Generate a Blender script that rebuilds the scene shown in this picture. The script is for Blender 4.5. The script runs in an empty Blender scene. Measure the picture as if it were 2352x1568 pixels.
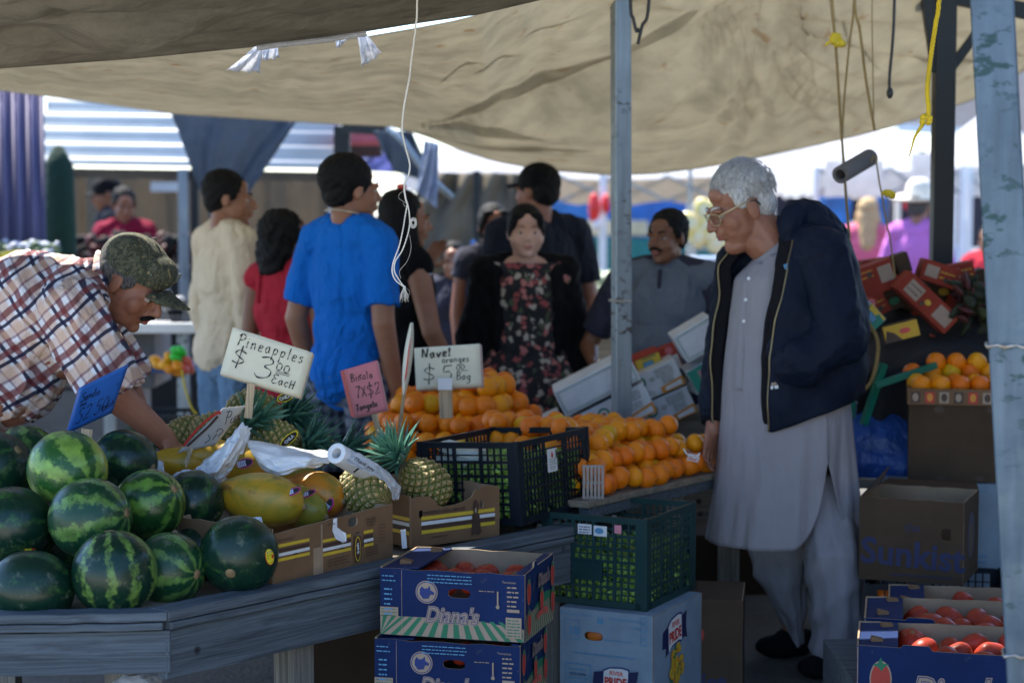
import bpy, bmesh, math, random
import numpy as np
from mathutils import Vector as V3, Matrix, Euler, noise
R = math.radians
PI = math.pi
random.seed(7)
S = bpy.context.scene
COL = S.collection

# ------------------------------------------------------------------ camera
FPX = 4573.0                      # focal length in units of a 2352 px wide picture
PITCH = math.atan(344.0 / FPX)
CAMZ = 1.6
cd = bpy.data.cameras.new('camera')
cam = bpy.data.objects.new('camera', cd)
COL.objects.link(cam)
cam.location = (0, 0, CAMZ)
cam.rotation_euler = (PI / 2 - PITCH, 0, 0)
cd.sensor_width = 36
cd.lens = 36 * FPX / 2352
cd.clip_start = 0.1
cd.clip_end = 600
cd.dof.use_dof = True
cd.dof.focus_distance = 5.35
cd.dof.aperture_fstop = 2.6
S.camera = cam

# ------------------------------------------------------------------ light
SUN_EL, SUN_AZ = R(60), R(-38)     # azimuth measured from +Y towards +X
w = bpy.data.worlds.new('World'); S.world = w; w.use_nodes = True
nt = w.node_tree
sky = nt.nodes.new('ShaderNodeTexSky'); sky.sky_type = 'NISHITA'; sky.sun_disc = False
sky.sun_elevation = SUN_EL; sky.sun_rotation = SUN_AZ
sky.dust_density = 0.6; sky.ozone_density = 3.5
bg = nt.nodes['Background']; bg.inputs[1].default_value = 0.15
# open shade under a deep blue sky: the camera's warm white balance leaves skylight strongly blue
tint = nt.nodes.new('ShaderNodeMix'); tint.data_type = 'RGBA'; tint.blend_type = 'MULTIPLY'; tint.inputs[0].default_value = 1
tint.inputs[7].default_value = (.86, .95, 1.06, 1); nt.links.new(sky.outputs[0], tint.inputs[6]); nt.links.new(tint.outputs[2], bg.inputs[0])
sd = bpy.data.lights.new('sun', 'SUN'); sd.energy = 4.6; sd.angle = R(0.55); sd.color = (1, .95, .86)
so = bpy.data.objects.new('sun', sd); COL.objects.link(so)
sdir = V3((math.sin(SUN_AZ) * math.cos(SUN_EL), math.cos(SUN_AZ) * math.cos(SUN_EL), math.sin(SUN_EL)))
so.rotation_euler = sdir.to_track_quat('Z', 'Y').to_euler()
so.location = (0, 0, 20)
S.view_settings.view_transform = 'Standard'; S.view_settings.look = 'None'
S.view_settings.exposure = 1.65; S.view_settings.gamma = 1
S.render.engine = 'CYCLES'
S.cycles.max_bounces = 10; S.cycles.diffuse_bounces = 5; S.cycles.transmission_bounces = 6; S.cycles.transparent_max_bounces = 12

# ------------------------------------------------------------------ helpers
def W(px, py, Y):
    """point at distance Y whose place was read off the photograph"""
    cx = (px - 1176) / FPX; cy = (784 - py) / FPX
    d = V3((cx, math.cos(PITCH) + cy * math.sin(PITCH), -math.sin(PITCH) + cy * math.cos(PITCH)))
    t = Y / d.y
    return V3((d.x * t, Y, CAMZ + d.z * t))
def WZ(px, py, z):
    cx = (px - 1176) / FPX; cy = (784 - py) / FPX
    d = V3((cx, math.cos(PITCH) + cy * math.sin(PITCH), -math.sin(PITCH) + cy * math.cos(PITCH)))
    t = (z - CAMZ) / d.z
    return V3((d.x * t, d.y * t, z))

def tag(o, label=None, cat=None, group=None, kind=None):
    if label: o['label'] = label
    if cat: o['category'] = cat
    if group: o['group'] = group
    if kind: o['kind'] = kind
    return o
def thing(name, label, cat, loc=(0, 0, 0), rz=0, group=None, rot=None):
    o = bpy.data.objects.new(name, None); COL.objects.link(o)
    o.empty_display_size = .1
    o.location = loc
    o.rotation_euler = rot if rot is not None else (0, 0, rz)
    return tag(o, label, cat, group)
def wm(o):
    m = Matrix.LocRotScale(o.location, o.rotation_euler, o.scale)
    return wm(o.parent) @ m if o.parent else m
def dup(o, parent=None):
    c = o.copy(); COL.objects.link(c); c.parent = parent
    for ch in list(o.children): dup(ch, c)
    return c

# ------------------------------------------------------------------ materials
def nd(nt, t, **k):
    n = nt.nodes.new(t)
    for a, b in k.items():
        if hasattr(n, a): setattr(n, a, b)
    return n
def ramp(nt, fac, stops, interp='LINEAR'):
    r = nt.nodes.new('ShaderNodeValToRGB'); cr = r.color_ramp; cr.interpolation = interp
    while len(cr.elements) > len(stops): cr.elements.remove(cr.elements[-1])
    while len(cr.elements) < len(stops): cr.elements.new(.5)
    for e, (p, c) in zip(cr.elements, stops):
        e.position = p; e.color = (*c, 1) if len(c) == 3 else c
    nt.links.new(fac, r.inputs[0]); return r.outputs[0]
def math_(nt, op, a, b=None, c=None):
    m = nt.nodes.new('ShaderNodeMath'); m.operation = op
    for i, v in enumerate((a, b, c)):
        if v is None: continue
        if hasattr(v, 'links'): nt.links.new(v, m.inputs[i])
        else: m.inputs[i].default_value = v
    return m.outputs[0]
def mix(nt, f, a, b, mode='MIX'):
    m = nt.nodes.new('ShaderNodeMix'); m.data_type = 'RGBA'; m.blend_type = mode
    for i, v in ((0, f), (6, a), (7, b)):
        if hasattr(v, 'links'): nt.links.new(v, m.inputs[i])
        else: m.inputs[i].default_value = v if i == 0 else (*v, 1)
    return m.outputs[2]
def base(name):
    m = bpy.data.materials.new(name); m.use_nodes = True
    nt = m.node_tree; b = nt.nodes['Principled BSDF']
    return m, nt, b
def coords(nt, scale=(1, 1, 1), kind='Object', rot=(0, 0, 0)):
    tc = nt.nodes.new('ShaderNodeTexCoord'); mp = nt.nodes.new('ShaderNodeMapping')
    mp.inputs['Scale'].default_value = scale; mp.inputs['Rotation'].default_value = rot
    nt.links.new(tc.outputs[kind], mp.inputs[0]); return mp.outputs[0]
def nz(nt, vec, scale, detail=4, rough=.55, dist=0):
    n = nt.nodes.new('ShaderNodeTexNoise'); n.inputs['Scale'].default_value = scale
    n.inputs['Detail'].default_value = detail; n.inputs['Roughness'].default_value = rough
    n.inputs['Distortion'].default_value = dist
    nt.links.new(vec, n.inputs['Vector']); return n.outputs[0]
def bump(nt, b, h, strength, dist=.01):
    bp = nt.nodes.new('ShaderNodeBump'); bp.inputs['Strength'].default_value = strength
    bp.inputs['Distance'].default_value = dist
    nt.links.new(h, bp.inputs['Height']); nt.links.new(bp.outputs[0], b.inputs['Normal'])
def pbr(name, col, rough=.6, metal=0, var=.18, scale=6, bmp=.15, bscale=60, bdist=.003, spec=.5, col2=None, stretch=(1, 1, 1), vdetail=5, rvar=.1, subsurf=0):
    m, nt, b = base(name)
    v = coords(nt, stretch)
    n = nz(nt, v, scale, vdetail, .62)
    c2 = col2 if col2 else tuple(c * (1 - var * 1.6) for c in col)
    c1 = col if col2 else tuple(min(1, c * (1 + var * .6)) for c in col)
    o = ramp(nt, n, [(.32, c2), (.66, c1)])
    nt.links.new(o, b.inputs['Base Color'])
    r = nt.nodes.new('ShaderNodeMapRange'); nt.links.new(n, r.inputs[0])
    r.inputs[3].default_value = max(.02, rough - rvar); r.inputs[4].default_value = min(1, rough + rvar)
    nt.links.new(r.outputs[0], b.inputs['Roughness'])
    b.inputs['Metallic'].default_value = metal
    b.inputs['Specular IOR Level'].default_value = spec
    if subsurf: b.inputs['Subsurface Weight'].default_value = subsurf; b.inputs['Subsurface Radius'].default_value = (.02, .008, .004)
    if bmp:
        bump(nt, b, nz(nt, v, bscale, 3), bmp, bdist)
    return m
def cloth_mat(name, col, rough=.9, fold=.5, fs=7, var=.12, stretch=(1, 1, .45), trans=0):
    """woven cloth: broad soft creases plus a fine weave"""
    m, nt, b = base(name)
    v = coords(nt, stretch); v2 = coords(nt)
    n = nz(nt, v, fs, 3, .5, .6); f = nz(nt, v2, 320, 2)
    n2 = nz(nt, v, fs * 3.1, 2, .5, .8)
    o = ramp(nt, nz(nt, v2, 4, 4), [(.3, tuple(c * (1 - var) for c in col)), (.7, tuple(min(1, c * (1 + var * .5)) for c in col))])
    nt.links.new(o, b.inputs['Base Color']); b.inputs['Roughness'].default_value = rough
    b.inputs['Specular IOR Level'].default_value = .2
    b.inputs['Sheen Weight'].default_value = .0
    h = math_(nt, 'ADD', math_(nt, 'MULTIPLY', n, 1.0), math_(nt, 'MULTIPLY', f, .02))
    h = math_(nt, 'ADD', h, math_(nt, 'MULTIPLY', n2, .3))
    bump(nt, b, h, min(1, fold * 1.5), .06)
    return m

# ------------------------------------------------------------------ mesh builder
class MB:
    def __init__(s): s.v = []; s.f = []; s.m = []; s.uv = None
    def add(s, vs, fs, m=0, M=None):
        o = len(s.v)
        s.v += [tuple(M @ V3(p)) if M is not None else tuple(p) for p in vs]
        s.f += [tuple(i + o for i in f) for f in fs]
        s.m += [m] * len(fs); return s
    def box(s, c, size, rot=None, m=0, M=None):
        x, y, z = (k / 2 for k in size)
        vs = [V3((a * x, b * y, d * z)) for a in (-1, 1) for b in (-1, 1) for d in (-1, 1)]
        if rot is not None:
            E = rot if isinstance(rot, Matrix) else Euler(rot).to_matrix()
            vs = [E @ p for p in vs]
        c = V3(c); vs = [p + c for p in vs]
        return s.add(vs, [(0, 1, 3, 2), (4, 6, 7, 5), (0, 4, 5, 1), (2, 3, 7, 6), (0, 2, 6, 4), (1, 5, 7, 3)], m, M)
    def bar(s, p0, p1, wd, ht, m=0, up=(0, 0, 1)):
        p0, p1 = V3(p0), V3(p1); d = p1 - p0; L = d.length; x = d.normalized()
        z = V3(up); z = (z - x * z.dot(x)).normalized(); y = z.cross(x)
        E = Matrix((x, y, z)).transposed()
        return s.box((p0 + p1) / 2, (L, wd, ht), E, m)
    def cyl(s, p0, p1, r0, r1=None, n=16, m=0, cap=True):
        r1 = r0 if r1 is None else r1
        p0, p1 = V3(p0), V3(p1); d = (p1 - p0).normalized()
        a = d.orthogonal().normalized(); b = d.cross(a)
        vs = []
        for p, r in ((p0, r0), (p1, r1)):
            vs += [p + (a * math.cos(t) + b * math.sin(t)) * r for t in (2 * PI * i / n for i in range(n))]
        fs = [(i, (i + 1) % n, n + (i + 1) % n, n + i) for i in range(n)]
        if cap: fs += [tuple(range(n))[::-1], tuple(range(n, 2 * n))]
        return s.add(vs, fs, m)
    def tube(s, pts, r, n=8, m=0, cap=True):
        pts = [V3(p) for p in pts]; N = len(pts)
        rs = r if isinstance(r, (list, tuple)) else [r] * N
        vs = []; a = None
        for i, p in enumerate(pts):
            d = (pts[min(i + 1, N - 1)] - pts[max(i - 1, 0)]).normalized()
            if a is None: a = d.orthogonal().normalized()
            a = (a - d * a.dot(d)).normalized(); b = d.cross(a)
            vs += [p + (a * math.cos(t) + b * math.sin(t)) * rs[i] for t in (2 * PI * k / n for k in range(n))]
        fs = [(i * n + k, i * n + (k + 1) % n, (i + 1) * n + (k + 1) % n, (i + 1) * n + k) for i in range(N - 1) for k in range(n)]
        if cap: fs += [tuple(range(n))[::-1], tuple(range((N - 1) * n, N * n))]
        return s.add(vs, fs, m)
    def ell(s, c, r, rot=None, n=20, k=12, m=0):
        if not hasattr(r, '__len__'): r = (r, r, r)
        E = Euler(rot).to_matrix() if rot is not None and not isinstance(rot, Matrix) else rot
        vs = []; c = V3(c)
        for j in range(k + 1):
            ph = PI * j / k
            cnt = 1 if j in (0, k) else n
            for i in range(cnt):
                t = 2 * PI * i / n
                p = V3((r[0] * math.sin(ph) * math.cos(t), r[1] * math.sin(ph) * math.sin(t), r[2] * math.cos(ph)))
                vs.append((E @ p if E is not None else p) + c)
        def ix(j, i): return 0 if j == 0 else (1 + (k - 1) * n if j == k else 1 + (j - 1) * n + i % n)
        fs = []
        for j in range(k):
            for i in range(n):
                q = [ix(j, i), ix(j + 1, i), ix(j + 1, i + 1), ix(j, i + 1)]
                u = []
                for e in q:
                    if e not in u: u.append(e)
                fs.append(tuple(u))
        return s.add(vs, fs, m)
    def cap_(s, p0, r0, p1, r1, n=14):
        s.ell(p0, r0, n=n, k=8); s.ell(p1, r1, n=n, k=8)
        return s.cyl(p0, p1, r0 * .995, r1 * .995, n)
    def lathe(s, prof, n=24, m=0, M=None):
        vs = [(r * math.cos(2 * PI * i / n), r * math.sin(2 * PI * i / n), z) for r, z in prof for i in range(n)]
        fs = [(j * n + i, j * n + (i + 1) % n, (j + 1) * n + (i + 1) % n, (j + 1) * n + i) for j in range(len(prof) - 1) for i in range(n)]
        return s.add(vs, fs, m, M)
    def grid(s, P, nu, nv, m=0, closed=False):
        """P(i,j) -> point"""
        vs = [P(i, j) for j in range(nv) for i in range(nu)]
        fs = []
        for j in range(nv - 1):
            for i in range(nu if closed else nu - 1):
                i2 = (i + 1) % nu
                fs.append((j * nu + i, j * nu + i2, (j + 1) * nu + i2, (j + 1) * nu + i))
        return s.add(vs, fs, m)
    def poly(s, F, pts, n=0.0, m=0):
        return s.add([F @ V3((p[0], p[1], n)) for p in pts], [tuple(range(len(pts)))], m)
    def mesh(s, name, mats, inv=None, smooth=False):
        me = bpy.data.meshes.new(name)
        vs = [tuple(inv @ V3(p)) for p in s.v] if inv is not None else s.v
        me.from_pydata(vs, [], s.f)
        for mt in (mats if isinstance(mats, (list, tuple)) else [mats]): me.materials.append(mt)
        me.polygons.foreach_set('material_index', s.m)
        if smooth: me.polygons.foreach_set('use_smooth', [True] * len(s.f))
        me.validate(); me.update(); return me
    def build(s, name, mats, parent=None, smooth=False, local=False, bevel=0, solid=0, auto=None, sub=0):
        """vertices are world coordinates unless local; linked as one object"""
        inv = None
        if parent is not None and not local: inv = wm(parent).inverted()
        loc = V3((0, 0, 0))
        if parent is None and not local:
            a = np.array(s.v); lo = a.min(0); hi = a.max(0)
            loc = V3(((lo[0] + hi[0]) / 2, (lo[1] + hi[1]) / 2, lo[2])); inv = Matrix.Translation(-loc)
        me = s.mesh(name, mats, inv, smooth)
        o = bpy.data.objects.new(name, me); COL.objects.link(o); o.location = loc
        if parent is not None: o.parent = parent
        if solid:
            md = o.modifiers.new('solid', 'SOLIDIFY'); md.thickness = solid; md.offset = 0
        if sub:
            md = o.modifiers.new('sub', 'SUBSURF'); md.levels = sub; md.render_levels = sub
        if bevel:
            md = o.modifiers.new('bev', 'BEVEL'); md.width = bevel; md.segments = 2; md.limit_method = 'ANGLE'; md.angle_limit = R(40)
        return o

def place(me, name, parent=None, loc=(0, 0, 0), rot=(0, 0, 0), sc=1):
    o = bpy.data.objects.new(name, me); COL.objects.link(o)
    o.location = loc; o.rotation_euler = rot
    o.scale = sc if hasattr(sc, '__len__') else (sc, sc, sc)
    if parent is not None: o.parent = parent
    return o

def remeshed(mb, name, mats, voxel=.006, smooth=4, cuts=(), parent=None, jitter=None, sub=None):
    """fuse overlapping volumes into one continuous skin"""
    me = bpy.data.meshes.new('tmp'); me.from_pydata([tuple(p) for p in mb.v], [], mb.f)
    o = bpy.data.objects.new('tmp', me); COL.objects.link(o)
    md = o.modifiers.new('r', 'REMESH'); md.mode = 'VOXEL'; md.voxel_size = voxel; md.use_smooth_shade = True
    if smooth:
        ms = o.modifiers.new('s', 'SMOOTH'); ms.factor = .5; ms.iterations = smooth
    dg = bpy.context.evaluated_depsgraph_get(); dg.update()
    ev = o.evaluated_get(dg)
    out = bpy.data.meshes.new_from_object(ev); out.name = name
    bpy.data.objects.remove(o); bpy.data.meshes.remove(me)
    n = len(out.vertices); co = np.empty(n * 3); out.vertices.foreach_get('co', co); co = co.reshape(-1, 3)
    if jitter is not None:
        no = np.empty(n * 3); out.vertices.foreach_get('normal', no); no = no.reshape(-1, 3)
        co = co + no * jitter(co)[:, None]
    if cuts or jitter is not None:
        out.vertices.foreach_set('co', co.ravel()); out.update()
    if cuts:
        bm = bmesh.new(); bm.from_mesh(out)
        for p, nrm in cuts:      # keeps the side the normal points away from
            g = bm.verts[:] + bm.edges[:] + bm.faces[:]
            bmesh.ops.bisect_plane(bm, geom=g, plane_co=p, plane_no=nrm, clear_outer=True)
        bm.to_mesh(out); bm.free()
    ob_inv = wm(parent).inverted() if parent is not None else None
    if ob_inv is not None: out.transform(ob_inv)
    out.materials.clear()
    for mt in (mats if isinstance(mats, (list, tuple)) else [mats]): out.materials.append(mt)
    out.polygons.foreach_set('use_smooth', [True] * len(out.polygons))
    out.update()
    ob = bpy.data.objects.new(name, out); COL.objects.link(ob)
    if parent is not None: ob.parent = parent
    return ob

def fnoise(co, sc, seed=0.0):
    """cheap smooth pseudo noise on an array of points"""
    x, y, z = (co * sc).T
    return (np.sin(x * 1.7 + y * 2.3 + seed) * np.cos(z * 1.9 - x * .8 + seed * 2) + np.sin(y * 3.1 - z * 2.7 + seed * 3) * np.cos(x * 2.9 + z * 1.3 + seed) * .6) / 1.6

# ------------------------------------------------------------------ lettering
def frame(o, X, Y):
    X = V3(X).normalized(); Y = V3(Y); Y = (Y - X * Y.dot(X)).normalized(); N = X.cross(Y)
    M = Matrix((X, Y, N)).transposed().to_4x4(); M.translation = V3(o); return M
_tc = {}
def text_mb(txt, size, shear=0, bold=0, spacing=1):
    k = (txt, size, shear, bold, spacing)
    if k in _tc: return _tc[k]
    cu = bpy.data.curves.new('t', 'FONT'); cu.body = txt; cu.size = size; cu.shear = shear; cu.offset = bold
    cu.align_x = 'CENTER'; cu.align_y = 'CENTER'; cu.resolution_u = 3; cu.space_character = spacing
    o = bpy.data.objects.new('t', cu); COL.objects.link(o)
    dg = bpy.context.evaluated_depsgraph_get(); dg.update()
    me = bpy.data.meshes.new_from_object(o.evaluated_get(dg))
    r = ([tuple(v.co) for v in me.vertices], [tuple(p.vertices) for p in me.polygons])
    bpy.data.objects.remove(o); bpy.data.curves.remove(cu); bpy.data.meshes.remove(me)
    _tc[k] = r; return r
def text(mb, F, txt, size, x, y, n=.001, m=0, shear=0, bold=0, arc=0, rot=0, sx=1, spacing=1):
    vs, fs = text_mb(txt, size, shear, bold, spacing)
    c, s_ = math.cos(rot), math.sin(rot); out = []
    for p in vs:
        a, b = p[0] * sx, p[1]
        if arc: b += arc * (1 - (a / (size * len(txt) * .3)) ** 2) * size
        out.append(F @ V3((x + a * c - b * s_, y + a * s_ + b * c, n)))
    mb.add(out, fs, m)
GL = {
 'P': (.62, [[(.12, 0), (.14, .5), (.16, 1)], [(.02, .8), (.2, 1.02), (.5, .95), (.56, .72), (.36, .52), (.14, .5)]]),
 'i': (.26, [[(.1, .55), (.1, .2), (.14, 0)], [(.1, .72), (.11, .76)]]),
 'n': (.5, [[(.06, .52), (.08, .25), (.08, 0)], [(.08, .3), (.2, .5), (.34, .48), (.38, .2), (.42, 0)]]),
 'e': (.46, [[(.06, .27), (.36, .32), (.32, .5), (.14, .48), (.06, .2), (.18, 0), (.4, .06)]]),
 'a': (.52, [[(.38, .44), (.2, .5), (.06, .24), (.16, .0), (.34, .12), (.38, .46), (.38, .12), (.48, 0)]]),
 'p': (.52, [[(.1, .5), (.1, 0), (.1, -.5)], [(.1, .36), (.26, .52), (.42, .34), (.34, .06), (.12, .06)]]),
 'l': (.24, [[(.1, .95), (.1, .3), (.12, 0)]]),
 's': (.42, [[(.34, .46), (.16, .52), (.1, .36), (.32, .2), (.26, .02), (.04, .04)]]),
 '$': (.8, [[(.66, .78), (.3, .9), (.1, .68), (.36, .48), (.64, .3), (.44, .08), (.06, .14)], [(.36, 1.2), (.37, .5), (.36, -.24)]]),
 '3': (.7, [[(.1, .92), (.42, 1.02), (.56, .78), (.3, .54), (.58, .4), (.54, .08), (.2, -.06), (.02, .1)]]),
 '0': (.56, [[(.28, 1), (.06, .8), (.06, .2), (.28, 0), (.5, .2), (.5, .8), (.26, 1)]]),
 'E': (.6, [[(.56, .95), (.2, .98), (.1, .7), (.36, .54), (.14, .5), (.04, .14), (.26, 0), (.54, .08)]]),
 'c': (.42, [[(.36, .42), (.16, .5), (.06, .22), (.18, 0), (.38, .08)]]),
 'H': (.56, [[(.08, .9), (.08, 0)], [(.46, .95), (.42, 0)], [(.02, .42), (.5, .5)]]),
 'N': (.7, [[(.1, 0), (.08, .95)], [(.08, .95), (.3, .45), (.5, .02)], [(.5, .02), (.6, 1)]]),
 'v': (.46, [[(.04, .5), (.2, 0)], [(.2, 0), (.42, .54)]]),
 'o': (.48, [[(.24, .5), (.06, .36), (.1, .04), (.32, .02), (.42, .3), (.24, .5)]]),
 'r': (.4, [[(.08, .5), (.1, 0)], [(.1, .28), (.2, .5), (.36, .48)]]),
 'g': (.52, [[(.4, .42), (.2, .5), (.06, .22), (.24, .02), (.4, .2), (.42, .46), (.38, -.3), (.16, -.5), (.02, -.32)]]),
 '5': (.68, [[(.6, 1), (.18, .98)], [(.18, .98), (.12, .58), (.42, .6), (.58, .34), (.4, .02), (.04, .06)]]),
 'B': (.62, [[(.1, 0), (.12, .96)], [(.04, .94), (.4, .98), (.46, .7), (.14, .52)], [(.14, .52), (.52, .44), (.5, .1), (.08, 0)]]),
 '~': (.0, [[(-.42, .66), (-.32, .76), (-.2, .68), (-.08, .78)]]),
 '7': (.56, [[(.04, .94), (.52, .98)], [(.52, .98), (.3, .5), (.2, -.05)]]),
 'X': (.56, [[(.04, .9), (.5, .0)], [(.48, .95), (.04, .04)]]),
 '2': (.62, [[(.06, .78), (.26, 1), (.5, .84), (.4, .46), (.06, .04), (.14, -.02), (.56, .06)]]),
 'T': (.6, [[(.02, .95), (.58, .98)], [(.3, .96), (.28, 0)]]),
 'S': (.62, [[(.54, .9), (.24, 1), (.08, .76), (.44, .48), (.5, .14), (.2, -.02), (.02, .12)]]),
 'd': (.52, [[(.36, .4), (.16, .46), (.06, .18), (.22, .0), (.36, .18)], [(.4, 1), (.38, .3), (.46, 0)]]),
 'b': (.5, [[(.08, 1), (.08, 0)], [(.08, .3), (.26, .5), (.42, .3), (.34, .02), (.08, .04)]]),
 'm': (.72, [[(.06, .5), (.08, 0)], [(.08, .3), (.2, .5), (.3, .4), (.32, 0)], [(.32, .3), (.46, .5), (.58, .4), (.62, 0)]]),
 'y': (.48, [[(.06, .5), (.1, .2), (.3, .14)], [(.4, .52), (.34, -.1), (.12, -.46)]]),
 't': (.38, [[(.18, .85), (.18, .1), (.32, .02)], [(.02, .55), (.36, .58)]]),
 'h': (.5, [[(.08, 1), (.08, 0)], [(.08, .3), (.22, .5), (.38, .4), (.4, 0)]]),
 '-': (.4, [[(.04, .4), (.36, .42)]]), ' ': (.3, []), '.': (.2, [[(.08, 0), (.1, .03)]]),
 '1': (.36, [[(.06, .76), (.2, 1)], [(.2, 1), (.18, 0)]]), '_': (0, [[(-1.15, -.12), (-.1, -.08)]]),
}
def crom(pts, k=5):
    if len(pts) < 3: return pts
    P = [pts[0]] + list(pts) + [pts[-1]]; out = []
    for i in range(1, len(P) - 2):
        p0, p1, p2, p3 = P[i - 1:i + 3]
        for j in range(k):
            t = j / k
            out.append(tuple(.5 * ((2 * b) + (-a + c) * t + (2 * a - 5 * b + 4 * c - d) * t * t + (-a + 3 * b - 3 * c + d) * t ** 3) for a, b, c, d in zip(p0, p1, p2, p3)))
    out.append(tuple(pts[-1])); return out
def stroke(mb, F, pts, wd, n=.001, m=0):
    """a flat ribbon along 2d points"""
    N = len(pts)
    if N < 2: return
    L = []; 
    for i, p in enumerate(pts):
        a = pts[max(i - 1, 0)]; b = pts[min(i + 1, N - 1)]
        dx, dy = b[0] - a[0], b[1] - a[1]; l = math.hypot(dx, dy) or 1
        ww = wd * (.75 + .35 * math.sin(i * .9)) / 2
        L.append((p, (-dy / l * ww, dx / l * ww)))
    vs = []
    for p, q in L: vs += [F @ V3((p[0] + q[0], p[1] + q[1], n)), F @ V3((p[0] - q[0], p[1] - q[1], n))]
    mb.add(vs, [(2 * i, 2 * i + 1, 2 * i + 3, 2 * i + 2) for i in range(N - 1)], m)
def hand(mb, F, txt, x, y, h, wd, rot=0, slant=.08, n=.001, m=0, sx=1.0, gap=.12):
    """handwriting by pen strokes: x,y is the start of the base line, h the capital height"""
    c, s_ = math.cos(rot), math.sin(rot); cx = 0
    for q, ch in enumerate(txt):
        wdt, st = GL[ch]; jy = random.uniform(-.05, .05)
        for pl in st:
            pts = [((cx + p[0] * sx + p[1] * slant) * h, (p[1] + jy) * h) for p in crom(pl)]
            stroke(mb, F, [(x + a * c - b * s_, y + a * s_ + b * c) for a, b in pts], wd, n, m)
        cx += wdt * sx + (gap if wdt else 0)
# ================================================================== shared materials
M = {}
M['ground'] = pbr('gravel_ground', (.12, .105, .085), .95, scale=1.4, var=.35, bmp=.6, bscale=55, bdist=.02)
def wood_mat(name, col, dark, rough=.8, sc=1, axis=0):
    m, nt, b = base(name)
    st = [80, 80, 80]; st[axis] = 2.2
    v = coords(nt, tuple(k * sc for k in st))
    n = nz(nt, v, 1.0, 7, .7, 1.1); n2 = nz(nt, coords(nt), 2.3, 4)
    o = ramp(nt, n, [(.30, dark), (.48, col), (.70, tuple(min(1, c * 1.9) for c in col))])
    o = mix(nt, math_(nt, 'MULTIPLY', n2, .45), o, dark)
    # small knots and nail stains
    vo = nt.nodes.new('ShaderNodeTexVoronoi'); vo.inputs['Scale'].default_value = 5; nt.links.new(coords(nt, (1, 1, 1)), vo.inputs[0])
    k = ramp(nt, vo.outputs[0], [(.03, (.0, .0, .0)), (.075, (1, 1, 1))])
    o = mix(nt, 1, o, k, 'MULTIPLY')
    nt.links.new(o, b.inputs['Base Color']); b.inputs['Roughness'].default_value = rough
    bump(nt, b, n, .55, .004); return m
M['wood'] = wood_mat('weathered_grey_wood', (.085, .105, .12), (.022, .028, .034))
M['wood_y'] = wood_mat('weathered_post_wood', (.17, .155, .13), (.06, .055, .045), axis=2)
M['ply'] = wood_mat('plywood', (.22, .18, .13), (.12, .10, .07), axis=0, sc=.5)
def metal_pole(name, col, dirt, rough=.45):
    m, nt, b = base(name)
    v = coords(nt); v2 = coords(nt, (9, 9, .8))
    n = nz(nt, v, 9, 6, .7); st = nz(nt, v2, 4, 4); sm = nz(nt, coords(nt, (1, 1, 1.8)), 24, 3, .6)
    o = ramp(nt, st, [(.3, tuple(c * .72 for c in col)), (.62, col)])
    spots = ramp(nt, sm, [(.55, (0, 0, 0)), (.61, (1, 1, 1))])
    big = ramp(nt, nz(nt, v, 3.1, 2), [(.5, (0, 0, 0)), (.6, (1, 1, 1))])
    f = math_(nt, 'MULTIPLY', spots, big)
    o = mix(nt, f, o, dirt)
    nt.links.new(o, b.inputs['Base Color']); b.inputs['Metallic'].default_value = .55
    r = ramp(nt, n, [(.3, (rough - .12,) * 3), (.7, (rough + .2,) * 3)]); nt.links.new(r, b.inputs['Roughness'])
    bump(nt, b, nz(nt, v, 140, 3), .25, .001); return m
M['galv'] = metal_pole('galvanised_steel', (.26, .31, .34), (.07, .065, .06))
M['galv2'] = metal_pole('galvanised_steel_dull', (.30, .34, .36), (.05, .05, .05))
M['weld'] = pbr('weld_bead', (.3, .22, .14), .5, .6, col2=(.5, .5, .48), scale=40, bmp=.6, bscale=200)
M['darkmetal'] = pbr('dark_green_metal', (.008, .010, .010), .5, .2, bmp=.1)
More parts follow.
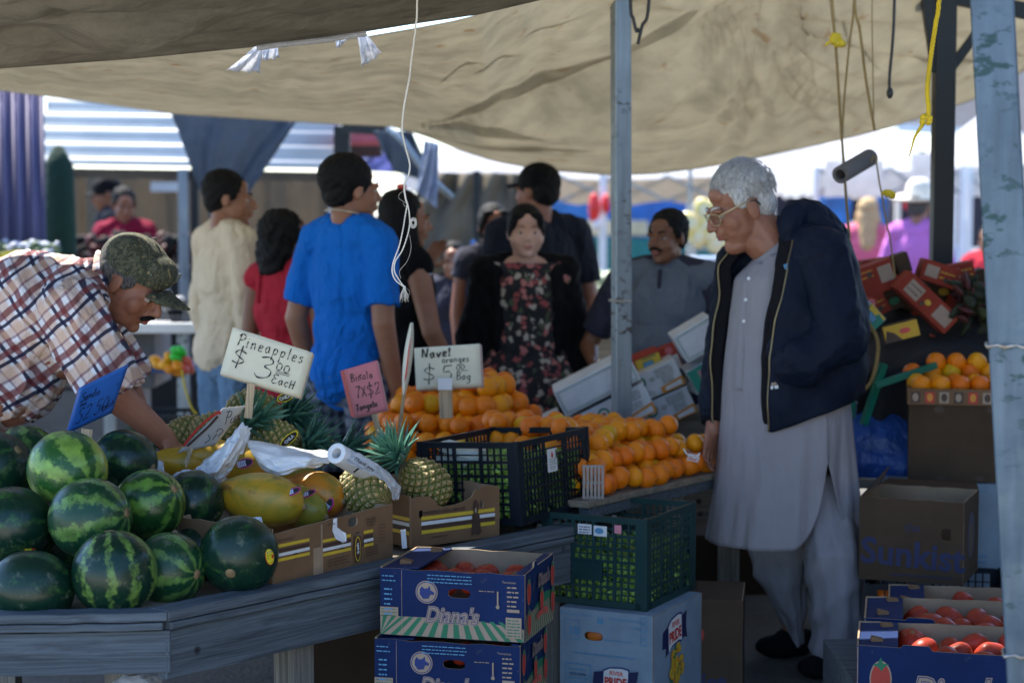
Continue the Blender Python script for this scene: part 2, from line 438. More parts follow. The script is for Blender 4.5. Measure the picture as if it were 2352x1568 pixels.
def tarp_mat(name, col, trans, wr=.6, ws=3, stretch=(1, 1, 1), stain=.0, rot=(0, 0, 0)):
    m, nt, b = base(name)
    nt.nodes.remove(b); out = nt.nodes['Material Output']
    v = coords(nt, stretch, rot=rot)
    n = nz(nt, v, ws, 3, .5, .15); big = nz(nt, coords(nt), .9, 3)
    mot = nz(nt, coords(nt), 7, 5, .7)
    c = ramp(nt, big, [(.3, tuple(k * .8 for k in col)), (.7, col)])
    c = mix(nt, .35, c, ramp(nt, mot, [(.35, tuple(k * .62 for k in col)), (.6, tuple(min(1, k * 1.08) for k in col))]))
    if stain: c = mix(nt, math_(nt, 'MULTIPLY', ramp(nt, nz(nt, coords(nt), 11, 2), [(.66, (0, 0, 0)), (.73, (1, 1, 1))]), stain), c, (.30, .17, .06))
    d = nt.nodes.new('ShaderNodeBsdfDiffuse'); t = nt.nodes.new('ShaderNodeBsdfTranslucent'); g = nt.nodes.new('ShaderNodeBsdfGlossy')
    g.inputs['Roughness'].default_value = .5; g.inputs['Color'].default_value = (.5, .5, .5, 1)
    nt.links.new(c, d.inputs[0])
    tc = mix(nt, 1, c, trans, 'MULTIPLY'); nt.links.new(tc, t.inputs[0])
    bp = nt.nodes.new('ShaderNodeBump'); bp.inputs['Strength'].default_value = wr; bp.inputs['Distance'].default_value = .06
    h = math_(nt, 'ADD', n, math_(nt, 'MULTIPLY', nz(nt, coords(nt), 70, 3), .05))
    nt.links.new(h, bp.inputs['Height'])
    for q in (d, t, g): nt.links.new(bp.outputs[0], q.inputs['Normal'])
    a = nt.nodes.new('ShaderNodeMixShader'); a.inputs[0].default_value = .6
    nt.links.new(d.outputs[0], a.inputs[1]); nt.links.new(t.outputs[0], a.inputs[2])
    a2 = nt.nodes.new('ShaderNodeMixShader'); a2.inputs[0].default_value = .03
    nt.links.new(a.outputs[0], a2.inputs[1]); nt.links.new(g.outputs[0], a2.inputs[2])
    nt.links.new(a2.outputs[0], out.inputs[0]); return m
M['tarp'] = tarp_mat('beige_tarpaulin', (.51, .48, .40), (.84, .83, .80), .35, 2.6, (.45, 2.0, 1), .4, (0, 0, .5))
M['tuck'] = tarp_mat('shade_tuck_cloth', (.84, .81, .74), (1, 1, 1), .2, 3, (.45, 2.4, 1))
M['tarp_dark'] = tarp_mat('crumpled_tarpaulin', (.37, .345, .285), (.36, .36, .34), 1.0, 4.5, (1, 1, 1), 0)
M['tarp_blue'] = tarp_mat('grey_blue_tarpaulin', (.15, .175, .21), (.9, .95, 1.0), .8, 5)
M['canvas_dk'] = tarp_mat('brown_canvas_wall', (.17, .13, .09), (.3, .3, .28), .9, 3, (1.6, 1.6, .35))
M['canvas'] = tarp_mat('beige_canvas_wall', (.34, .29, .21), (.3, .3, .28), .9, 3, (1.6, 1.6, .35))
M['canopy'] = tarp_mat('white_canopy_cloth', (.85, .85, .86), (.85, .83, .8), .2, 2)
M['white_cloth'] = tarp_mat('white_cloth', (.85, .86, .88), (.9, .9, .9), .5, 20)
M['white'] = pbr('white_paint', (.74, .75, .76), .5, var=.06, bmp=.05)
M['black'] = pbr('black_plastic', (.012, .013, .015), .45, var=.2, bmp=.1)
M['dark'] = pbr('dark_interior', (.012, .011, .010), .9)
M['rope_w'] = pbr('white_cotton_string', (.8, .77, .7), .9, bmp=.7, bscale=900, bdist=.001)
M['rope_t'] = pbr('tan_twine', (.32, .22, .08), .9, bmp=.6, bscale=600)
M['rope_y'] = pbr('yellow_nylon_rope', (.75, .55, .02), .55, bmp=.8, bscale=500, bdist=.002)
M['cable'] = pbr('black_cable', (.02, .02, .02), .5)

# ================================================================== ground
g = MB(); g.grid(lambda i, j: (-90 + 6 * i, -10 + 5 * j, 0), 31, 32)
o = g.build('ground', M['ground']); tag(o, kind='structure')
g = MB(); g.grid(lambda i, j: (-14 + 2 * i, -14 + 2.12 * j, .004), 15, 9)
o = g.build('bounce_pavement', pbr('bounce_concrete', (.58, .52, .42), .9, scale=1.2, bmp=.3, bscale=30)); tag(o, kind='structure')  # unseen pale ground added to bounce warm sunlight onto the stall front

# ================================================================== main tarpaulins
def interp(xs, ys, x): return float(np.interp(x, xs, ys))
FX = [-700, -200, 0, 200, 400, 780, 900, 980, 1060, 1140, 1250, 1400, 1500, 1620, 1740, 1940, 2050, 2240, 2352, 2900]
FY = [140, 186, 206, 232, 260, 284, 289, 312, 345, 370, 389, 401, 398, 384, 361, 318, 290, 226, 160, -60]
NX = [-700, 0, 400, 560, 640, 750, 850, 950, 1040, 1100, 1250, 1600, 2900]
NY = [60, 95, 106, 107, 105, 96, 83, 66, 49, 34, -150, -330, -560]
def tarp_pt(i, j, nu=220, nv=110):
    px = -700 + 3500 * i / (nu - 1); v = j / (nv - 1)
    a = W(px, interp(NX, NY, px), 6.2); b = W(px, interp(FX, FY, px), 9.6)
    p = a.lerp(b, v); 
    py = interp(NX, NY, px) * (1 - v) + interp(FX, FY, px) * v
    dx, dy = px - 905, 292 - py; r = math.hypot(dx, dy); th = math.atan2(dy, dx)
    e = math.sin(PI * v)
    h = -.05 * e
    k = min(1, r / 350) 
    if dx > 0:
        h += .11 * math.exp(-((th - .36 - .00006 * r) / .055) ** 2) * k * min(1, e * 2.2)          # the main fold
        h -= .09 * math.exp(-((th - .24) / .09) ** 2) * k * e
        h += .022 * math.sin(th * 46 + r * .004) * k * math.exp(-abs(th - .1) * 2.0) * e * (1.2 - min(1, r / 900))
    # creases that gather towards the upper right
    dx2, dy2 = px - 1760, -60 - py; th2 = math.atan2(-dy2, dx2); r2 = math.hypot(dx2, dy2)
    h += .03 * math.sin(th2 * 24 + 2.2 * math.sin(r2 * .006) + 1.5 * math.sin(th2 * 7)) * math.exp(-(r2 / 430) ** 2) * min(1, r2 / 90) * min(1, e * 4)
    if px > 1900:
        h += .012 * math.sin(v * 30 + px * .004) * min(1, (px - 1900) / 300) * min(1, e * 3)
    h += .010 * noise.noise(V3((px * .004, v * 3, 1))) * e * 3
    h += .006 * math.sin(px * .045 + 3 * math.sin(px * .011)) * (1 - v) ** 2 * e * 3 
    return p + V3((0, -.2 * h, h))
mb = MB(); mb.grid(lambda i, j: tarp_pt(i, j), 220, 110)
o = mb.build('tarpaulin', M['tarp'], smooth=True, solid=.003)
tag(o, 'large beige tarpaulin roof sagging over the whole stall with long folds', 'tarpaulin')
# gathered tucks: cloth strips added above the tarpaulin, blocking light so its folds read dark
def tucks(name, lines, n=70):
    mb = MB()
    for (x0, y0, x1, y1, w0, w1) in lines:
        rows = []
        for k in range(n + 1):
            t = k / n; px = x0 + (x1 - x0) * t; py = y0 + (y1 - y0) * t + 10 * math.sin(t * 2.6) * (1 if x1 > x0 else -1) * (-1 if y1 < y0 else 1)
            ww = (w0 + (w1 - w0) * t) * (.8 + .3 * noise.noise(V3((t * 4, x0 * .01, y1 * .01)))) * min(1, t * 5 + .02) * min(1, (1 - t) * 3 + .02)
            for q in (-1, 0, 1):
                qy = py + q * ww
                i = (px + 700) / 3500 * 219; na, nb_ = interp(NX, NY, px), interp(FX, FY, px); v = (qy - na) / (nb_ - na)
                lo_, hi_ = 0.0, .995; A_ = W(px, na, 6.2); B2 = W(px, nb_, 9.6); tg = W(px, qy, 1.0).z - CAMZ
                for _ in range(22):
                    md_ = (lo_ + hi_) / 2; pp = A_.lerp(B2, md_)
                    if (pp.z - CAMZ) / pp.y > tg: lo_ = md_
                    else: hi_ = md_
                p = tarp_pt(i, lo_ * 109); rows.append(p + V3((0, 0, .008 + .004 * (q == 0))))
        for k in range(n):
            pass
        o_ = len(mb.v); mb.v += [tuple(p) for p in rows]
        for k in range(n):
            for q in (0, 1): mb.f.append((o_ + 3 * k + q, o_ + 3 * k + q + 1, o_ + 3 * k + q + 4, o_ + 3 * k + q + 3)); mb.m.append(0)
    return mb
for ln in ((905, 291, 1790, -30, 4, 26), (915, 297, 1370, 330, 3, 8), (910, 293, 1330, 300, 2, 9), (915, 288, 1260, 262, 2, 7), (1700, -30, 1600, 110, 7, 2), (1760, -30, 1720, 150, 6, 2), (1830, -20, 1880, 120, 6, 2), (1880, -30, 2040, 90, 8, 2), (1200, 60, 1330, 22, 3, 4), (1080, 150, 1200, 108, 3, 5), (1000, 165, 1110, 128, 3, 4), (2050, 40, 2210, 110, 5, 12), (2180, 60, 2360, 100, 12, 16)):
    tucks('t', [ln]).build('tuck', M['tuck'], o, smooth=True)
# rope hem along the far edge
mb = MB(); mb.tube([tarp_pt(i, 109) + V3((0, 0, 0)) for i in range(0, 220, 2)], .006, 6); 
h = mb.build('hem', M['tarp'], smooth=True, parent=o)
EX = [-700, 0, 300, 560, 640, 750, 850, 950, 1040, 1100, 1300, 1700, 2900]
EY = [190, 157, 135, 110, 99, 87, 71, 55, 42, 33, -14, -80, -200]
def near_pt(i, j, nu=200, nv=90):
    px = -700 + 3400 * i / (nu - 1); v = j / (nv - 1)
    e = W(px, interp(EX, EY, px), 6.0)
    p = V3((e.x * (1 + .1 * v), 6.0 - 2.0 * v, e.z + .16 * v ** .8))
    wgt = min(1, v * 4.5) * (1.0 if px < 500 else max(.18, 1 - (px - 500) / 500))
    q = V3((p.x * 3.2, p.y * 3.2, 0))
    h = .05 * (abs(noise.noise(q)) * -1.6 + .3 * noise.noise(q * 2.7)) * wgt
    h += .02 * math.sin((p.x * 1.4 + p.y * 1.9) * 6 + 3 * noise.noise(q * .5)) * wgt
    return p + V3((0, 0, h))
mb = MB(); mb.grid(near_pt, 200, 90)
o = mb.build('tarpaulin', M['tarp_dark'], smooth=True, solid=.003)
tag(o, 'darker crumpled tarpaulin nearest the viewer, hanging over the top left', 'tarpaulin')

# white cloth strips tied in the gap between the two tarpaulins
def rag(pts, Y, label, n=9):
    mb = MB()
    (a, b, c, d) = [W(*p, Y) for p in pts]
    def P(i, j):
        u, v = i / 12, j / 12
        p = a.lerp(b, u).lerp(d.lerp(c, u), v)
        return p + V3((0, .018 * math.sin(u * n + v * 3) * (.3 + v), .004 * math.sin(u * 17)))
    mb.grid(P, 13, 13)
    o = mb.build('cloth_scrap', M['white_cloth'], smooth=True, solid=.002)
    tag(o, label, 'cloth scrap', 'white cloth scraps tied along the edge of the near tarpaulin')
rag([(588, 107), (602, 106), (598, 168), (520, 162)], 6.075, 'largest white cloth scrap hanging leftmost under the tarpaulin edge')
rag([(600, 104), (636, 100), (643, 132), (602, 140)], 6.075, 'small rounded white cloth scrap just right of the largest one')
rag([(766, 84), (812, 78), (786, 98), (775, 112)], 6.075, 'short triangular white cloth scrap at the gap between tarpaulins')
rag([(820, 76), (838, 72), (878, 122), (832, 154)], 6.075, 'fan shaped white cloth scrap hanging beside the white string')
mb = MB(); mb.tube([W(x, interp(EX, EY, x) + 5, 5.93) for x in range(590, 845, 12)], .008, 6)
o = mb.build('cord', M['white_cloth']); tag(o, 'white cord the cloth scraps hang from', 'cord')

# canvas wall added out of view on the right to darken the lower right
mb = MB(); mb.grid(lambda i, j: (2.75 + .03 * math.sin(i * .8), -2 + 9.5 * i / 60, 2.4 * j), 61, 2); o = mb.build('canvas_wall', M['canvas'], smooth=True); tag(o, 'beige canvas wall added beyond the right edge to block light', 'canvas wall')
# ================================================================== poles
def pole(p_top, p_bot, wd, dp, label, mat, yaw=0, t=.003):
    th = thing('steel_pole', label, 'pole', (p_bot.x, p_bot.y, 0))
    mb = MB(); d = (p_top - p_bot).normalized(); L = (p_top - p_bot).length
    c, s_ = math.cos(yaw), math.sin(yaw)
    def ring(p):
        r = min(wd, dp) * .10; out = []
        for sx, sy in ((-1, -1), (1, -1), (1, 1), (-1, 1)):
            for k in range(4):
                a = math.atan2(sy, sx) - PI / 4 + k * PI / 6
                x = sx * (wd / 2 - r) + r * math.cos(a); y = sy * (dp / 2 - r) + r * math.sin(a)
                out.append(p + V3((x * c - y * s_, x * s_ + y * c, 0)))
        return out
    n = 16; N = 30; vs = []
    for k in range(N + 1): vs += ring(p_bot.lerp(p_top, k / N))
    mb.add(vs, [(k * n + i, k * n + (i + 1) % n, (k + 1) * n + (i + 1) % n, (k + 1) * n + i) for k in range(N) for i in range(n)] + [tuple(range(N * n, N * n + n))])
    mb.build('tube', mat, th)
    return th
# centre pole
pt = W(1424, -260, 7.1); pb = W(1429, 1450, 7.1); pb = pt + (pb - pt) * ((pt.z) / (pt.z - pb.z))
cp = pole(V3((pt.x, 7.1, 2.9)), V3((pb.x, 7.1, 0)), .062, .062, 'square galvanised steel pole in the middle, rising behind the oranges', M['galv'], R(14))
mb = MB(); q = W(1424, 690, 7.1); mb.box((q.x, 7.1, q.z), (.066, .066, .008), (0, 0, R(14))); mb.build('weld', M['weld'], cp, bevel=.002)
# right pole, leaning, nearest to the viewer
M['galv_blue'] = metal_pole('bluish_galvanised_steel', (.10, .145, .19), (.025, .06, .065), .5)
YR = 4.25
a = W(2278, 0, YR); b_ = W(2362, 1568, YR); d = (a - b_) / (a.z - b_.z)
top = b_ + d * (3.1 - b_.z); bot = b_ - d * b_.z
rp = pole(top, bot, .091, .06, 'wide bluish steel pole with scuffs and weld seams standing nearest at right', M['galv_blue'], R(-13))
for y in (792, 1500):
    q = W(2278 + (2362 - 2278) * y / 1568, y, YR)
    mb = MB()
    pts = []
    for k in range(33):
        t = k / 32 * 2 * PI; x = .049 * max(-1, min(1, 1.35 * math.cos(t))); yy = .033 * max(-1, min(1, 1.35 * math.sin(t)))
        c, s_ = math.cos(R(-13)), math.sin(R(-13))
        pts.append((q.x + x * c - yy * s_, q.y + x * s_ + yy * c, q.z + .003 * math.sin(k * 2.1)))
    mb.tube(pts, [.0035 + .0015 * math.sin(k * 1.7) for k in range(33)], 7)
    mb.build('weld', M['weld'], rp, smooth=True)
# dark post at the right with its braces
YD = 7.7
th = thing('dark_post', 'dark green square post with two diagonal braces behind the yellow rope', 'post', (W(2166, 900, YD).x, YD, 0))
x0 = W(2166, 300, YD).x
mb = MB(); mb.box((x0, YD, 1.35), (.078, .078, 2.7)); mb.build('post', M['darkmetal'], th, bevel=.003)
mb = MB(); mb.bar(W(2166, 165, YD) + V3((-.02, -.005, 0)), W(2122, -60, YD) + V3((0, -.005, 0)), .05, .05); mb.build('brace', M['darkmetal'], th, bevel=.003)
mb = MB(); mb.bar(W(2176, 160, YD) + V3((.01, .0, 0)), W(2300, 0, YD) + V3((0, 0, 0)), .035, .035); mb.build('brace', M['darkmetal'], th, bevel=.003)
mb = MB(); mb.bar(W(2100, -30, YD) + V3((0, .06, 0)), W(2460, 42, YD) + V3((0, .06, 0)), .05, .06)
o = mb.build('roof_beam', M['darkmetal'], bevel=.003); tag(o, 'dark roof beam resting across the dark post at top right', 'beam')

# ================================================================== strings and ropes
def path(pts, Y, k=6): return [W(p[0], p[1], Y) for p in crom(pts, k)]
th = thing('string', 'long white cotton string with a frayed tassel end hanging before the blue shirt', 'string', W(958, 0, 5.3))
def strand(pts, Y, r, ph=0, tw=.0011):
    P = []
    base_ = path(pts, Y, 26)
    for i, p in enumerate(base_):
        t = i * .55 + ph
        P.append(p + V3((math.cos(t) * tw, math.sin(t) * tw, 0)))
    return P, r
Ys = 5.3
mb = MB()
up = [(956, -260), (958, 0), (955, 60), (946, 130), (940, 180), (928, 245), (924, 300), (932, 340), (941, 375), (939, 400), (929, 425), (931, 452), (936, 470)]
for ph in (0, 2.1, 4.2): mb.tube(strand(up, Ys, .0019, ph)[0], .0017, 5)
mb.build('cord', M['rope_w'], th, smooth=True)
for pts, nm in (([(936, 468), (930, 500), (925, 530), (917, 565), (904, 600), (901, 625), (910, 645), (930, 660)], 'strand'), ([(936, 468), (940, 490), (941, 515), (936, 540), (924, 575), (908, 600), (906, 622), (915, 640), (930, 661)], 'strand')):
    mb = MB()
    for ph in (0, 3.1): mb.tube(strand(pts, Ys - .004, .0016, ph, .0009)[0], .0013, 5)
    mb.build(nm, M['rope_w'], th, smooth=True)
def frayed(cx, cy, n, spread, down, curl=1):
    mb = MB()
    for k in range(n):
        a = random.uniform(-1, 1); L = down * random.uniform(.6, 1.1); c0 = random.uniform(-1, 1) * curl
        P = []
        for j in range(8):
            t = j / 7
            P.append(W(cx + a * spread * t + c0 * 5 * math.sin(t * 5) * t, cy + L * t + 3 * math.sin(t * 7 + k) * curl * t, Ys + .01 * math.sin(k + t * 3)))
        mb.tube(P, .0005, 4)
    return mb
f = frayed(929, 658, 34, 13, 34, .5); f.ell(W(929, 660, Ys), (.004, .004, .005)); f.build('tassel', M['rope_w'], th, smooth=True)
mb = MB()
for k in range(26):
    P = []; a0 = random.uniform(0, 6); rr = random.uniform(5, 13)
    for j in range(12): t = a0 + j * .5; P.append(W(948 + rr * math.cos(t) * .7 + j * .2, 512 + rr * math.sin(t), Ys + .006 * math.sin(t * 1.3)))
    mb.tube(P, .0004, 3)
mb.build('frayed_knot', M['rope_w'], th)
mb = MB()
for pts in ([(936, 468), (925, 462), (916, 455), (918, 445), (928, 438)], [(938, 470), (930, 474), (926, 466)], [(941, 540), (944, 570), (935, 600), (918, 622), (921, 640)], [(930, 660), (940, 668), (938, 680), (926, 690)]):
    mb.tube(path(pts, Ys), .0004, 3)
mb.build('loose_thread', M['rope_w'], th)

def rope(name, pts, Y, r, mat, label, cat='rope', Y2=None, group=None):
    mb = MB(); c = crom(pts, 8); N = len(c)
    mb.tube([W(p[0], p[1], Y + ((Y2 - Y) * i / (N - 1) if Y2 else 0)) for i, p in enumerate(c)], r, 8)
    o = mb.build(name, mat, smooth=True); tag(o, label, cat, group); return o
rope('cable', [(1448, -260), (1448, 0), (1455, 45), (1462, 72), (1468, 66)], 6.9, .006, M['cable'], 'black cable hooked beside the top of the centre pole', 'cable')
rope('cable', [(1497, -260), (1490, 10), (1475, 60), (1465, 102)], 6.9, .006, M['cable'], 'short black cable dangling right of the centre pole', 'cable')
YT = 7.0
th = thing('twine', 'long tan twine hanging straight past the cardboard tube with a yellow knot near the top', 'twine', W(1912, 0, YT))
mb = MB(); mb.tube(path([(1905, -260), (1911, 0), (1920, 110), (1930, 265), (1941, 420), (1952, 560), (1960, 640)], YT), .005, 6); mb.build('strand', M['rope_t'], th, smooth=True)
mb = MB()
for k in range(9): mb.ell(W(1921 + random.uniform(-14, 16), 91 + random.uniform(-9, 11), YT - .01), (.017, .014, .012), (random.random() * 3, 0, random.random() * 3), 10, 6)
mb.tube(path([(1918, 92), (1905, 98), (1896, 104)], YT - .01), .005); mb.build('knot', M['rope_y'], th, smooth=True)
rope('twine', [(1964, -260), (1963, 0), (1975, 70), (1990, 190), (2009, 300)], YT, .005, M['rope_t'], 'tan twine slanting down to the right in front of the big tarpaulin', 'twine')
rope('twine', [(1961, -200), (1961, 10), (1950, 110), (1939, 230), (1934, 330)], YT + .1, .0038, M['rope_t'], 'thin tan twine slanting left to cross the long twine', 'twine')
rope('twine', [(2004, -200), (2003, 40), (2005, 160), (2007, 300)], YT + .1, .0022, M['rope_t'], 'very thin twine hanging almost straight at upper right', 'twine')
o = rope('cord', [(2058, -200), (2054, 20), (2050, 100), (2043, 180), (2044, 226)], YT, .0055, M['cable'], 'dark cord ending in a small knot left of the dark post', 'cord')
mb = MB(); mb.ell(W(2044, 214, YT), (.012, .012, .02)); mb.build('knot', M['cable'], o, smooth=True)
YY = 5.2
th = thing('yellow_rope', 'bright yellow rope with a knot and a thin frayed tail hanging by the dark post', 'rope', W(2155, 0, YY))
mb = MB()
for ph in (0, 2.1, 4.2):
    mb.tube(strand([(2175, -260), (2157, 0), (2150, 50), (2141, 110), (2133, 170), (2130, 210), (2133, 250), (2131, 268)], YY, 0, ph, .0035)[0], .0032, 6)
mb.build('cord', M['rope_y'], th, smooth=True)
mb = MB()
for k in range(7): mb.ell(W(2126 + random.uniform(-9, 10), 275 + random.uniform(-8, 8), YY), (.011, .008, .006), (random.random() * 3, random.random(), random.random() * 3), 10, 6)
mb.build('knot', M['rope_y'], th, smooth=True)
mb = MB(); P = path([(2120, 285), (2110, 300), (2100, 318), (2094, 340), (2088, 360)], YY); mb.tube(P, [.0055 - .0045 * i / (len(P) - 1) for i in range(len(P))], 6); mb.build('tail', M['rope_y'], th, smooth=True)
# tubes of cardboard hanging on the twine
th = thing('cardboard_tube', 'grey cardboard tube hanging tilted on the twine above the pink shirt', 'tube', W(1965, 383, YT - .05))
mb = MB(); a, b_ = W(1930, 402, YT - .12), W(1998, 362, YT + .06)
ax = (b_ - a).normalized(); u = ax.orthogonal().normalized(); v = ax.cross(u)
vs = []
for (p, r) in ((a, .031), (b_, .031), (b_, .019), (a, .019)): vs += [p + (u * math.cos(t) + v * math.sin(t)) * r for t in (2 * PI * k / 28 for k in range(28))]
mb.add(vs, [(q * 28 + k, q * 28 + (k + 1) % 28, ((q + 1) % 4) * 28 + (k + 1) % 28, ((q + 1) % 4) * 28 + k) for q in range(4) for k in range(28)])
mb.build('tube', pbr('grey_cardboard', (.13, .12, .11), .8, scale=3), th, smooth=False)
mb = MB(); mb.tube(path([(2000, 372), (2010, 360), (2020, 420), (2027, 455), (2034, 500), (2046, 560), (2056, 640)], YT), .003, 6); mb.build('twine', M['rope_t'], th, smooth=True)
mb = MB()
for k in range(7): mb.ell(W(2040 + random.uniform(-16, 14), 446 + random.uniform(-7, 7), YT), (.017, .01, .009), (random.random() * 3, 0, random.random() * 3), 10, 6)
mb.build('knot', M['rope_y'], th, smooth=True)

# ================================================================== background stall on the left
def corr(P0, U, V_, w_, h_, n, amp, along='u', m=0, seg=8):
    """corrugated sheet: P0 corner, U/V unit axes"""
    mb = MB(); U, V_ = V3(U).normalized(), V3(V_).normalized(); N = U.cross(V_); k = n * seg
    if along == 'v': mb.grid(lambda i, j: V3(P0) + U * (w_ * i / k) + V_ * (h_ * j) + N * amp * math.sin(2 * PI * i / seg), k + 1, 2)
    else: mb.grid(lambda i, j: V3(P0) + U * (w_ * i) + V_ * (h_ * j / k) + N * amp * math.sin(2 * PI * j / seg), 2, k + 1)
    return mb
M['purple'] = pbr('faded_purple_metal', (.09, .08, .16), .55, .2, var=.25, scale=2.5, stretch=(3, 3, .5), bmp=.1)
M['whitecorr'] = pbr('white_corrugated_metal', (.50, .51, .50), .6, .0, var=.12, scale=2, bmp=.05)
a = W(-260, 205, 10.5); b_ = W(100, 205, 10.5)
mb = corr((a.x, 10.5, 0), (1, 0, 0), (0, 0, 1), b_.x - a.x, 2.35, 11, .018, 'v')
o = mb.build('metal_wall', M['purple'], smooth=True, solid=.003); tag(o, 'faded purple corrugated metal wall panel at the far left', 'wall')
th = thing('market_stall', 'open fruit stall with white corrugated roof and beige canvas walls behind the shoppers at left', 'stall', (W(440, 600, 13).x, 13, 0))
a = W(84, 377, 12.4); b_ = W(776, 388, 12.4)
mb = corr(a, (b_ - a), (0, .62, .78), (b_ - a).length, .95, 8, .016, 'u'); mb.build('roof', M['whitecorr'], th, smooth=True, solid=.003)
mb = MB(); mb.bar(a + V3((0, .1, -.05)), b_ + V3((0, .1, -.05)), .08, .06); mb.build('beam', pbr('brown_beam', (.1, .075, .05), .8), th, bevel=.004)
xl, xr = W(150, 500, 15.2).x, W(775, 500, 15.2).x
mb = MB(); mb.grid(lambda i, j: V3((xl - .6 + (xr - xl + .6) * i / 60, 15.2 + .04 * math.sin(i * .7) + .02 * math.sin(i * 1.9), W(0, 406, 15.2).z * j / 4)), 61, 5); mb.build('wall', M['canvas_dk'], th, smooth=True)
for px, wd, mt in ((422, .06, 'galv2'), (448, .05, 'darkmetal'), (770, .07, 'white'), (214, .08, 'canvas'), (132, .09, 'darkmetal')):
    p = W(px, 500, 12.4 if px != 214 else 15.1); mb = MB(); mb.box((p.x, p.y, W(px, 388, p.y).z / 2), (wd, wd, W(px, 388, p.y).z)); mb.build('post', M[mt], th, bevel=.004)
mb = MB(); p0, p1 = W(350, 424, 15.1), W(428, 434, 15.1); mb.box(((p0 + p1) / 2), (.28, .02, .07)); mb.build('sign_board', M['whitecorr'], th)
# dark green net roll
mb = MB(); p = W(136, 460, 11.6)
mb.lathe([(.001, 0), (.09, .05), (.12, .3), (.115, .7), (.10, 1.2), (.085, 1.75), (.03, 1.86), (.001, 1.87)], 20, M=Matrix.Translation((p.x, 11.6, 0)))
o = mb.build('folded_umbrella', pbr('dark_green_cloth', (.003, .028, .012), .9, bmp=.6, bscale=20, bdist=.02), smooth=True); tag(o, 'folded dark green market umbrella standing beside the purple wall', 'umbrella')
# blue grey tarpaulin hanging in a point
def tri(pts, Y, mat, name, label, cat, Y2=None, n=26, am=.04, fr=9):
    a, b, c, d = [W(p[0], p[1], Y) for p in pts]
    if Y2: c = W(pts[2][0], pts[2][1], Y2); d = W(pts[3][0], pts[3][1], Y2)
    mb = MB()
    def P(i, j):
        u, v = i / n, j / n
        p = a.lerp(b, u).lerp(d.lerp(c, u), v)
        return p + V3((0, am * math.sin(u * fr + v * 2.4) * (1 - .5 * v) + am * .4 * math.sin(u * 23 + v * 9), 0))
    mb.grid(P, n + 1, n + 1); o = mb.build(name, mat, smooth=True, solid=.003); tag(o, label, cat); return o
tri([(384, 240), (700, 250), (520, 525), (488, 520)], 10.9, M['tarp_blue'], 'tarpaulin', 'grey blue tarpaulin hanging down in a point before the white corrugated roof', 'tarpaulin')
# counter with crates behind the vendor
th = thing('counter', 'long counter with a white top behind the man in the plaid shirt', 'counter', (W(300, 760, 9.6).x, 9.6, 0))
a, b_ = W(-60, 752, 9.6), W(452, 752, 9.6)
mb = MB(); mb.box(((a.x + b_.x) / 2, 9.85, a.z), (b_.x - a.x, .6, .05)); mb.build('top', M['white'], th, bevel=.006)
for q in (a.x + .1, (a.x + b_.x) / 2 + .1, b_.x - .08): mb = MB(); mb.box((q, 9.66, (a.z - .03) / 2), (.05, .05, a.z - .03)); mb.build('leg', M['galv2'], th, bevel=.003)
mb = MB(); mb.box(((a.x + b_.x) / 2, 9.95, a.z - .22), (b_.x - a.x - .1, .4, .03)); mb.build('shelf', pbr('blue_board', (.03, .07, .2), .6), th, bevel=.003)

# ================================================================== middle background
tri([(985, 395), (1180, 398), (1172, 640), (800, 700)], 15.4, M['canvas'], 'canvas_wall', 'beige canvas tent wall falling in slanted folds behind the shoppers', 'canvas wall', n=40, am=.07, fr=22)
tri([(1100, 395), (1240, 398), (1236, 760), (1096, 760)], 15.9, M['canvas'], 'canvas_wall', 'beige canvas tent wall right of the dark tent post', 'canvas wall', n=40, am=.04, fr=22)
mb = MB(); p = W(1095, 500, 14.5); mb.box((p.x, 14.5, W(0, 392, 14.5).z / 2), (.05, .05, W(0, 392, 14.5).z)); o = mb.build('tent_post', M['darkmetal'], bevel=.003); tag(o, 'thin dark tent post before the slanted beige canvas wall', 'post')
# clutter hung from the rafters beside the white post
mb = MB(); mb.bar(W(785, 292, 11), W(905, 300, 11), .06, .06); o = mb.build('rafter', M['darkmetal']); tag(o, 'dark rafter under the tarpaulin edge above the man in blue', 'rafter')
mb = MB(); mb.bar(W(786, 290, 11.2), W(784, 560, 11.2), .09, .05, up=(0, 1, 0)); o = mb.build('tent_post', M['darkmetal']); tag(o, 'dark tent post just right of the white stall post', 'post')
mb = MB(); mb.box(W(832, 312, 12.5), (.22, .2, .12)); mb.box(W(838, 322, 12.4), (.17, .02, .03)); o = mb.build('red_box', pbr('faded_red_card', (.4, .08, .09), .7), bevel=.01); tag(o, 'faded red box up under the rafters', 'box')
mb = MB(); mb.box(W(835, 340, 13), (.24, .2, .12)); o = mb.build('wooden_crate', pbr('dark_brown_wood', (.05, .025, .018), .8), bevel=.01); tag(o, 'dark brown crate below the faded red box under the rafters', 'crate')
mb = MB(); mb.tube([W(x, y, 10.4) for x, y in ((890, 290), (930, 330), (960, 375), (1000, 420), (1040, 455))], .018, 8); o = mb.build('tent_pole', M['galv2'], smooth=True); tag(o, 'slanted grey tent frame arm right of the white string', 'tent frame')
tri([(855, 300), (945, 300), (1000, 420), (905, 395)], 10.8, M['tarp_blue'], 'tarpaulin', 'crumpled dark grey tarpaulin flap above the man in the blue shirt', 'tarpaulin', n=20)
tri([(975, 322), (1008, 330), (1004, 480), (955, 440)], 10.2, tarp_mat('clear_plastic', (.5, .56, .66), (.9, .9, .95), 1, 12), 'plastic_sheet', 'bunched grey plastic sheet hanging right of the white string', 'plastic sheet', n=20)
tri([(790, 345), (960, 350), (985, 400), (790, 392)], 13.5, tarp_mat('lilac_canopy', (.36, .38, .62), (.9, .9, 1), .3), 'canopy_roof', 'lilac blue canopy roof seen over the blue shirted man', 'canopy')

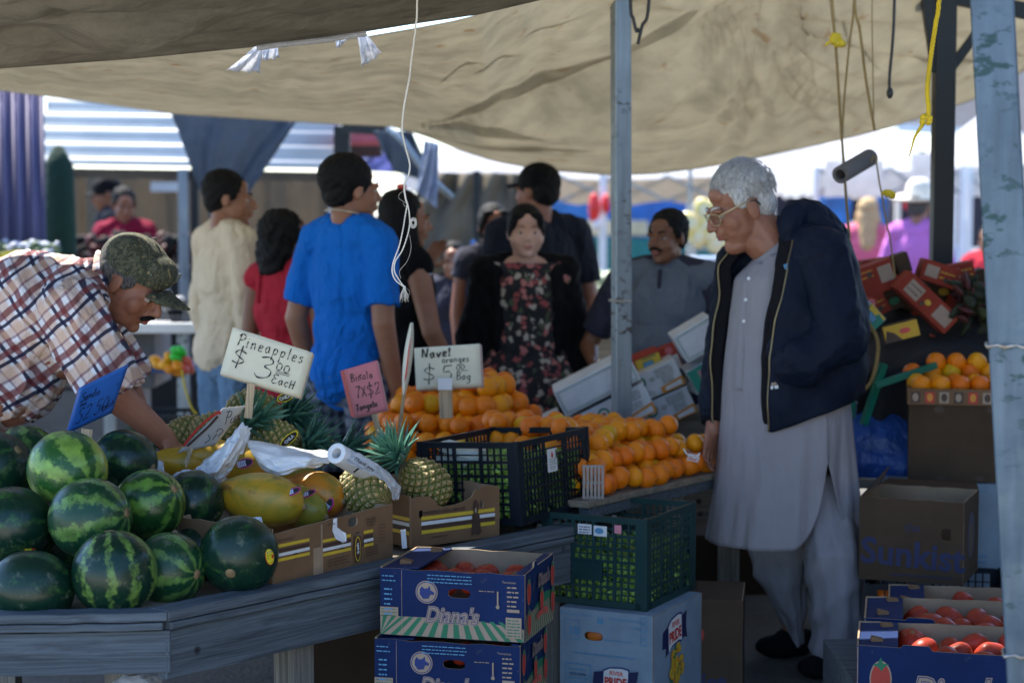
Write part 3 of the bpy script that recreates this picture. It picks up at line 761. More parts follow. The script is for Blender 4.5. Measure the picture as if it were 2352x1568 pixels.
def canopy(px0, px1, y_eave, Y, depth, rise, val, label, legs=True, mat='canopy', valmat=None, apex=.5, back=True):
    p0, p1 = W(px0, y_eave, Y), W(px1, y_eave, Y); z = p0.z
    th = thing('canopy_tent', label, 'canopy', ((p0.x + p1.x) / 2, Y, 0))
    ax = p0.x + (p1.x - p0.x) * apex; ay = Y + depth / 2; az = z + rise
    mb = MB(); n = 10
    C = [(p0.x, Y), (p1.x, Y), (p1.x, Y + depth), (p0.x, Y + depth)]
    for k in range(4):
        A, B = C[k], C[(k + 1) % 4]
        def P(i, j):
            u, v = i / n, j / n
            x = A[0] + (B[0] - A[0]) * u; y = A[1] + (B[1] - A[1]) * u
            s_ = -.12 * math.sin(PI * v) * rise - .03 * math.sin(PI * u) * (1 - v)
            return (x + (ax - x) * v, y + (ay - y) * v, z + (az - z) * v + s_)
        mb.grid(P, n + 1, n + 1)
    mb.build('roof', M[mat], th, smooth=True)
    mb = MB()
    for k in range(4 if back else 3):
        A, B = C[k], C[(k + 1) % 4]
        mb.grid(lambda i, j: (A[0] + (B[0] - A[0]) * i / 12, A[1] + (B[1] - A[1]) * i / 12 + .02 * math.sin(i * 2.3) * (1 - j), z - .03 * math.sin(PI * i / 12) * 1 - (val + .02 * math.sin(i * 2)) * (1 - j)), 13, 2)
    mb.build('valance', valmat or M[mat], th, smooth=True)
    if legs:
        for x, y in C: mb = MB(); mb.box((x, y, z / 2), (.045, .045, z)); mb.build('leg', M['white'], th)
        for A, B in ((C[0], C[1]), (C[3], C[2])):
            mb = MB()
            for k in range(4):
                xa = A[0] + (B[0] - A[0]) * k / 4; xb = A[0] + (B[0] - A[0]) * (k + 1) / 4; y = A[1]
                mb.bar((xa, y, z), (xb, y, z - .22), .02, .02); mb.bar((xa, y + .015, z - .22), (xb, y + .015, z), .02, .02)
            mb.build('truss', M['galv2'], th)
    return th
M['cream'] = tarp_mat('cream_canopy_cloth', (.72, .58, .42), (.8, .78, .7), .3, 2)
canopy(1165, 1655, 404, 17.5, 3, .75, .21, 'wide cream canopy tent in the middle distance behind the centre pole', valmat=M['cream'])
canopy(930, 1420, 398, 20.5, 3, .8, .16, 'white canopy tent farther back, left of the cream one', valmat=M['canopy'])
canopy(1660, 2010, 398, 18.5, 3, .9, .14, 'white canopy tent behind the old man')
canopy(1875, 2212, 384, 15.5, 2.6, .42, .21, 'white peaked canopy tent with a banner, above the pink shirt')
canopy(2188, 2520, 378, 16.5, 2.8, .5, .26, 'white canopy tent at the far right behind the steel pole')
for a0, a1, y0, y1, nm in ((1895, 2028, 368, 452, 'white banner hung left under the peaked canopy'), (2092, 2145, 352, 455, 'narrow white banner hung right under the peaked canopy')):
    mb = MB(); p = W((a0 + a1) / 2, (y0 + y1) / 2, 15.3); wd = (W(a1, y0, 15.3).x - W(a0, y0, 15.3).x); ht = W(a0, y0, 15.3).z - W(a0, y1, 15.3).z
    mb.box(p, (wd, .01, ht)); o = mb.build('banner', M['canopy']); tag(o, nm, 'banner')
# grey roofed building
th = thing('building', 'low grey building with a white edged roof beyond the right canopies', 'building', (W(2200, 400, 27).x, 27, 0))
p0, p1 = W(2055, 345, 27), W(2560, 345, 27)
mb = MB(); mb.box(((p0.x + p1.x) / 2, 29, p0.z / 2), (p1.x - p0.x, 4, p0.z)); mb.build('wall', pbr('grey_board', (.025, .022, .02), .8), th)
a = W(2055, 292, 26.4); b_ = W(2560, 330, 26.4)
mb = MB(); mb.bar(a, b_, .3, .10); mb.build('fascia', M['white'], th)
mb = MB(); mb.add([a + V3((0, .1, 0)), b_ + V3((0, .1, 0)), b_ + V3((0, 7, 3.6)), a + V3((0, 7, 3.2))], [(0, 1, 2, 3)]); mb.build('roof', pbr('grey_roof', (.05, .053, .065), .8), th, solid=.08)
# bus, only a slice shows
th = thing('bus', 'blue and teal bus with cream windows parked behind the cream canopy', 'bus', (W(1450, 600, 23).x, 23, 0))
x0, x1 = W(1235, 450, 23).x, W(1655, 450, 23).x; zt, zw, zb = W(0, 430, 23).z, W(0, 503, 23).z, W(0, 545, 23).z
Mb, Mt, Mc = pbr('blue_coach_paint', (.015, .14, .50), .35), pbr('teal_coach_paint', (.0, .16, .17), .4), pbr('cream_glass', (.62, .58, .40), .3)
mb = MB(); mb.box(((x0 + x1) / 2, 24.2, (.35 + zt) / 2), (x1 - x0, 2.4, zt - .35)); mb.box(((x0 + x1) / 2 - .02, 22.985, (zb + .35) / 2), (x1 - x0 - .1, .03, zb - .37), m=1)
mb.box((x1 - .15, 22.975, (zb + zt) / 2), (.3, .05, zt - zb - .02), m=1); mb.build('body', [Mb, Mt], th, bevel=.04)
for k in range(4):
    xa = x0 + .1 + (x1 - x0 - .5) * k / 4; mb = MB(); mb.box((xa + .19, 22.98, (zw + zb) / 2), (.36, .04, zw - zb - .03)); mb.build('window', Mc, th, bevel=.02)
for xx in (x0 + .4, x1 - .5): mb = MB(); mb.cyl((xx, 22.95, .45), (xx, 23.25, .45), .45, n=28); mb.cyl((xx, 22.93, .45), (xx, 22.96, .45), .2, n=20); mb.build('wheel', M['black'], th)
# red inflated / bag display on a pole
th = thing('hanging_bags', 'bright red bags hanging on a pale post left of the centre pole', 'bags', W(1375, 600, 16.8))
for px, py, rx, rz_, c in ((1365, 478, .05, .13, 'r'), (1392, 468, .035, .085, 'r'), (1371, 517, .04, .06, 'w')):
    mb = MB(); mb.ell(W(px, py, 16.8), (rx, .05, rz_)); mb.build('bag', pbr('red_bag' + c, (.75, .02, .015) if c == 'r' else (.8, .72, .68), .4), th, smooth=True)
mb = MB(); p = W(1385, 500, 16.9); mb.box((p.x, 16.9, p.z / 2 + .2), (.06, .06, p.z + .4)); mb.build('post', M['white'], th)
# stainless cabinet, produce heap
mb = MB(); p = W(1618, 600, 12.5); mb.box((p.x, 12.7, .55 + .05), (.26, .35, 1.1)); mb.box((p.x + .0, 12.7, 1.17), (.28, .37, .03)); o = mb.build('cabinet', pbr('stainless_steel', (.5, .5, .5), .3, .8), bevel=.01); tag(o, 'stainless steel cabinet behind the man in the grey shirt', 'cabinet')
mb = MB(); p = W(1680, 600, 13); mb.box((p.x + .03, 13.2, .6), (.16, .35, 1.2)); o = mb.build('cabinet', pbr('olive_steel', (.22, .21, .16), .5, .3), bevel=.01); tag(o, 'olive grey cabinet just left of the old man', 'cabinet')
M['chips'] = pbr('yellow_snack_bag', (.75, .55, .05), .35, col2=(.7, .65, .5), scale=14)
for k in range(14):
    mb = MB(); q = W(1600 + random.uniform(-18, 62), 475 + random.uniform(0, 85), 15.5); mb.ell(q, (.075, .04, .10), (random.uniform(-.3, .3), random.uniform(-.5, .5), 0), 12, 8)
    o = mb.build('snack_bag', M['chips'], smooth=True); tag(o, 'yellow snack bag on the far rack between the bus and the old man', 'snack bag', 'snack bags on the far rack')
th = thing('display_rack', 'far rack holding yellow snack bags', 'rack', (W(1625, 500, 15.7).x, 15.7, 0))
for px in (1585, 1665): mb = MB(); p = W(px, 500, 15.75); mb.box((p.x, 15.75, .9), (.03, .03, 1.8)); mb.build('post', M['galv2'], th)
for py in (500, 535, 572): mb = MB(); p = W(1625, py, 15.75); mb.box((p.x, 15.7, p.z), (.30, .2, .02)); mb.build('shelf', M['galv2'], th)
# far low table with greens between girl and pole
mb = MB()
for k in range(420):
    q = W(1345 + random.uniform(-60, 70), 655 + random.uniform(-22, 100) , 11.5 + random.uniform(-.3, .3)); a = random.uniform(.02, .05)
    mb.ell(q, (a, a * .6, a * .5), (random.random() * 3, random.random() * 3, random.random() * 3), 6, 4)
o = mb.build('leafy_greens', pbr('pale_greens', (.28, .38, .12), .6, col2=(.6, .6, .5), scale=8), smooth=True); tag(o, 'heap of pale leafy greens on the far table between the girl and the pole', 'greens', kind='stuff')
mb = MB(); p = W(1355, 720, 11.5); mb.box((p.x, 11.6, p.z - .08), (.5, .8, .05)); mb.box((p.x, 11.9, (p.z - .1) / 2), (.45, .05, p.z - .1)); o = mb.build('table', M['ply'], bevel=.005); tag(o, 'far wooden table under the heap of greens', 'table')
mb = MB()
for k in range(3): mb.box((W(1400, 800, 9.2).x, 9.4, .15 + k * .26), (.42, .34, .24))
o = mb.build('wooden_crate', M['ply'], bevel=.01); tag(o, 'stacked wooden crates between the girl and the man in grey', 'crates')

# booths under the right canopies
mb = MB(); x0, x1 = W(1690, 500, 19).x, W(2420, 500, 19).x
mb.grid(lambda i, j: (x0 + (x1 - x0) * i / 60, 19 + .06 * math.sin(i * .8), W(0, 436, 19).z * j), 61, 2)
o = mb.build('booth_backdrop', pbr('navy_cloth', (.012, .017, .04), .9), smooth=True, solid=.01); tag(o, 'dark navy cloth backdrop behind the people in pink', 'backdrop')
M['bluegoods'] = pbr('blue_goods', (.01, .14, .55), .5, var=.4, scale=6)
for k, (px, py, w_, h_, mm) in enumerate(((1918, 485, .22, .24, 'bluegoods'), (1880, 470, .12, .2, 'dark'), (2020, 485, .10, .3, 'bluegoods'), (2160, 590, .5, .1, 'bluegoods'), (2225, 600, .4, .14, 'white'), (1920, 540, .35, .16, 'white'), (2110, 470, .1, .12, 'red'))):
    if mm == 'red': mt = pbr('red_goods', (.5, .01, .03), .6)
    else: mt = M[mm]
    p = W(px, py, 17 + .2 * k); mb = MB()
    for q in range(3): mb.box(p + V3((random.uniform(-.05, .05), .1 * q, random.uniform(-.04, .04))), (w_, .06, h_), (0, random.uniform(-.1, .1), 0))
    o = mb.build('hanging_clothes', mt, bevel=.02); tag(o, ['bright blue garments hanging right of the jacket collar', 'black garments hanging beside the bright blue ones', 'narrow blue garment hanging above the pink shirt', 'blue cloth on the low booth table at right', 'white goods on the booth table near the right pole', 'white goods low behind the old man\'s shoulder', 'small red garment hanging beside the narrow banner'][k], 'clothes')
for px in (2190, 2225, 2005): mb = MB(); p = W(px, 500, 16); mb.box((p.x, 16, W(0, 384, 16).z / 2), (.05, .05, W(0, 384, 16).z)); o = mb.build('tent_pole', M['white']); tag(o, {2190: 'white tent pole right of the cowboy hat, next to the dark post', 2225: 'white tent pole nearest the wide steel pole', 2005: 'white tent pole right of the cardboard tube'}[px], 'pole')
# ================================================================== display tables
TZ, TZ2 = .60, .66
E0 = WZ(385, 1408, TZ); E1 = WZ(1345, 1206, TZ)            # front edge of the near table
ED = (E1 - E0).normalized(); EN = V3((-ED.y, ED.x, 0))     # along the edge / away from the viewer
F0 = WZ(1352, 1152, TZ2); F1 = WZ(1634, 1088, TZ2)
FD = (F1 - F0).normalized(); FN = V3((-FD.y, FD.x, 0))
EL = W(-260, 1450, 4.62); EL.z = TZ
LD = (E0 - EL).normalized()
th = thing('display_table', 'long weathered grey plank table carrying melons, papayas and pineapples', 'table', (-.5, 5.4, 0))
def slab(pts, z0, z1, mb=None, m=0):
    mb = mb or MB(); n = len(pts)
    mb.add([(p.x, p.y, z1) for p in pts] + [(p.x, p.y, z0) for p in pts], [tuple(range(n)), tuple(range(n, 2 * n))[::-1]] + [(i, i + n, (i + 1) % n + n, (i + 1) % n) for i in range(n)], m); return mb
back = 2.2
pts = [EL + V3((0, .06, 0)), E0 + EN * .05, E1 + EN * .05, E1 + EN * 1.2, V3((EL.x, 5.5, TZ))]
slab(pts, TZ - .045, TZ - .018).build('tabletop', M['ply'], th)
def plank(a, b, n, z0, z1, th_, name='plank', mat='wood'):
    """board along a-b, thickness th_ towards n"""
    mb = MB(); d = (b - a).normalized(); L = (b - a).length; N = 14
    vs = []
    for k in range(N + 1):
        p = a + d * (L * k / N); w1 = .0022 * noise.noise(V3((k * .9, z0 * 9, a.x)));
        for (nn, z) in ((0, z0), (0, z1), (th_, z1), (th_, z0)):
            q = p + n * (nn + w1); vs.append((q.x, q.y, z + w1 * .8))
    mb.add(vs, [(k * 4 + i, k * 4 + (i + 1) % 4, (k + 1) * 4 + (i + 1) % 4, (k + 1) * 4 + i) for k in range(N) for i in range(4)] + [(3, 2, 1, 0), (N * 4, N * 4 + 1, N * 4 + 2, N * 4 + 3)])
    # local x runs along the plank for the grain
    ang = math.atan2(d.y, d.x)
    o = bpy.data.objects.new(name, None)
    me = bpy.data.meshes.new(name); Mx = Matrix.Translation(a) @ Matrix.Rotation(ang, 4, 'Z'); inv = Mx.inverted()
    me.from_pydata([tuple(inv @ V3(p)) for p in mb.v], [], mb.f); me.materials.append(M[mat]); me.update()
    bpy.data.objects.remove(o); o = bpy.data.objects.new(name, me); COL.objects.link(o)
    o.parent = th; o.location = V3((a.x, a.y, 0)) * 1 - V3((th.location.x, th.location.y, 0)); o.location.z = a.z - th.location.z; o.rotation_euler = (0, 0, ang)
    md = o.modifiers.new('b', 'BEVEL'); md.width = .003; md.segments = 2; md.limit_method = 'ANGLE'; md.angle_limit = R(40)
    return o
ez = V3((0, 0, 0))
plank(E0 + ED * .004, E1, EN, TZ - .022, TZ + .004, .075, 'edge_board')
plank(EL, E0 - LD * .002, V3((0, 1, 0)), TZ - .020, TZ + .002, .07, 'edge_board')
plank(E0 + ED * .012 - EN * .0 , E1 - ED * .05, EN, TZ - .043, TZ - .025, .085, 'edge_board')
plank(EL, E0 - LD * .012, V3((0, 1, 0)), TZ - .041, TZ - .023, .085, 'edge_board')
plank(E0 + ED * .006 + EN * .012, E1 - ED * .02 + EN * .012, EN, TZ - .165, TZ - .046, .034, 'apron_board')
plank(EL + V3((0, .012, 0)), E0 + V3((.003, .014, 0)), V3((0, 1, 0)), TZ - .148, TZ - .045, .034, 'apron_board')
for t in (.50, 1.18):
    p = E0 + ED * t + EN * .09; mb = MB(); mb.box((p.x, p.y, (TZ - .05) / 2), (.075, .075, TZ - .05), (0, 0, math.atan2(ED.y, ED.x))); mb.build('leg', M['wood_y'], th, bevel=.003)
p = EL.lerp(E0, .80) + V3((0, .12, 0)); mb = MB(); mb.box((p.x, p.y, (TZ - .05) / 2), (.075, .075, TZ - .05)); mb.build('leg', M['wood_y'], th, bevel=.003)
for p in (V3((EL.x + .08, 5.38, 0)), E1 + EN * 1.1 + V3((.05, -.05, 0))): mb = MB(); mb.box((p.x, p.y, (TZ - .05) / 2), (.075, .075, TZ - .05)); mb.build('leg', M['wood_y'], th, bevel=.003)
a = WZ(1200, 1470, .22); a = V3((W(1180, 1470, 5.98).x, 5.98, .26)); b_ = V3((W(1335, 1440, 6.02).x, 6.02, .27))
plank(a, b_, V3((0, 1, 0)), .215, .325, .035, 'stretcher')
# plastic bag stuffed beside the leg
mb = MB(); q = W(312, 1566, 4.75)
def P(i, j):
    u, v = i / 16 * 2 * PI, j / 10; r = .062 * math.sin(PI * min(1, v + .06)) ** .6
    n_ = noise.noise(V3((math.cos(u) * 2, math.sin(u) * 2, v * 5))) * .03
    return q + V3(((r + n_) * math.cos(u) * 1.2, (r + n_) * math.sin(u) * .6, .02 - .13 * v))
mb.grid(P, 16, 11, closed=True); o = mb.build('plastic_bag', M['white_cloth'], smooth=True); tag(o, 'crumpled white plastic bag hung under the table corner', 'bag')
# second, slightly higher table
th2 = thing('display_table', 'higher plywood table carrying the piled oranges', 'table', (.3, 7, 0))
slab([F0 + FD * .0, F1 + FD * .5, F1 + FD * .5 + FN * 1.3, F0 - FD * .25 + FN * .45, F0 - FD * .25 + FN * 1.3], TZ2 - .02, TZ2).build('tabletop', M['ply'], th2, bevel=.002)
slab([F0 + FD * .02 + FN * .01, F1 + FD * .49 + FN * .01, F1 + FD * .49 + FN * .05, F0 + FD * .02 + FN * .05], TZ2 - .055, TZ2 - .021).build('apron', M['wood'], th2, bevel=.002)
for a_, b2 in ((-.1, .08), (.62, .08), (1.0, .08), (-.1, 1.1), (1.0, 1.1)): p = F0 + FD * a_ + FN * b2; mb = MB(); mb.box((p.x, p.y, (TZ2 - .055) / 2), (.07, .07, TZ2 - .055)); mb.build('leg', M['wood_y'], th2, bevel=.003)

# ================================================================== watermelons
def melon_mat(name, dark, light, lite_amt, belly=0, bellyc=(.45, .42, .04), freq=9, seed=0):
    m, nt, b = base(name)
    tc = nt.nodes.new('ShaderNodeTexCoord'); sp = nt.nodes.new('ShaderNodeSeparateXYZ'); nt.links.new(tc.outputs['Object'], sp.inputs[0])
    mp = nt.nodes.new('ShaderNodeMapping'); mp.inputs['Location'].default_value = (seed, seed * .7, 0); nt.links.new(tc.outputs['Object'], mp.inputs[0])
    v = mp.outputs[0]
    ang = math_(nt, 'ARCTAN2', sp.outputs[1], sp.outputs[0])
    n1 = nz(nt, v, 14, 4, .65); n7 = nz(nt, v, 7, 2, .5); n25 = nz(nt, v, 27, 3, .6); n2 = nz(nt, v, 60, 5, .75); nb = nz(nt, v, 5, 3, .5)
    a = math_(nt, 'ADD', ang, math_(nt, 'ADD', math_(nt, 'MULTIPLY', math_(nt, 'SUBTRACT', n7, .5), .7), math_(nt, 'MULTIPLY', math_(nt, 'SUBTRACT', n25, .5), .55)))
    st = math_(nt, 'SINE', math_(nt, 'MULTIPLY', a, freq))
    s2 = math_(nt, 'ADD', st, math_(nt, 'MULTIPLY', math_(nt, 'SUBTRACT', n2, .5), 5.0))
    s2 = math_(nt, 'ADD', s2, math_(nt, 'MULTIPLY', math_(nt, 'SUBTRACT', nb, .5), 4.0))
    f = ramp(nt, math_(nt, 'MULTIPLY_ADD', s2, .25, .5), [(.62 - lite_amt, (0, 0, 0)), (.86 - lite_amt, (1, 1, 1))])
    lt = ramp(nt, nz(nt, v, 30, 4), [(.3, tuple(c * .6 for c in light)), (.7, tuple(min(1, c * 1.35) for c in light))])
    o = mix(nt, f, dark, lt)
    if belly:
        g = math_(nt, 'MULTIPLY_ADD', sp.outputs[0], 8.0, math_(nt, 'MULTIPLY', math_(nt, 'SUBTRACT', nb, .5), 1.2))
        fb = ramp(nt, math_(nt, 'ADD', g, .2), [(.40, (0, 0, 0)), (.85, (belly,) * 3)])
        yc = mix(nt, ramp(nt, n2, [(.45, (0, 0, 0)), (.6, (1, 1, 1))]), bellyc, (bellyc[0] * .45, bellyc[1] * .6, bellyc[2]))
        o = mix(nt, fb, o, yc)
    # dusty scuffs
    sc = ramp(nt, nz(nt, v, 22, 6, .8), [(.57, (0, 0, 0)), (.72, (.55, .55, .55))])
    o = mix(nt, sc, o, (.22, .24, .16))
    nt.links.new(o, b.inputs['Base Color'])
    r = ramp(nt, nz(nt, v, 9, 4), [(.3, (.22,) * 3), (.7, (.40,) * 3)]); nt.links.new(r, b.inputs['Roughness'])
    b.inputs['Specular IOR Level'].default_value = .38
    bump(nt, b, math_(nt, 'ADD', n1, math_(nt, 'MULTIPLY', n2, .08)), .12, .01)
    return m
DK, DK2, LT = (.004, .026, .014), (.008, .048, .02), (.12, .24, .035)
MM = {
 'dark': melon_mat('dark_melon_rind', DK, (.028, .085, .02), .02, 0, freq=7, seed=1),
 'stripe': melon_mat('striped_melon_rind', DK, (.11, .20, .04), .13, 0, freq=9, seed=2),
 'stripe2': melon_mat('broad_striped_melon_rind', DK2, (.10, .20, .045), .13, 0, freq=8, seed=5),
 'light': melon_mat('pale_melon_rind', (.02, .085, .018), (.17, .30, .05), .26, 1, (.46, .46, .04), freq=7, seed=3),
 'yellow': melon_mat('yellow_bellied_melon_rind', (.01, .05, .012), (.09, .19, .03), .16, 1, (.5, .42, .02), freq=8, seed=4),
}
M['stem'] = pbr('dry_stem', (.30, .20, .09), .9, scale=60, col2=(.10, .07, .03))
M['sticker_y'] = pbr('yellow_sticker', (.72, .60, .02), .4, var=.05, bmp=0)
M['sticker_r'] = pbr('red_ink', (.55, .03, .02), .45, var=.05, bmp=0)
M['ink'] = pbr('black_ink', (.012, .012, .014), .55, var=.1, bmp=0)
M['ink_blue'] = pbr('blue_ink', (.03, .09, .42), .5, var=.1, bmp=0)
M['label_w'] = pbr('white_label', (.72, .74, .76), .5, var=.04, bmp=0)
def melon_mesh(seed, el=1.06):
    mb = MB(); n, k = 56, 36
    def P(i, j):
        ph = PI * (j + .001) / (k - .998); t = 2 * PI * i / n
        d = V3((math.sin(ph) * math.cos(t), math.sin(ph) * math.sin(t), math.cos(ph)))
        r = 1 + .012 * noise.noise(d * 1.7 + V3((seed, 0, 0))) + .0035 * math.cos(t * 9 + seed) * math.sin(ph)
        r -= .05 * math.exp(-(ph / .16) ** 2) + .03 * math.exp(-((PI - ph) / .12) ** 2)
        return d * r * V3((1, 1, el)).length / V3((1, 1, 1)).length if False else V3((d.x * r, d.y * r, d.z * r * el))
    mb.grid(P, n, k + 1, closed=True); return mb
WGR = 'watermelons heaped on the near table'
def melon(px, py, Y, r, kind, axis, label, sticker=None, stem=0, el=1.05):
    """axis: direction of the stem end in world space"""
    c = W(px, py, Y)
    q = V3(axis).to_track_quat('Z', 'Y').to_euler()
    th = thing('watermelon', label, 'watermelon', c, group=WGR, rot=q)
    mb = melon_mesh(px * .01, el); mb.v = [(a * r, b * r, d * r) for a, b, d in mb.v]
    mb.build('rind', MM[kind], th, smooth=True, local=True)
    s = MB(); s.lathe([(.0, .004), (.011, .003), (.013, 0), (.011, -.004)] if not stem else [(.0, .016), (.004, .015), (.005, .004), (.012, .001), (.014, -.003)], 14, M=Matrix.Translation((0, 0, r * el * .965)))
    s.build('stem_scar', M['stem'], th, smooth=True, local=True)
    if sticker:
        d = (W(sticker[0], sticker[1], Y - r * .5) - c); rot = q.to_matrix().transposed()
        v = (rot @ d); v = V3((v.x, v.y, v.z / el)).normalized(); v = V3((v.x * r, v.y * r, v.z * r * el))
        nrm = V3((v.x, v.y, v.z / el / el)).normalized()
        up = rot @ V3((sticker[2], 0, 1)); X = up.cross(nrm)
        Fm = frame(v + nrm * .0004, X, up)
        st = MB()
        def disc(rx, ry, n, m, cx=0, cy=0):
            def Q(u, w_):   # bend onto the rind
                x = cx + u; y = cy + w_; return Fm @ V3((x, y, n - (x * x + y * y) / (2 * r) * 1.0))
            vs = []; fs = []; K = 6
            for a in range(K + 1):
                for bb in range(28):
                    t = 2 * PI * bb / 28; vs.append(Q(rx * a / K * math.cos(t), ry * a / K * math.sin(t)))
            for a in range(K):
                for bb in range(28): fs.append((a * 28 + bb, a * 28 + (bb + 1) % 28, (a + 1) * 28 + (bb + 1) % 28, (a + 1) * 28 + bb))
            st.add(vs, fs, m)
        disc(.0165, .0215, .0005, 1); disc(.0148, .0198, .001, 0); disc(.0048, .0048, .0016, 1, .0085, -.002 if sticker[3] else .003)
        Fb = Fm @ Matrix.Translation((0, 0, .0007))
        text(st, Fb, 'MELON', .0062, 0, -.003, .0, 2, bold=.0001); text(st, Fb, 'SEEDLESS', .0045, -.002, .0035, .0002, 2)
        text(st, Fb, '5421', .0075, 0, .0125 if not sticker[3] else -.0135, -.0008, 2, bold=.0001)
        st.poly(Fb @ Matrix.Translation((0, 0, -.0004)), [(-.009, -.012), (.009, -.012), (.009, -.007), (-.009, -.007)] if not sticker[3] else [(-.009, .007), (.009, .007), (.009, .012), (-.009, .012)], 0, 3)
        st.build('sticker', [M['sticker_y'], M['sticker_r'], M['ink'], M['ink_blue']], th, smooth=True, local=True)
    return th
# back row to front row
melon(155, 1079, 5.14, .103, 'light', (.72, -.62, -.30), 'pale green striped watermelon with a curled stem topping the heap', stem=1, el=1.04)
melon(-12, 1080, 5.30, .105, 'dark', (.6, -.3, .5), 'dark watermelon cut off by the left edge, highest on that side', el=1.0)
melon(62, 1062, 5.48, .100, 'stripe2', (-.3, .2, .9), 'watermelon peeking out behind the pale green one, above its left shoulder')
melon(284, 1060, 5.38, .088, 'dark', (.9, -.3, -.15), 'dark watermelon right behind the pale green one, under the blue sign')
melon(28, 1206, 5.02, .099, 'dark', (.75, -.1, .1), 'dark watermelon at left edge with a yellow sticker low on it', (60, 1250, .15, 0))
melon(207, 1190, 4.97, .103, 'stripe2', (.92, -.25, .18), 'broad striped watermelon at the centre of the heap below the pale green one', el=1.03)
melon(343, 1158, 5.13, .092, 'yellow', (.75, -.35, .5), 'watermelon with a bright yellow ground patch in the middle of the heap', el=1.02)
melon(444, 1153, 5.32, .084, 'dark', (.2, .2, .95), 'dark mottled watermelon leaning on the yellow papaya', el=1.04)
melon(72, 1352, 4.78, .094, 'dark', (-.85, -.2, .1), 'dark watermelon lowest at the left front corner of the heap', el=1.12)
melon(263, 1316, 4.80, .104, 'stripe', (-.12, .12, .98), 'front watermelon with upright light stripes and pale scratches', el=1.02)
melon(388, 1306, 4.95, .093, 'stripe2', (.85, -.5, -.05), 'dark green watermelon squeezed between the upright striped one and the stickered one', el=1.0)
melon(452, 1268, 5.20, .070, 'dark', (0, 0, 1), 'mostly hidden small watermelon in the gap behind the stickered one')
melon(549, 1273, 4.98, .100, 'dark', (-.10, -.93, -.32), 'dark scuffed watermelon at right front with a yellow sticker and blossom scar', (616, 1277, -.2, 1), el=.98)
# supports hidden below
for px, py, Y, r in ((150, 1235, 5.20, .098), (300, 1240, 5.22, .09), (10, 1335, 5.05, .09), (60, 1215, 5.42, .1), (270, 1190, 5.46, .1)):
    melon(px, py, Y, r, 'dark', (random.uniform(-1, 1), .3, .5), 'dark watermelon hidden deep inside the heap, seen only through gaps')

# ================================================================== papayas
def papaya_mat(name, c1, c2, c3, seed=0):
    m, nt, b = base(name); v = coords(nt)
    mp = nt.nodes.new('ShaderNodeMapping'); mp.inputs['Location'].default_value = (seed, seed, 0); nt.links.new(v, mp.inputs[0]); v = mp.outputs[0]
    n = nz(nt, v, 7, 3, .5, .4); n2 = nz(nt, v, 40, 5, .75)
    o = ramp(nt, n, [(.28, c3), (.45, c1), (.75, c2)])
    o = mix(nt, ramp(nt, nz(nt, v, 16, 4, .65, .6), [(.50, (0, 0, 0)), (.68, (.75, .75, .75))]), o, (c1[0] * .38, c1[1] * .75, .018)); o = mix(nt, ramp(nt, n2, [(.56, (0, 0, 0)), (.7, (.5, .5, .5))]), o, (c1[0] * .4, c1[1] * .6, .015))
    br = ramp(nt, nz(nt, v, 12, 4, .6), [(.62, (0, 0, 0)), (.70, (.8, .8, .8))]); o = mix(nt, br, o, (.14, .05, .015))
    nt.links.new(o, b.inputs['Base Color']); b.inputs['Roughness'].default_value = .42
    b.inputs['Subsurface Weight'].default_value = .08; b.inputs['Subsurface Radius'].default_value = (.02, .01, .003)
    bump(nt, b, n2, .12, .004); return m
PM = [papaya_mat('yellow_papaya_skin', (.44, .26, .015), (.54, .25, .012), (.20, .20, .02)), papaya_mat('green_papaya_skin', (.24, .22, .02), (.34, .24, .02), (.08, .13, .02), 3), papaya_mat('orange_papaya_skin', (.52, .20, .015), (.60, .15, .012), (.24, .20, .02), 6)]
M['pink'] = pbr('magenta_ink', (.55, .02, .25), .5, var=0, bmp=0)
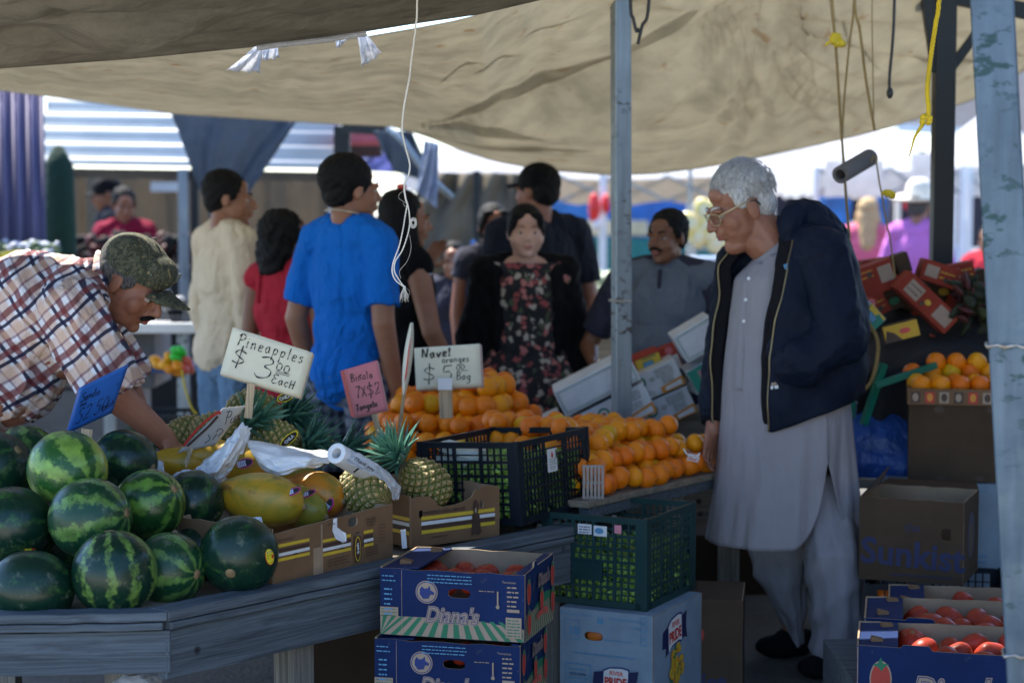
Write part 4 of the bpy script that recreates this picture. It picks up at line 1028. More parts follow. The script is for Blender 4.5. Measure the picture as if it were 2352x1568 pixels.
def papaya(px, py, Y, L, r, ax, mi, label, sticker=None):
    c = W(px, py, Y); q = V3(ax).to_track_quat('Z', 'Y').to_euler()
    th = thing('papaya', label, 'papaya', c, group='ripe papayas in the brown carton', rot=q)
    mb = MB(); n, k = 40, 30
    def P(i, j):
        t = 2 * PI * i / n; s = j / k; z = -L / 2 + L * s
        w_ = math.sin(PI * min(1, s * .93 + .035)) ** .62 * (.82 + .26 * s) 
        if s > .93: w_ *= (1 - (s - .93) / .07 * .75)
        w_ *= 1 + .03 * math.cos(5 * t) * s
        if j == 0: w_ = .02
        return V3((w_ * r * math.cos(t), w_ * r * math.sin(t), z))
    mb.grid(P, n, k + 1, closed=True); mb.build('skin', PM[mi], th, smooth=True, local=True)
    s = MB(); s.lathe([(0, .006), (.006, .005), (.009, 0), (.008, -.006)], 10, M=Matrix.Translation((0, 0, L / 2 - .001))); s.build('stem_end', M['stem'], th, smooth=True, local=True)
    if sticker:
        for (sx, sy, rr) in sticker:
            d = (W(sx, sy, Y - r) - c); rot = q.to_matrix().transposed(); v = rot @ d
            rad = r * .95; u = V3((v.x, v.y, 0)).normalized(); base_ = V3((u.x * rad, u.y * rad, v.z)) ; 
            s01 = (v.z + L / 2) / L; wl = math.sin(PI * min(1, s01 * .93 + .035)) ** .62 * (.82 + .26 * s01); base_ = V3((u.x * r * wl, u.y * r * wl, v.z)) + u * .002
            up = (rot @ V3((math.sin(rr), 0, math.cos(rr)))); Fm = frame(base_, up.cross(u), up)
            st = MB()
            def cap_shape(w2, h2): return [((w2 if k < 12 else -w2) * 0 + w2 * math.cos(2 * PI * k / 24), h2 * (math.sin(2 * PI * k / 24))) for k in range(24)]
            st.poly(Fm, cap_shape(.014, .024), .0018, 0); st.poly(Fm, cap_shape(.011, .021), .0024, 1)
            st.poly(Fm, [(-.008, -.021), (.008, -.021), (.008, .004), (-.008, .004)], .003, 2)
            for q_ in range(5): st.poly(Fm, [(-.006, -.018 + q_ * .005), (.006, -.018 + q_ * .005), (.006, -.016 + q_ * .005), (-.006, -.016 + q_ * .005)], .0036, 3)
            st.build('sticker', [M['pink'], M['ink'], M['label_w'], M['ink_blue']], th, local=True)
    return th
papaya(597, 1146, 5.34, .26, .076, (.93, -.26, -.12), 0, 'large yellow papaya lying in front, beside the watermelons', [(668, 1105, 1.2)])
papaya(676, 1158, 5.42, .21, .058, (.80, -.35, -.25), 1, 'greenish papaya wedged between the large yellow one and the orange one', [(707, 1113, 1.2)])
papaya(722, 1133, 5.50, .20, .067, (.80, -.45, -.14), 2, 'orange papaya with a pink sticker, rightmost of the papayas', [(757, 1158, .6)])
papaya(425, 1062, 5.66, .20, .045, (-.95, -.2, .1), 0, 'pale yellow papaya at the far left of the upper papayas, under the price card')
papaya(500, 1050, 5.70, .24, .055, (-.8, -.3, .12), 0, 'yellow papaya in the upper row below the papaya price card')
papaya(552, 1062, 5.66, .18, .062, (.85, -.3, -.35), 0, 'yellow papaya poking out under the crumpled white paper', [(563, 1064, 1.3)])
papaya(640, 1090, 5.7, .22, .06, (.85, .3, 0), 1, 'papaya underneath the white paper sheet, hardly visible')

# ================================================================== pineapples
def eye_color_mat(name, seed=0):
    m, nt, b = base(name)
    at = nt.nodes.new('ShaderNodeAttribute'); at.attribute_name = 'Col'
    n = nz(nt, coords(nt), 90, 4, .7)
    o = mix(nt, .5, at.outputs['Color'], ramp(nt, n, [(.35, (.35, .35, .35)), (.65, (1.25, 1.25, 1.25))]), 'MULTIPLY')
    nt.links.new(o, b.inputs['Base Color']); b.inputs['Roughness'].default_value = .55
    bump(nt, b, n, .4, .004); return m
M['pine'] = eye_color_mat('pineapple_skin')
M['leafmat'] = pbr('pineapple_leaf', (.09, .23, .16), .36, col2=(.025, .085, .06), scale=5, var=.3, bmp=.3, bscale=60, stretch=(4, 4, .6))
def pine_mesh(r, L, seed):
    n, k = 200, 150; rows = 9
    ii, jj = np.meshgrid(np.arange(n), np.arange(k + 1)); u = ii / n; s = jj / k
    prof = np.sin(np.pi * np.clip(s, 0, 1)) ** .42 * (1.02 - .12 * s)
    a = u * 12.0 + .0; bq = s * rows * 1.5
    # diamond lattice of eyes
    p = u * 11 + s * rows * .80; q = u * 11 - s * rows * .80 + 0
    fp = p - np.floor(p) - .5; fq = q - np.floor(q) - .5
    # wrap needs an integer count round the fruit: 11
    d = np.maximum(np.abs(fp), np.abs(fq)) * 2; rr = np.sqrt(fp ** 2 + fq ** 2) * 2
    hgt = .10 * (1 - d ** 3) + .07 * np.exp(-(rr / .22) ** 2) 
    cell = np.sin(np.floor(p) * 12.9898 + np.floor(q) * 78.233 + seed) * 43758.5; cell = cell - np.floor(cell)
    rad = r * (prof + hgt * np.clip(prof, 0, 1) * 1.0)
    t = u * 2 * np.pi
    X = rad * np.cos(t); Y = rad * np.sin(t); Z = (s - .5) * L
    me = bpy.data.meshes.new('fruit')
    vs = np.stack([X, Y, Z], -1).reshape(-1, 3)
    idx = (jj * n + ii); i2 = (ii + 1) % n
    A = idx[:-1].ravel(); B = (jj * n + i2)[:-1].ravel(); C = (jj * n + i2)[1:].ravel(); D = idx[1:].ravel()
    me.from_pydata(vs.tolist(), [], np.stack([A, B, C, D], 1).tolist())
    g = np.array([.085, .13, .008]); tan = np.array([.50, .34, .12]); brn = np.array([.10, .05, .02]); ctr = np.array([.62, .46, .24]); dg = np.array([.03, .05, .008])
    w1 = np.clip((d - .62) / .3, 0, 1)[..., None]; w2 = np.exp(-(rr / .30) ** 2)[..., None]; w3 = np.exp(-((rr - .52) / .13) ** 2)[..., None]; w4 = np.clip((d - .9) / .08, 0, 1)[..., None]
    mixc = (.35 + .5 * cell)[..., None]
    col = tan * mixc + g * (1 - mixc); col = col * (1 - w3 * .75) + brn * w3 * .75; col = col * (1 - w2) + ctr * w2
    col = col * (1 - w1) + g * .9 * w1; col = col * (1 - w4) + dg * w4
    rgba = np.concatenate([col, np.ones(col.shape[:2] + (1,))], -1).reshape(-1)
    ca = me.color_attributes.new('Col', 'FLOAT_COLOR', 'POINT'); ca.data.foreach_set('color', rgba)
    me.materials.append(M['pine']); me.polygons.foreach_set('use_smooth', [True] * len(me.polygons)); me.update(); return me
def crown_mesh(L, n, seed, spread=1.0):
    rnd = random.Random(seed); mb = MB()
    for k in range(n):
        f = k / n; az = k * 2.39996; tilt = R(6 + 58 * (1 - f) ** .8 * spread) ; ln = L * (.55 + .5 * math.sin(PI * min(1, f * .75 + .2))) * rnd.uniform(.85, 1.1)
        wd = .0185 * (1.15 - .4 * f); segs = 7; z0 = .012 + .035 * f
        P = []; d = V3((math.sin(tilt), 0, math.cos(tilt))); p = V3((.012 * (1 - f), 0, z0)); curl = rnd.uniform(-.04, .12) * (1 - f * .5)
        ang = tilt
        for j in range(segs + 1):
            P.append(p.copy()); ang += curl; p = p + V3((math.sin(ang), 0, math.cos(ang))) * ln / segs
        vs = []
        for j, p in enumerate(P):
            s = j / segs; ww = wd * (1 - s) ** .9 * (1.0 if j > 0 else .85) + .0004
            nx = V3((-math.cos(tilt), 0, math.sin(tilt)))
            vs += [p + V3((0, -ww, 0)) + nx * ww * .55, p + V3((0, 0, 0)), p + V3((0, ww, 0)) + nx * ww * .55]
        Mz = Matrix.Rotation(az + rnd.uniform(-.12, .12), 4, 'Z')
        mb.add(vs, [(3 * j + q, 3 * j + q + 1, 3 * j + q + 4, 3 * j + q + 3) for j in range(segs) for q in (0, 1)], 0, Mz)
    me = mb.mesh('crown', M['leafmat'], smooth=True); return me
FR = [pine_mesh(.060, .165, 1), pine_mesh(.066, .17, 5)]
CR = [crown_mesh(.125, 62, 3), crown_mesh(.115, 58, 9, .9), crown_mesh(.13, 66, 15, 1.05)]
def pineapple(px, py, Y, ax, label, fr=0, cr=0, csc=1, sc=1, roll=0, crown=True):
    c = W(px, py, Y); q = V3(ax).to_track_quat('Z', 'Y').to_euler()
    th = thing('pineapple', label, 'pineapple', c, group='pineapples piled behind the papayas', rot=q)
    f = place(FR[fr], 'fruit', th, rot=(0, 0, roll), sc=sc)
    if crown:
        o = place(CR[cr], 'crown', th, loc=(0, 0, .078 * sc), sc=csc); md = o.modifiers.new('s', 'SOLIDIFY'); md.thickness = .0012
    return th
pineapple(582, 948, 6.02, (.93, -.30, -.06), 'topmost pineapple under the pineapple price sign with a yellow tag at its crown', 1, 0, .95, 1.05)
pineapple(496, 992, 5.86, (.86, -.35, .25), 'pineapple behind the papaya price card, crown pointing right', 0, 1, 1.05, 1.0)
pineapple(432, 1002, 5.95, (-.90, -.30, -.10), 'leftmost pineapple, its crown pointing left towards the watermelons', 0, 1, .92, 1.0)
pineapple(632, 1014, 5.82, (.95, -.25, -.02), 'pineapple lying above the white paper sheet with an oval tag', 1, 2, .85, .95)
pineapple(715, 1030, 6.02, (.97, -.15, -.04), 'darker pineapple at the back whose crown reaches towards the tangelo sign', 0, 2, .85, .95)
pineapple(836, 1128, 5.50, (-.75, .6, .25), 'pineapple with no crown showing, at the papaya carton end under the bag roll', 1, 0, .6, 1.0, crown=False)
pineapple(976, 1110, 5.68, (-.66, -.22, .66), 'right pineapple standing in the carton with its crown tilted up to the left', 1, 2, .92, 1.0)
# tags tied on the pineapples
def oval_tag(px, py, Y, rx, rz_, rot, label, txt='CHILA'):
    c = W(px, py, Y); Fm = frame(c, (math.cos(rot), -.1, math.sin(rot)), (-math.sin(rot), -.35, math.cos(rot)))
    mb = MB(); E = lambda a, b: [(a * math.cos(t), b * math.sin(t)) for t in (2 * PI * k / 28 for k in range(28))]
    mb.poly(Fm, E(rx, rz_), 0, 0); mb.poly(Fm, E(rx * .86, rz_ * .82), .0008, 1); mb.poly(Fm, E(rx * .7, rz_ * .6), .0014, 0 if 'no' in txt else 1)
    text(mb, Fm, 'fresh' if txt == 'b' else 'CHILA', rz_ * 1.0, 0, 0, .002, 2, bold=.0004, sx=.9)
    o = mb.build('fruit_tag', [M['sticker_y'], M['ink'], M['label_w']], solid=.0004); tag(o, label, 'tag')
oval_tag(655, 912, 5.86, .026, .014, .35, 'yellow oval tag on the topmost pineapple', 'a')
oval_tag(664, 1008, 5.62, .034, .013, .75, 'yellow slanting oval tag on the pineapple above the paper sheet', 'a')
# ================================================================== cardboard
def card_mat(name, col, rough=.8, scuff=None):
    m, nt, b = base(name); v = coords(nt)
    n = nz(nt, v, 5, 5, .65); f = nz(nt, coords(nt, (1, 1, 30)), 26, 2)
    o = ramp(nt, n, [(.3, tuple(c * .72 for c in col)), (.65, col)])
    if scuff:
        s1 = ramp(nt, nz(nt, v, 34, 6, .8), [(.60, (0, 0, 0)), (.66, (1, 1, 1))]); s2 = ramp(nt, nz(nt, v, 6, 2), [(.48, (0, 0, 0)), (.62, (.8, .8, .8))])
        o = mix(nt, math_(nt, 'MULTIPLY', s1, s2), o, scuff)
    nt.links.new(o, b.inputs['Base Color']); b.inputs['Roughness'].default_value = rough; b.inputs['Specular IOR Level'].default_value = .2
    bump(nt, b, math_(nt, 'ADD', n, math_(nt, 'MULTIPLY', f, .12)), .35, .006); return m
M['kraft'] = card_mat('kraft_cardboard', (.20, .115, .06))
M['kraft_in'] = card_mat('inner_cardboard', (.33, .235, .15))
M['kraft_shade'] = card_mat('shaded_kraft_cardboard', (.075, .048, .029))  # kraft with the deep shade under the roof put into its colour
M['blue_card'] = card_mat('blue_printed_cardboard', (.001, .017, .085), .6, (.16, .13, .10))
M['white_card'] = card_mat('white_printed_cardboard', (.25, .34, .42), .6, (.12, .13, .10))
M['white_card2'] = card_mat('white_mango_cardboard', (.66, .68, .70), .6)
M['red_card'] = card_mat('red_printed_cardboard', (.42, .06, .035), .7)
def flat(name, col, r=.6): return pbr(name, col, r, var=.07, bmp=0, scale=20)
P_ = {k: flat('print_' + k, c) for k, c in dict(yellow=(.62, .42, .03), brown=(.06, .03, .018), white=(.66, .67, .66), black=(.015, .015, .015), red=(.50, .03, .02), green=(.01, .15, .07), tan=(.33, .24, .17), orange=(.62, .24, .02), teal=(.01, .22, .15), blue=(.006, .025, .15), lblue=(.09, .27, .45), navy=(.008, .014, .07), pink=(.62, .22, .27), tomato=(.42, .035, .02), gold=(.6, .36, .02), lred=(.62, .08, .06)).items()}
def prints(): return list(P_.values())
PI_ = {k: i for i, k in enumerate(P_)}
class Deco:
    """flat print laid on one face of a box; each call sits a little proud of the last"""
    def __init__(s, F, n0=.0007, lo=.001, hi=1): s.F = F; s.n = n0; s.mb = MB(); s.lo = lo; s.hi = hi
    def step(s): s.n += .00035; return s.n
    def rect(s, x0, y0, x1, y1, c): s.mb.poly(s.F, [(x0, y0), (x1, y0), (x1, y1), (x0, y1)], s.step(), PI_[c]); return s
    def frame(s, x0, y0, x1, y1, w_, c):
        n = s.step()
        for q in ((x0, y0, x1, y0 + w_), (x0, y1 - w_, x1, y1), (x0, y0 + w_, x0 + w_, y1 - w_), (x1 - w_, y0 + w_, x1, y1 - w_)): s.mb.poly(s.F, [(q[0], q[1]), (q[2], q[1]), (q[2], q[3]), (q[0], q[3])], n, PI_[c])
        return s
    def ell(s, cx, cy, rx, ry, c, k=28, rot=0):
        C, S_ = math.cos(rot), math.sin(rot)
        s.mb.poly(s.F, [(cx + rx * math.cos(t) * C - ry * math.sin(t) * S_, cy + rx * math.cos(t) * S_ + ry * math.sin(t) * C) for t in (2 * PI * i / k for i in range(k))], s.step(), PI_[c]); return s
    def poly(s, pts, c): s.mb.poly(s.F, pts, s.step(), PI_[c]); return s
    def text(s, t, size, x, y, c, **k): text(s.mb, s.F, t, size, x, y, s.step(), PI_[c], **k); return s
    def lines(s, x0, y, x1, n, gap, h, c):
        k = s.step()
        for i in range(n):
            x = x0; yy = y - i * gap
            while x < x1 - .004:
                w_ = min(random.uniform(.004, .016), x1 - x); s.mb.poly(s.F, [(x, yy), (x + w_, yy), (x + w_, yy + h), (x, yy + h)], k, PI_[c]); x += w_ + .0025
        return s
    def rays(s, x0, x1, y0, y1, cx, cy, n, c):
        k = s.step()
        for i in range(n):
            xa = x0 + (x1 - x0) * (i) / n; xb = x0 + (x1 - x0) * (i + .5) / n
            def at(xx, yy): t = (yy - y0) / (cy - y0); return (min(max(xx + (cx - xx) * t, s.lo), s.hi), yy)
            q = [at(xa, y0), at(xb, y0), at(xb, y1), at(xa, y1)]
            if max(a[0] for a in q) - min(a[0] for a in q) > .001 and (q[1][0] - q[0][0] > .0005 or q[2][0] - q[3][0] > .0005): s.mb.poly(s.F, q, k, PI_[c])
        return s
    def done(s, name, parent):
        mb = s.mb; C = []
        for f, m in zip(mb.f, mb.m):
            xs = [mb.v[i] for i in f]; lo = [min(p[k] for p in xs) - .012 for k in range(3)]; hi = [max(p[k] for p in xs) + .012 for k in range(3)]; grp = [(f, m)]
            keep = []
            for c in C:
                if all(c[0][k] <= hi[k] and lo[k] <= c[1][k] for k in range(3)):
                    lo = [min(lo[k], c[0][k]) for k in range(3)]; hi = [max(hi[k], c[1][k]) for k in range(3)]; grp += c[2]
                else: keep.append(c)
            C = keep + [(lo, hi, grp)]
        for lo, hi, grp in C:
            q = MB(); ix = {}
            for f, m in grp:
                for i in f:
                    if i not in ix: ix[i] = len(q.v); q.v.append(mb.v[i])
                q.f.append(tuple(ix[i] for i in f)); q.m.append(m)
            q.build(name, prints(), parent, local=True)
def box_frames(w_, d, h):
    e = .0005
    return dict(front=frame((0, -e, 0), (1, 0, 0), (0, 0, 1)), right=frame((w_ + e, 0, 0), (0, 1, 0), (0, 0, 1)), left=frame((-e, d, 0), (0, -1, 0), (0, 0, 1)), back=frame((w_, d + e, 0), (-1, 0, 0), (0, 0, 1)))
def wall(mb, F, outline, t, m_out, m_in, m_edge, holes=()):
    """a panel with its real thickness; outline counter-clockwise in (x, z); holes are cut as rectangular/oval openings"""
    bm = bmesh.new()
    vs = [bm.verts.new((x, y, 0)) for x, y in outline]; es = [bm.edges.new((vs[i], vs[(i + 1) % len(vs)])) for i in range(len(vs))]
    for (cx, cy, rx, ry) in holes:
        k = 18; hv = [bm.verts.new((cx + rx * math.copysign(abs(math.cos(t_)) ** .6, math.cos(t_)), cy + ry * math.copysign(abs(math.sin(t_)) ** .8, math.sin(t_)), 0)) for t_ in (2 * PI * i / k for i in range(k))]
        es += [bm.edges.new((hv[i], hv[(i + 1) % k])) for i in range(k)]
    r = bmesh.ops.triangle_fill(bm, use_beauty=True, use_dissolve=False, edges=es, normal=(0, 0, 1))
    bm.verts.index_update()
    pts = [v.co.copy() for v in bm.verts]; tris = [tuple(v.index for v in f.verts) for f in bm.faces]
    tris = [t_ if (pts[t_[1]] - pts[t_[0]]).cross(pts[t_[2]] - pts[t_[0]]).z > 0 else t_[::-1] for t_ in tris]
    n = len(pts); edges = [(e.verts[0].index, e.verts[1].index) for e in bm.edges if len(e.link_faces) == 1]; bm.free()
    P = [F @ V3((p.x, p.y, 0)) for p in pts] + [F @ V3((p.x, p.y, -t)) for p in pts]
    o = len(mb.v); mb.v += [tuple(p) for p in P]
    for a in tris: mb.f.append(tuple(i + o for i in a)); mb.m.append(m_out)
    for a in tris: mb.f.append(tuple(i + o + n for i in a[::-1])); mb.m.append(m_in)
    for a, b in edges: mb.f.append((a + o, b + o, b + n + o, a + n + o)); mb.m.append(m_edge)
def wob(x0, x1, z, n=9, amp=.0015, seed=0): return [(x0 + (x1 - x0) * i / n, z + amp * math.sin(i * 2.3 + seed) * (0 if i in (0, n) else 1)) for i in range(n + 1)]
def carton(label, loc, yaw, w_, d, h, out, inn, top=None, group=None, holes=None, t=.0045, tilt=(0, 0), closed=False, cat='box', name='cardboard_box', bottom=True, side_top=None, edge=None):
    """box with its near-left-bottom corner at loc; front along local x"""
    th = thing(name, label, cat, loc, group=group, rot=(tilt[0], tilt[1], yaw))
    Fs = box_frames(w_, d, h); holes = holes or {}; mb = MB(); i = 0
    for k in ('front', 'right', 'back', 'left'):
        L = w_ if k in ('front', 'back') else d - 2 * t - .001
        F = Fs[k]
        if k in ('right', 'left'): F = F @ Matrix.Translation((t + .0005, 0, 0))
        tp = (top or {}).get(k)
        ol = [(0, 0), (L, 0)] + ([(x * L, z) for x, z in tp][::-1] if tp else wob(0, L, h, seed=i)[::-1])
        wall(mb, F, ol, t, 0, 1, 1, holes.get(k, ())); i += 1
    if bottom: mb.box((w_ / 2, d / 2, t / 2 + .001), (w_ - .012, d - .012, t), m=1)
    if closed:
        mb.box((w_ * .25 + .001, d / 2, h - .001), (w_ / 2 - .004, d - .001, t), (0, .006, 0), m=0); mb.box((w_ * .75 - .001, d / 2, h - .001), (w_ / 2 - .004, d - .001, t), (0, -.006, 0), m=0)
    mb.build('body', [out, inn], th, local=True)
    return th, Fs

# ------------------------------------------------------------------ papaya carton and pineapple carton
pa = WZ(636, 1346, TZ); pb2 = WZ(908, 1281, TZ); yaw = math.atan2(pb2.y - pa.y, pb2.x - pa.x)
K = (pb2 - pa).length; e0 = pa + EN * .01
th, Fs = carton('brown papaya carton with yellow, black and white stripes, torn paper hanging from it', V3((e0.x, e0.y, TZ)), yaw, K, .34, .145, M['kraft'], M['kraft_in'],
   top=dict(front=[(0, .132), (.20, .137), (.42, .140), (.455, .143), (.58, .141), (.75, .146), (1, .149)]), holes=dict(front=[(.19 * K / .447, .062, .0, .0)][:0] + [(.085, .066, .010, .010), (.312, .122, .020, .013), (.268, .055, .011, .010), (.36, .06, .009, .012)]))
D = Deco(Fs['front'])
for x0, x1 in ((.004, .170), (.186, .30), (.352, .392)):
    for z, c in ((.096, 'yellow'), (.083, 'brown'), (.073, 'white'), (.06, 'yellow')):
        if x0 < .01: D.rect(x0, z, x1 - .035, z + .008, c)
        else: D.rect(x0, z - .012, x1, z - .004, c)
D.text('www.chula', .013, .04, .113, 'brown', rot=PI); D.ell(.325, .052, .017, .042, 'brown'); D.ell(.325, .048, .0125, .034, 'yellow'); D.ell(.325, .048, .0105, .030, 'brown'); D.text('fresh', .014, .325, .05, 'white', rot=PI / 2 + .1, bold=.0004); D.text('CHILA', .011, .325, .087, 'tan', rot=PI)
D.lines(.200, .035, .29, 3, .008, .0025, 'brown').lines(.20, .128, .235, 1, .008, .003, 'brown').lines(.355, .045, .41, 4, .007, .0025, 'brown').lines(.36, .12, .40, 3, .008, .003, 'brown'); D.lines(.41, .1, .44, 6, .009, .002, 'brown')
D.done('printing', th)
mb = MB(); Ff = Fs['front']; mb.bar(Ff @ V3((.183, .002, .003)), Ff @ V3((.181, .134, .003)), .004, .003, up=(0, 1, 0)); mb.bar(Ff @ V3((.165, .004, .0015)), Ff @ V3((.165, .075, .0015)), .03, .002, up=(0, -1, 0)); mb.build('flap_edge', M['kraft_in'], th, local=True)
mb = MB()
pp = [(.225, .142), (.236, .144), (.243, .118), (.262, .105), (.272, .098), (.278, .075), (.268, .072), (.245, .082), (.232, .088), (.226, .11)]
mb.add([Ff @ V3((x, z, .006 + .004 * math.sin(i * 1.9))) for i, (x, z) in enumerate(pp)], [tuple(range(len(pp)))]); mb.build('torn_paper', M['label_w'], th, local=True, solid=.0005)
c0 = WZ(944, 1258, TZ); c1 = WZ(1147, 1230, TZ); yaw2 = math.atan2(c1.y - c0.y, c1.x - c0.x); K2 = (c1 - c0).length
th, Fs = carton('brown pineapple carton with a deep notched front rim, right of the papaya carton', V3((c0.x, c0.y, TZ)), yaw2, K2, .40, .145, M['kraft'], M['kraft_in'],
   top=dict(front=[(0, .140), (.10, .143), (.20, .141), (.26, .128), (.30, .112), (.36, .106), (.5, .108), (.62, .116), (.68, .124), (.71, .140), (.735, .146), (.76, .141), (.775, .150), (.86, .151), (.95, .148), (1, .143)]), holes=dict(front=[(.035, .092, .008, .012), (.252, .100, .007, .012)]))
D = Deco(Fs['front'])
for z, c in ((.075, 'yellow'), (.060, 'white'), (.048, 'brown'), (.036, 'yellow')): D.rect(.035, z, .30 * K2 / .318, z + .010, c)
D.text('PINEAPPLE CHULA BRAND', .0135, .115, .094, 'brown', sx=.95, bold=.0003); D.lines(.07, .022, .13, 1, .01, .003, 'brown')
D.ell(.228, .092, .010, .024, 'brown').poly([(.215, .075), (.241, .075), (.248, .02), (.236, .012), (.224, .018), (.212, .012)], 'brown').ell(.2275, .085, .004, .008, 'kraft' if 0 else 'tan')
D.done('printing', th)
D = Deco(Fs['left'])
for z, c in ((.075, 'yellow'), (.060, 'white'), (.048, 'brown'), (.036, 'yellow')): D.rect(.02, z, .395, z + .010, c)
D.done('side_printing', th)
q = WZ(931, 1266, TZ) + V3((0, -.003, 0)); mb = MB(); mb.bar(q + V3((-.002, 0, .01)), q + V3((-.006, 0, .062)), .014, .002, up=(.3, -1, 0)); o = mb.build('paper_strip', M['label_w']); tag(o, 'small strip of white paper stuck between the papaya and pineapple cartons', 'paper')

# ------------------------------------------------------------------ papers and the roll of bags
def sheet(ctrl, n, Y, mat, name, label, cat, amp=.012, fr=3.2, thick=.0008, seed=0):
    """ctrl: rows of (px, py, dY)"""
    R_ = [[W(a, b, Y + c) for a, b, c in row] for row in ctrl]; nr = len(R_); nc = len(R_[0]); mb = MB()
    def P(i, j):
        u = i / n * (nc - 1); v = j / n * (nr - 1); a = min(int(u), nc - 2); b = min(int(v), nr - 2); fu, fv = u - a, v - b
        p = R_[b][a].lerp(R_[b][a + 1], fu).lerp(R_[b + 1][a].lerp(R_[b + 1][a + 1], fu), fv)
        q = V3((i / n * fr * 3, j / n * fr * 3, seed))
        k = abs(noise.noise(q)) + .5 * abs(noise.noise(q * 2.1 + V3((3, 1, 0)))) 
        return p + V3((.3 * amp * noise.noise(q * 1.7), -amp * 2 * k, amp * (noise.noise(q + V3((9, 0, 0))))))
    mb.grid(P, n + 1, n + 1); o = mb.build(name, mat, smooth=True, solid=thick); tag(o, label, cat); return o
sheet([[(540, 986, .0), (560, 972, -.02), (580, 985, .02)], [(520, 1015, -.02), (545, 1010, -.09), (574, 1004, .03)], [(470, 1056, 0), (515, 1062, -.10), (548, 1060, 0)], [(442, 1088, 0), (470, 1098, -.06), (505, 1104, -.02)]], 34, 5.48, M['label_w'], 'crumpled_paper', 'crumpled white paper bunched upright on the papayas', 'paper', .015, 1.9)
sheet([[(392, 1100, 0), (420, 1078, 0), (462, 1078, 0)], [(376, 1098, .05), (420, 1094, -.04), (470, 1102, .03)]], 20, 5.45, M['label_w'], 'crumpled_paper', 'white paper end spread over the left papayas', 'paper', .009, 1.6, seed=4)
sheet([[(566, 1010, .05), (640, 1020, .05), (700, 1030, .06), (764, 1042, .1)], [(574, 1034, 0), (645, 1048, -.03), (715, 1052, -.02), (766, 1052, .05)], [(592, 1062, 0), (640, 1085, -.05), (700, 1070, -.03), (755, 1062, .02)], [(602, 1076, .02), (640, 1090, -.01), (690, 1076, 0), (740, 1068, .02)]], 40, 5.45, M['label_w'], 'paper_sheet', 'long white paper sheet draped between the papayas and the pineapples', 'paper', .011, 1.3, seed=8)
sheet([[(575, 1188, 0), (600, 1186, 0)], [(578, 1206, 0), (607, 1212, 0)]], 10, 5.12, M['label_w'], 'paper_scrap', 'white paper corner sticking up between melon and papaya carton', 'paper', .004)
sheet([[(340, 1046, .0), (375, 1060, 0)], [(352, 1072, 0), (380, 1094, 0)]], 12, 5.6, M['label_w'], 'paper_scrap', 'white paper scrap behind the dark melon at left of the papayas', 'paper', .006)
th = thing('bag_roll', 'roll of white plastic bags lying on the pineapples, one bag pulled out', 'bag roll', W(790, 1050, 5.42))
mb = MB(); a, b_ = W(772, 1040, 5.34), W(862, 1092, 5.52); ax = (b_ - a).normalized(); u = ax.orthogonal().normalized(); v = ax.cross(u); vs = []
for (p, r) in ((a, .029), (b_, .029), (b_, .014), (a, .014)): vs += [p + (u * math.cos(t) + v * math.sin(t)) * r for t in (2 * PI * k / 32 for k in range(32))]
mb.add(vs, [(q * 32 + k, q * 32 + (k + 1) % 32, ((q + 1) % 4) * 32 + (k + 1) % 32, ((q + 1) % 4) * 32 + k) for q in range(4) for k in range(32)]); mb.build('roll', M['white'], th, bevel=.003)
A = [W(790, 1028, 5.38), W(826, 1040, 5.36), W(866, 1062, 5.36), W(898, 1088, 5.38), W(922, 1118, 5.40), W(916, 1146, 5.42)]; B = [W(800, 1062, 5.33), W(828, 1076, 5.33), W(860, 1090, 5.34), (W(884, 1104, 5.36)), W(900, 1128, 5.38), W(902, 1146, 5.40)]
mb = MB()
def P(i, j):
    u = i / 40 * 5; a_ = min(int(u), 4); f = u - a_; p = A[a_].lerp(A[a_ + 1], f); q = B[a_].lerp(B[a_ + 1], f)
    return p.lerp(q, j / 12) + V3((0, -.006 - .008 * abs(noise.noise(V3((i * .22, j * .3, 2)))) * (i / 12), .004 * noise.noise(V3((i * .3, j * .4, 7)))))
mb.grid(P, 41, 13); mb.build('pulled_bag', M['white_cloth'], th, smooth=True, solid=.0006)
Ft = frame(W(838, 1062, 5.325), (W(876, 1084, 5.34) - W(820, 1050, 5.33)), (.15, -.3, 1)); mb = MB(); text(mb, Ft, 'Thank you', .015, .0, -.004, .002, 0, shear=.3, bold=.0003); text(mb, Ft, 'T', .03, -.01, -.03, .002, 0, shear=.3, bold=.0012)
mb.build('lettering', M['ink'], th)

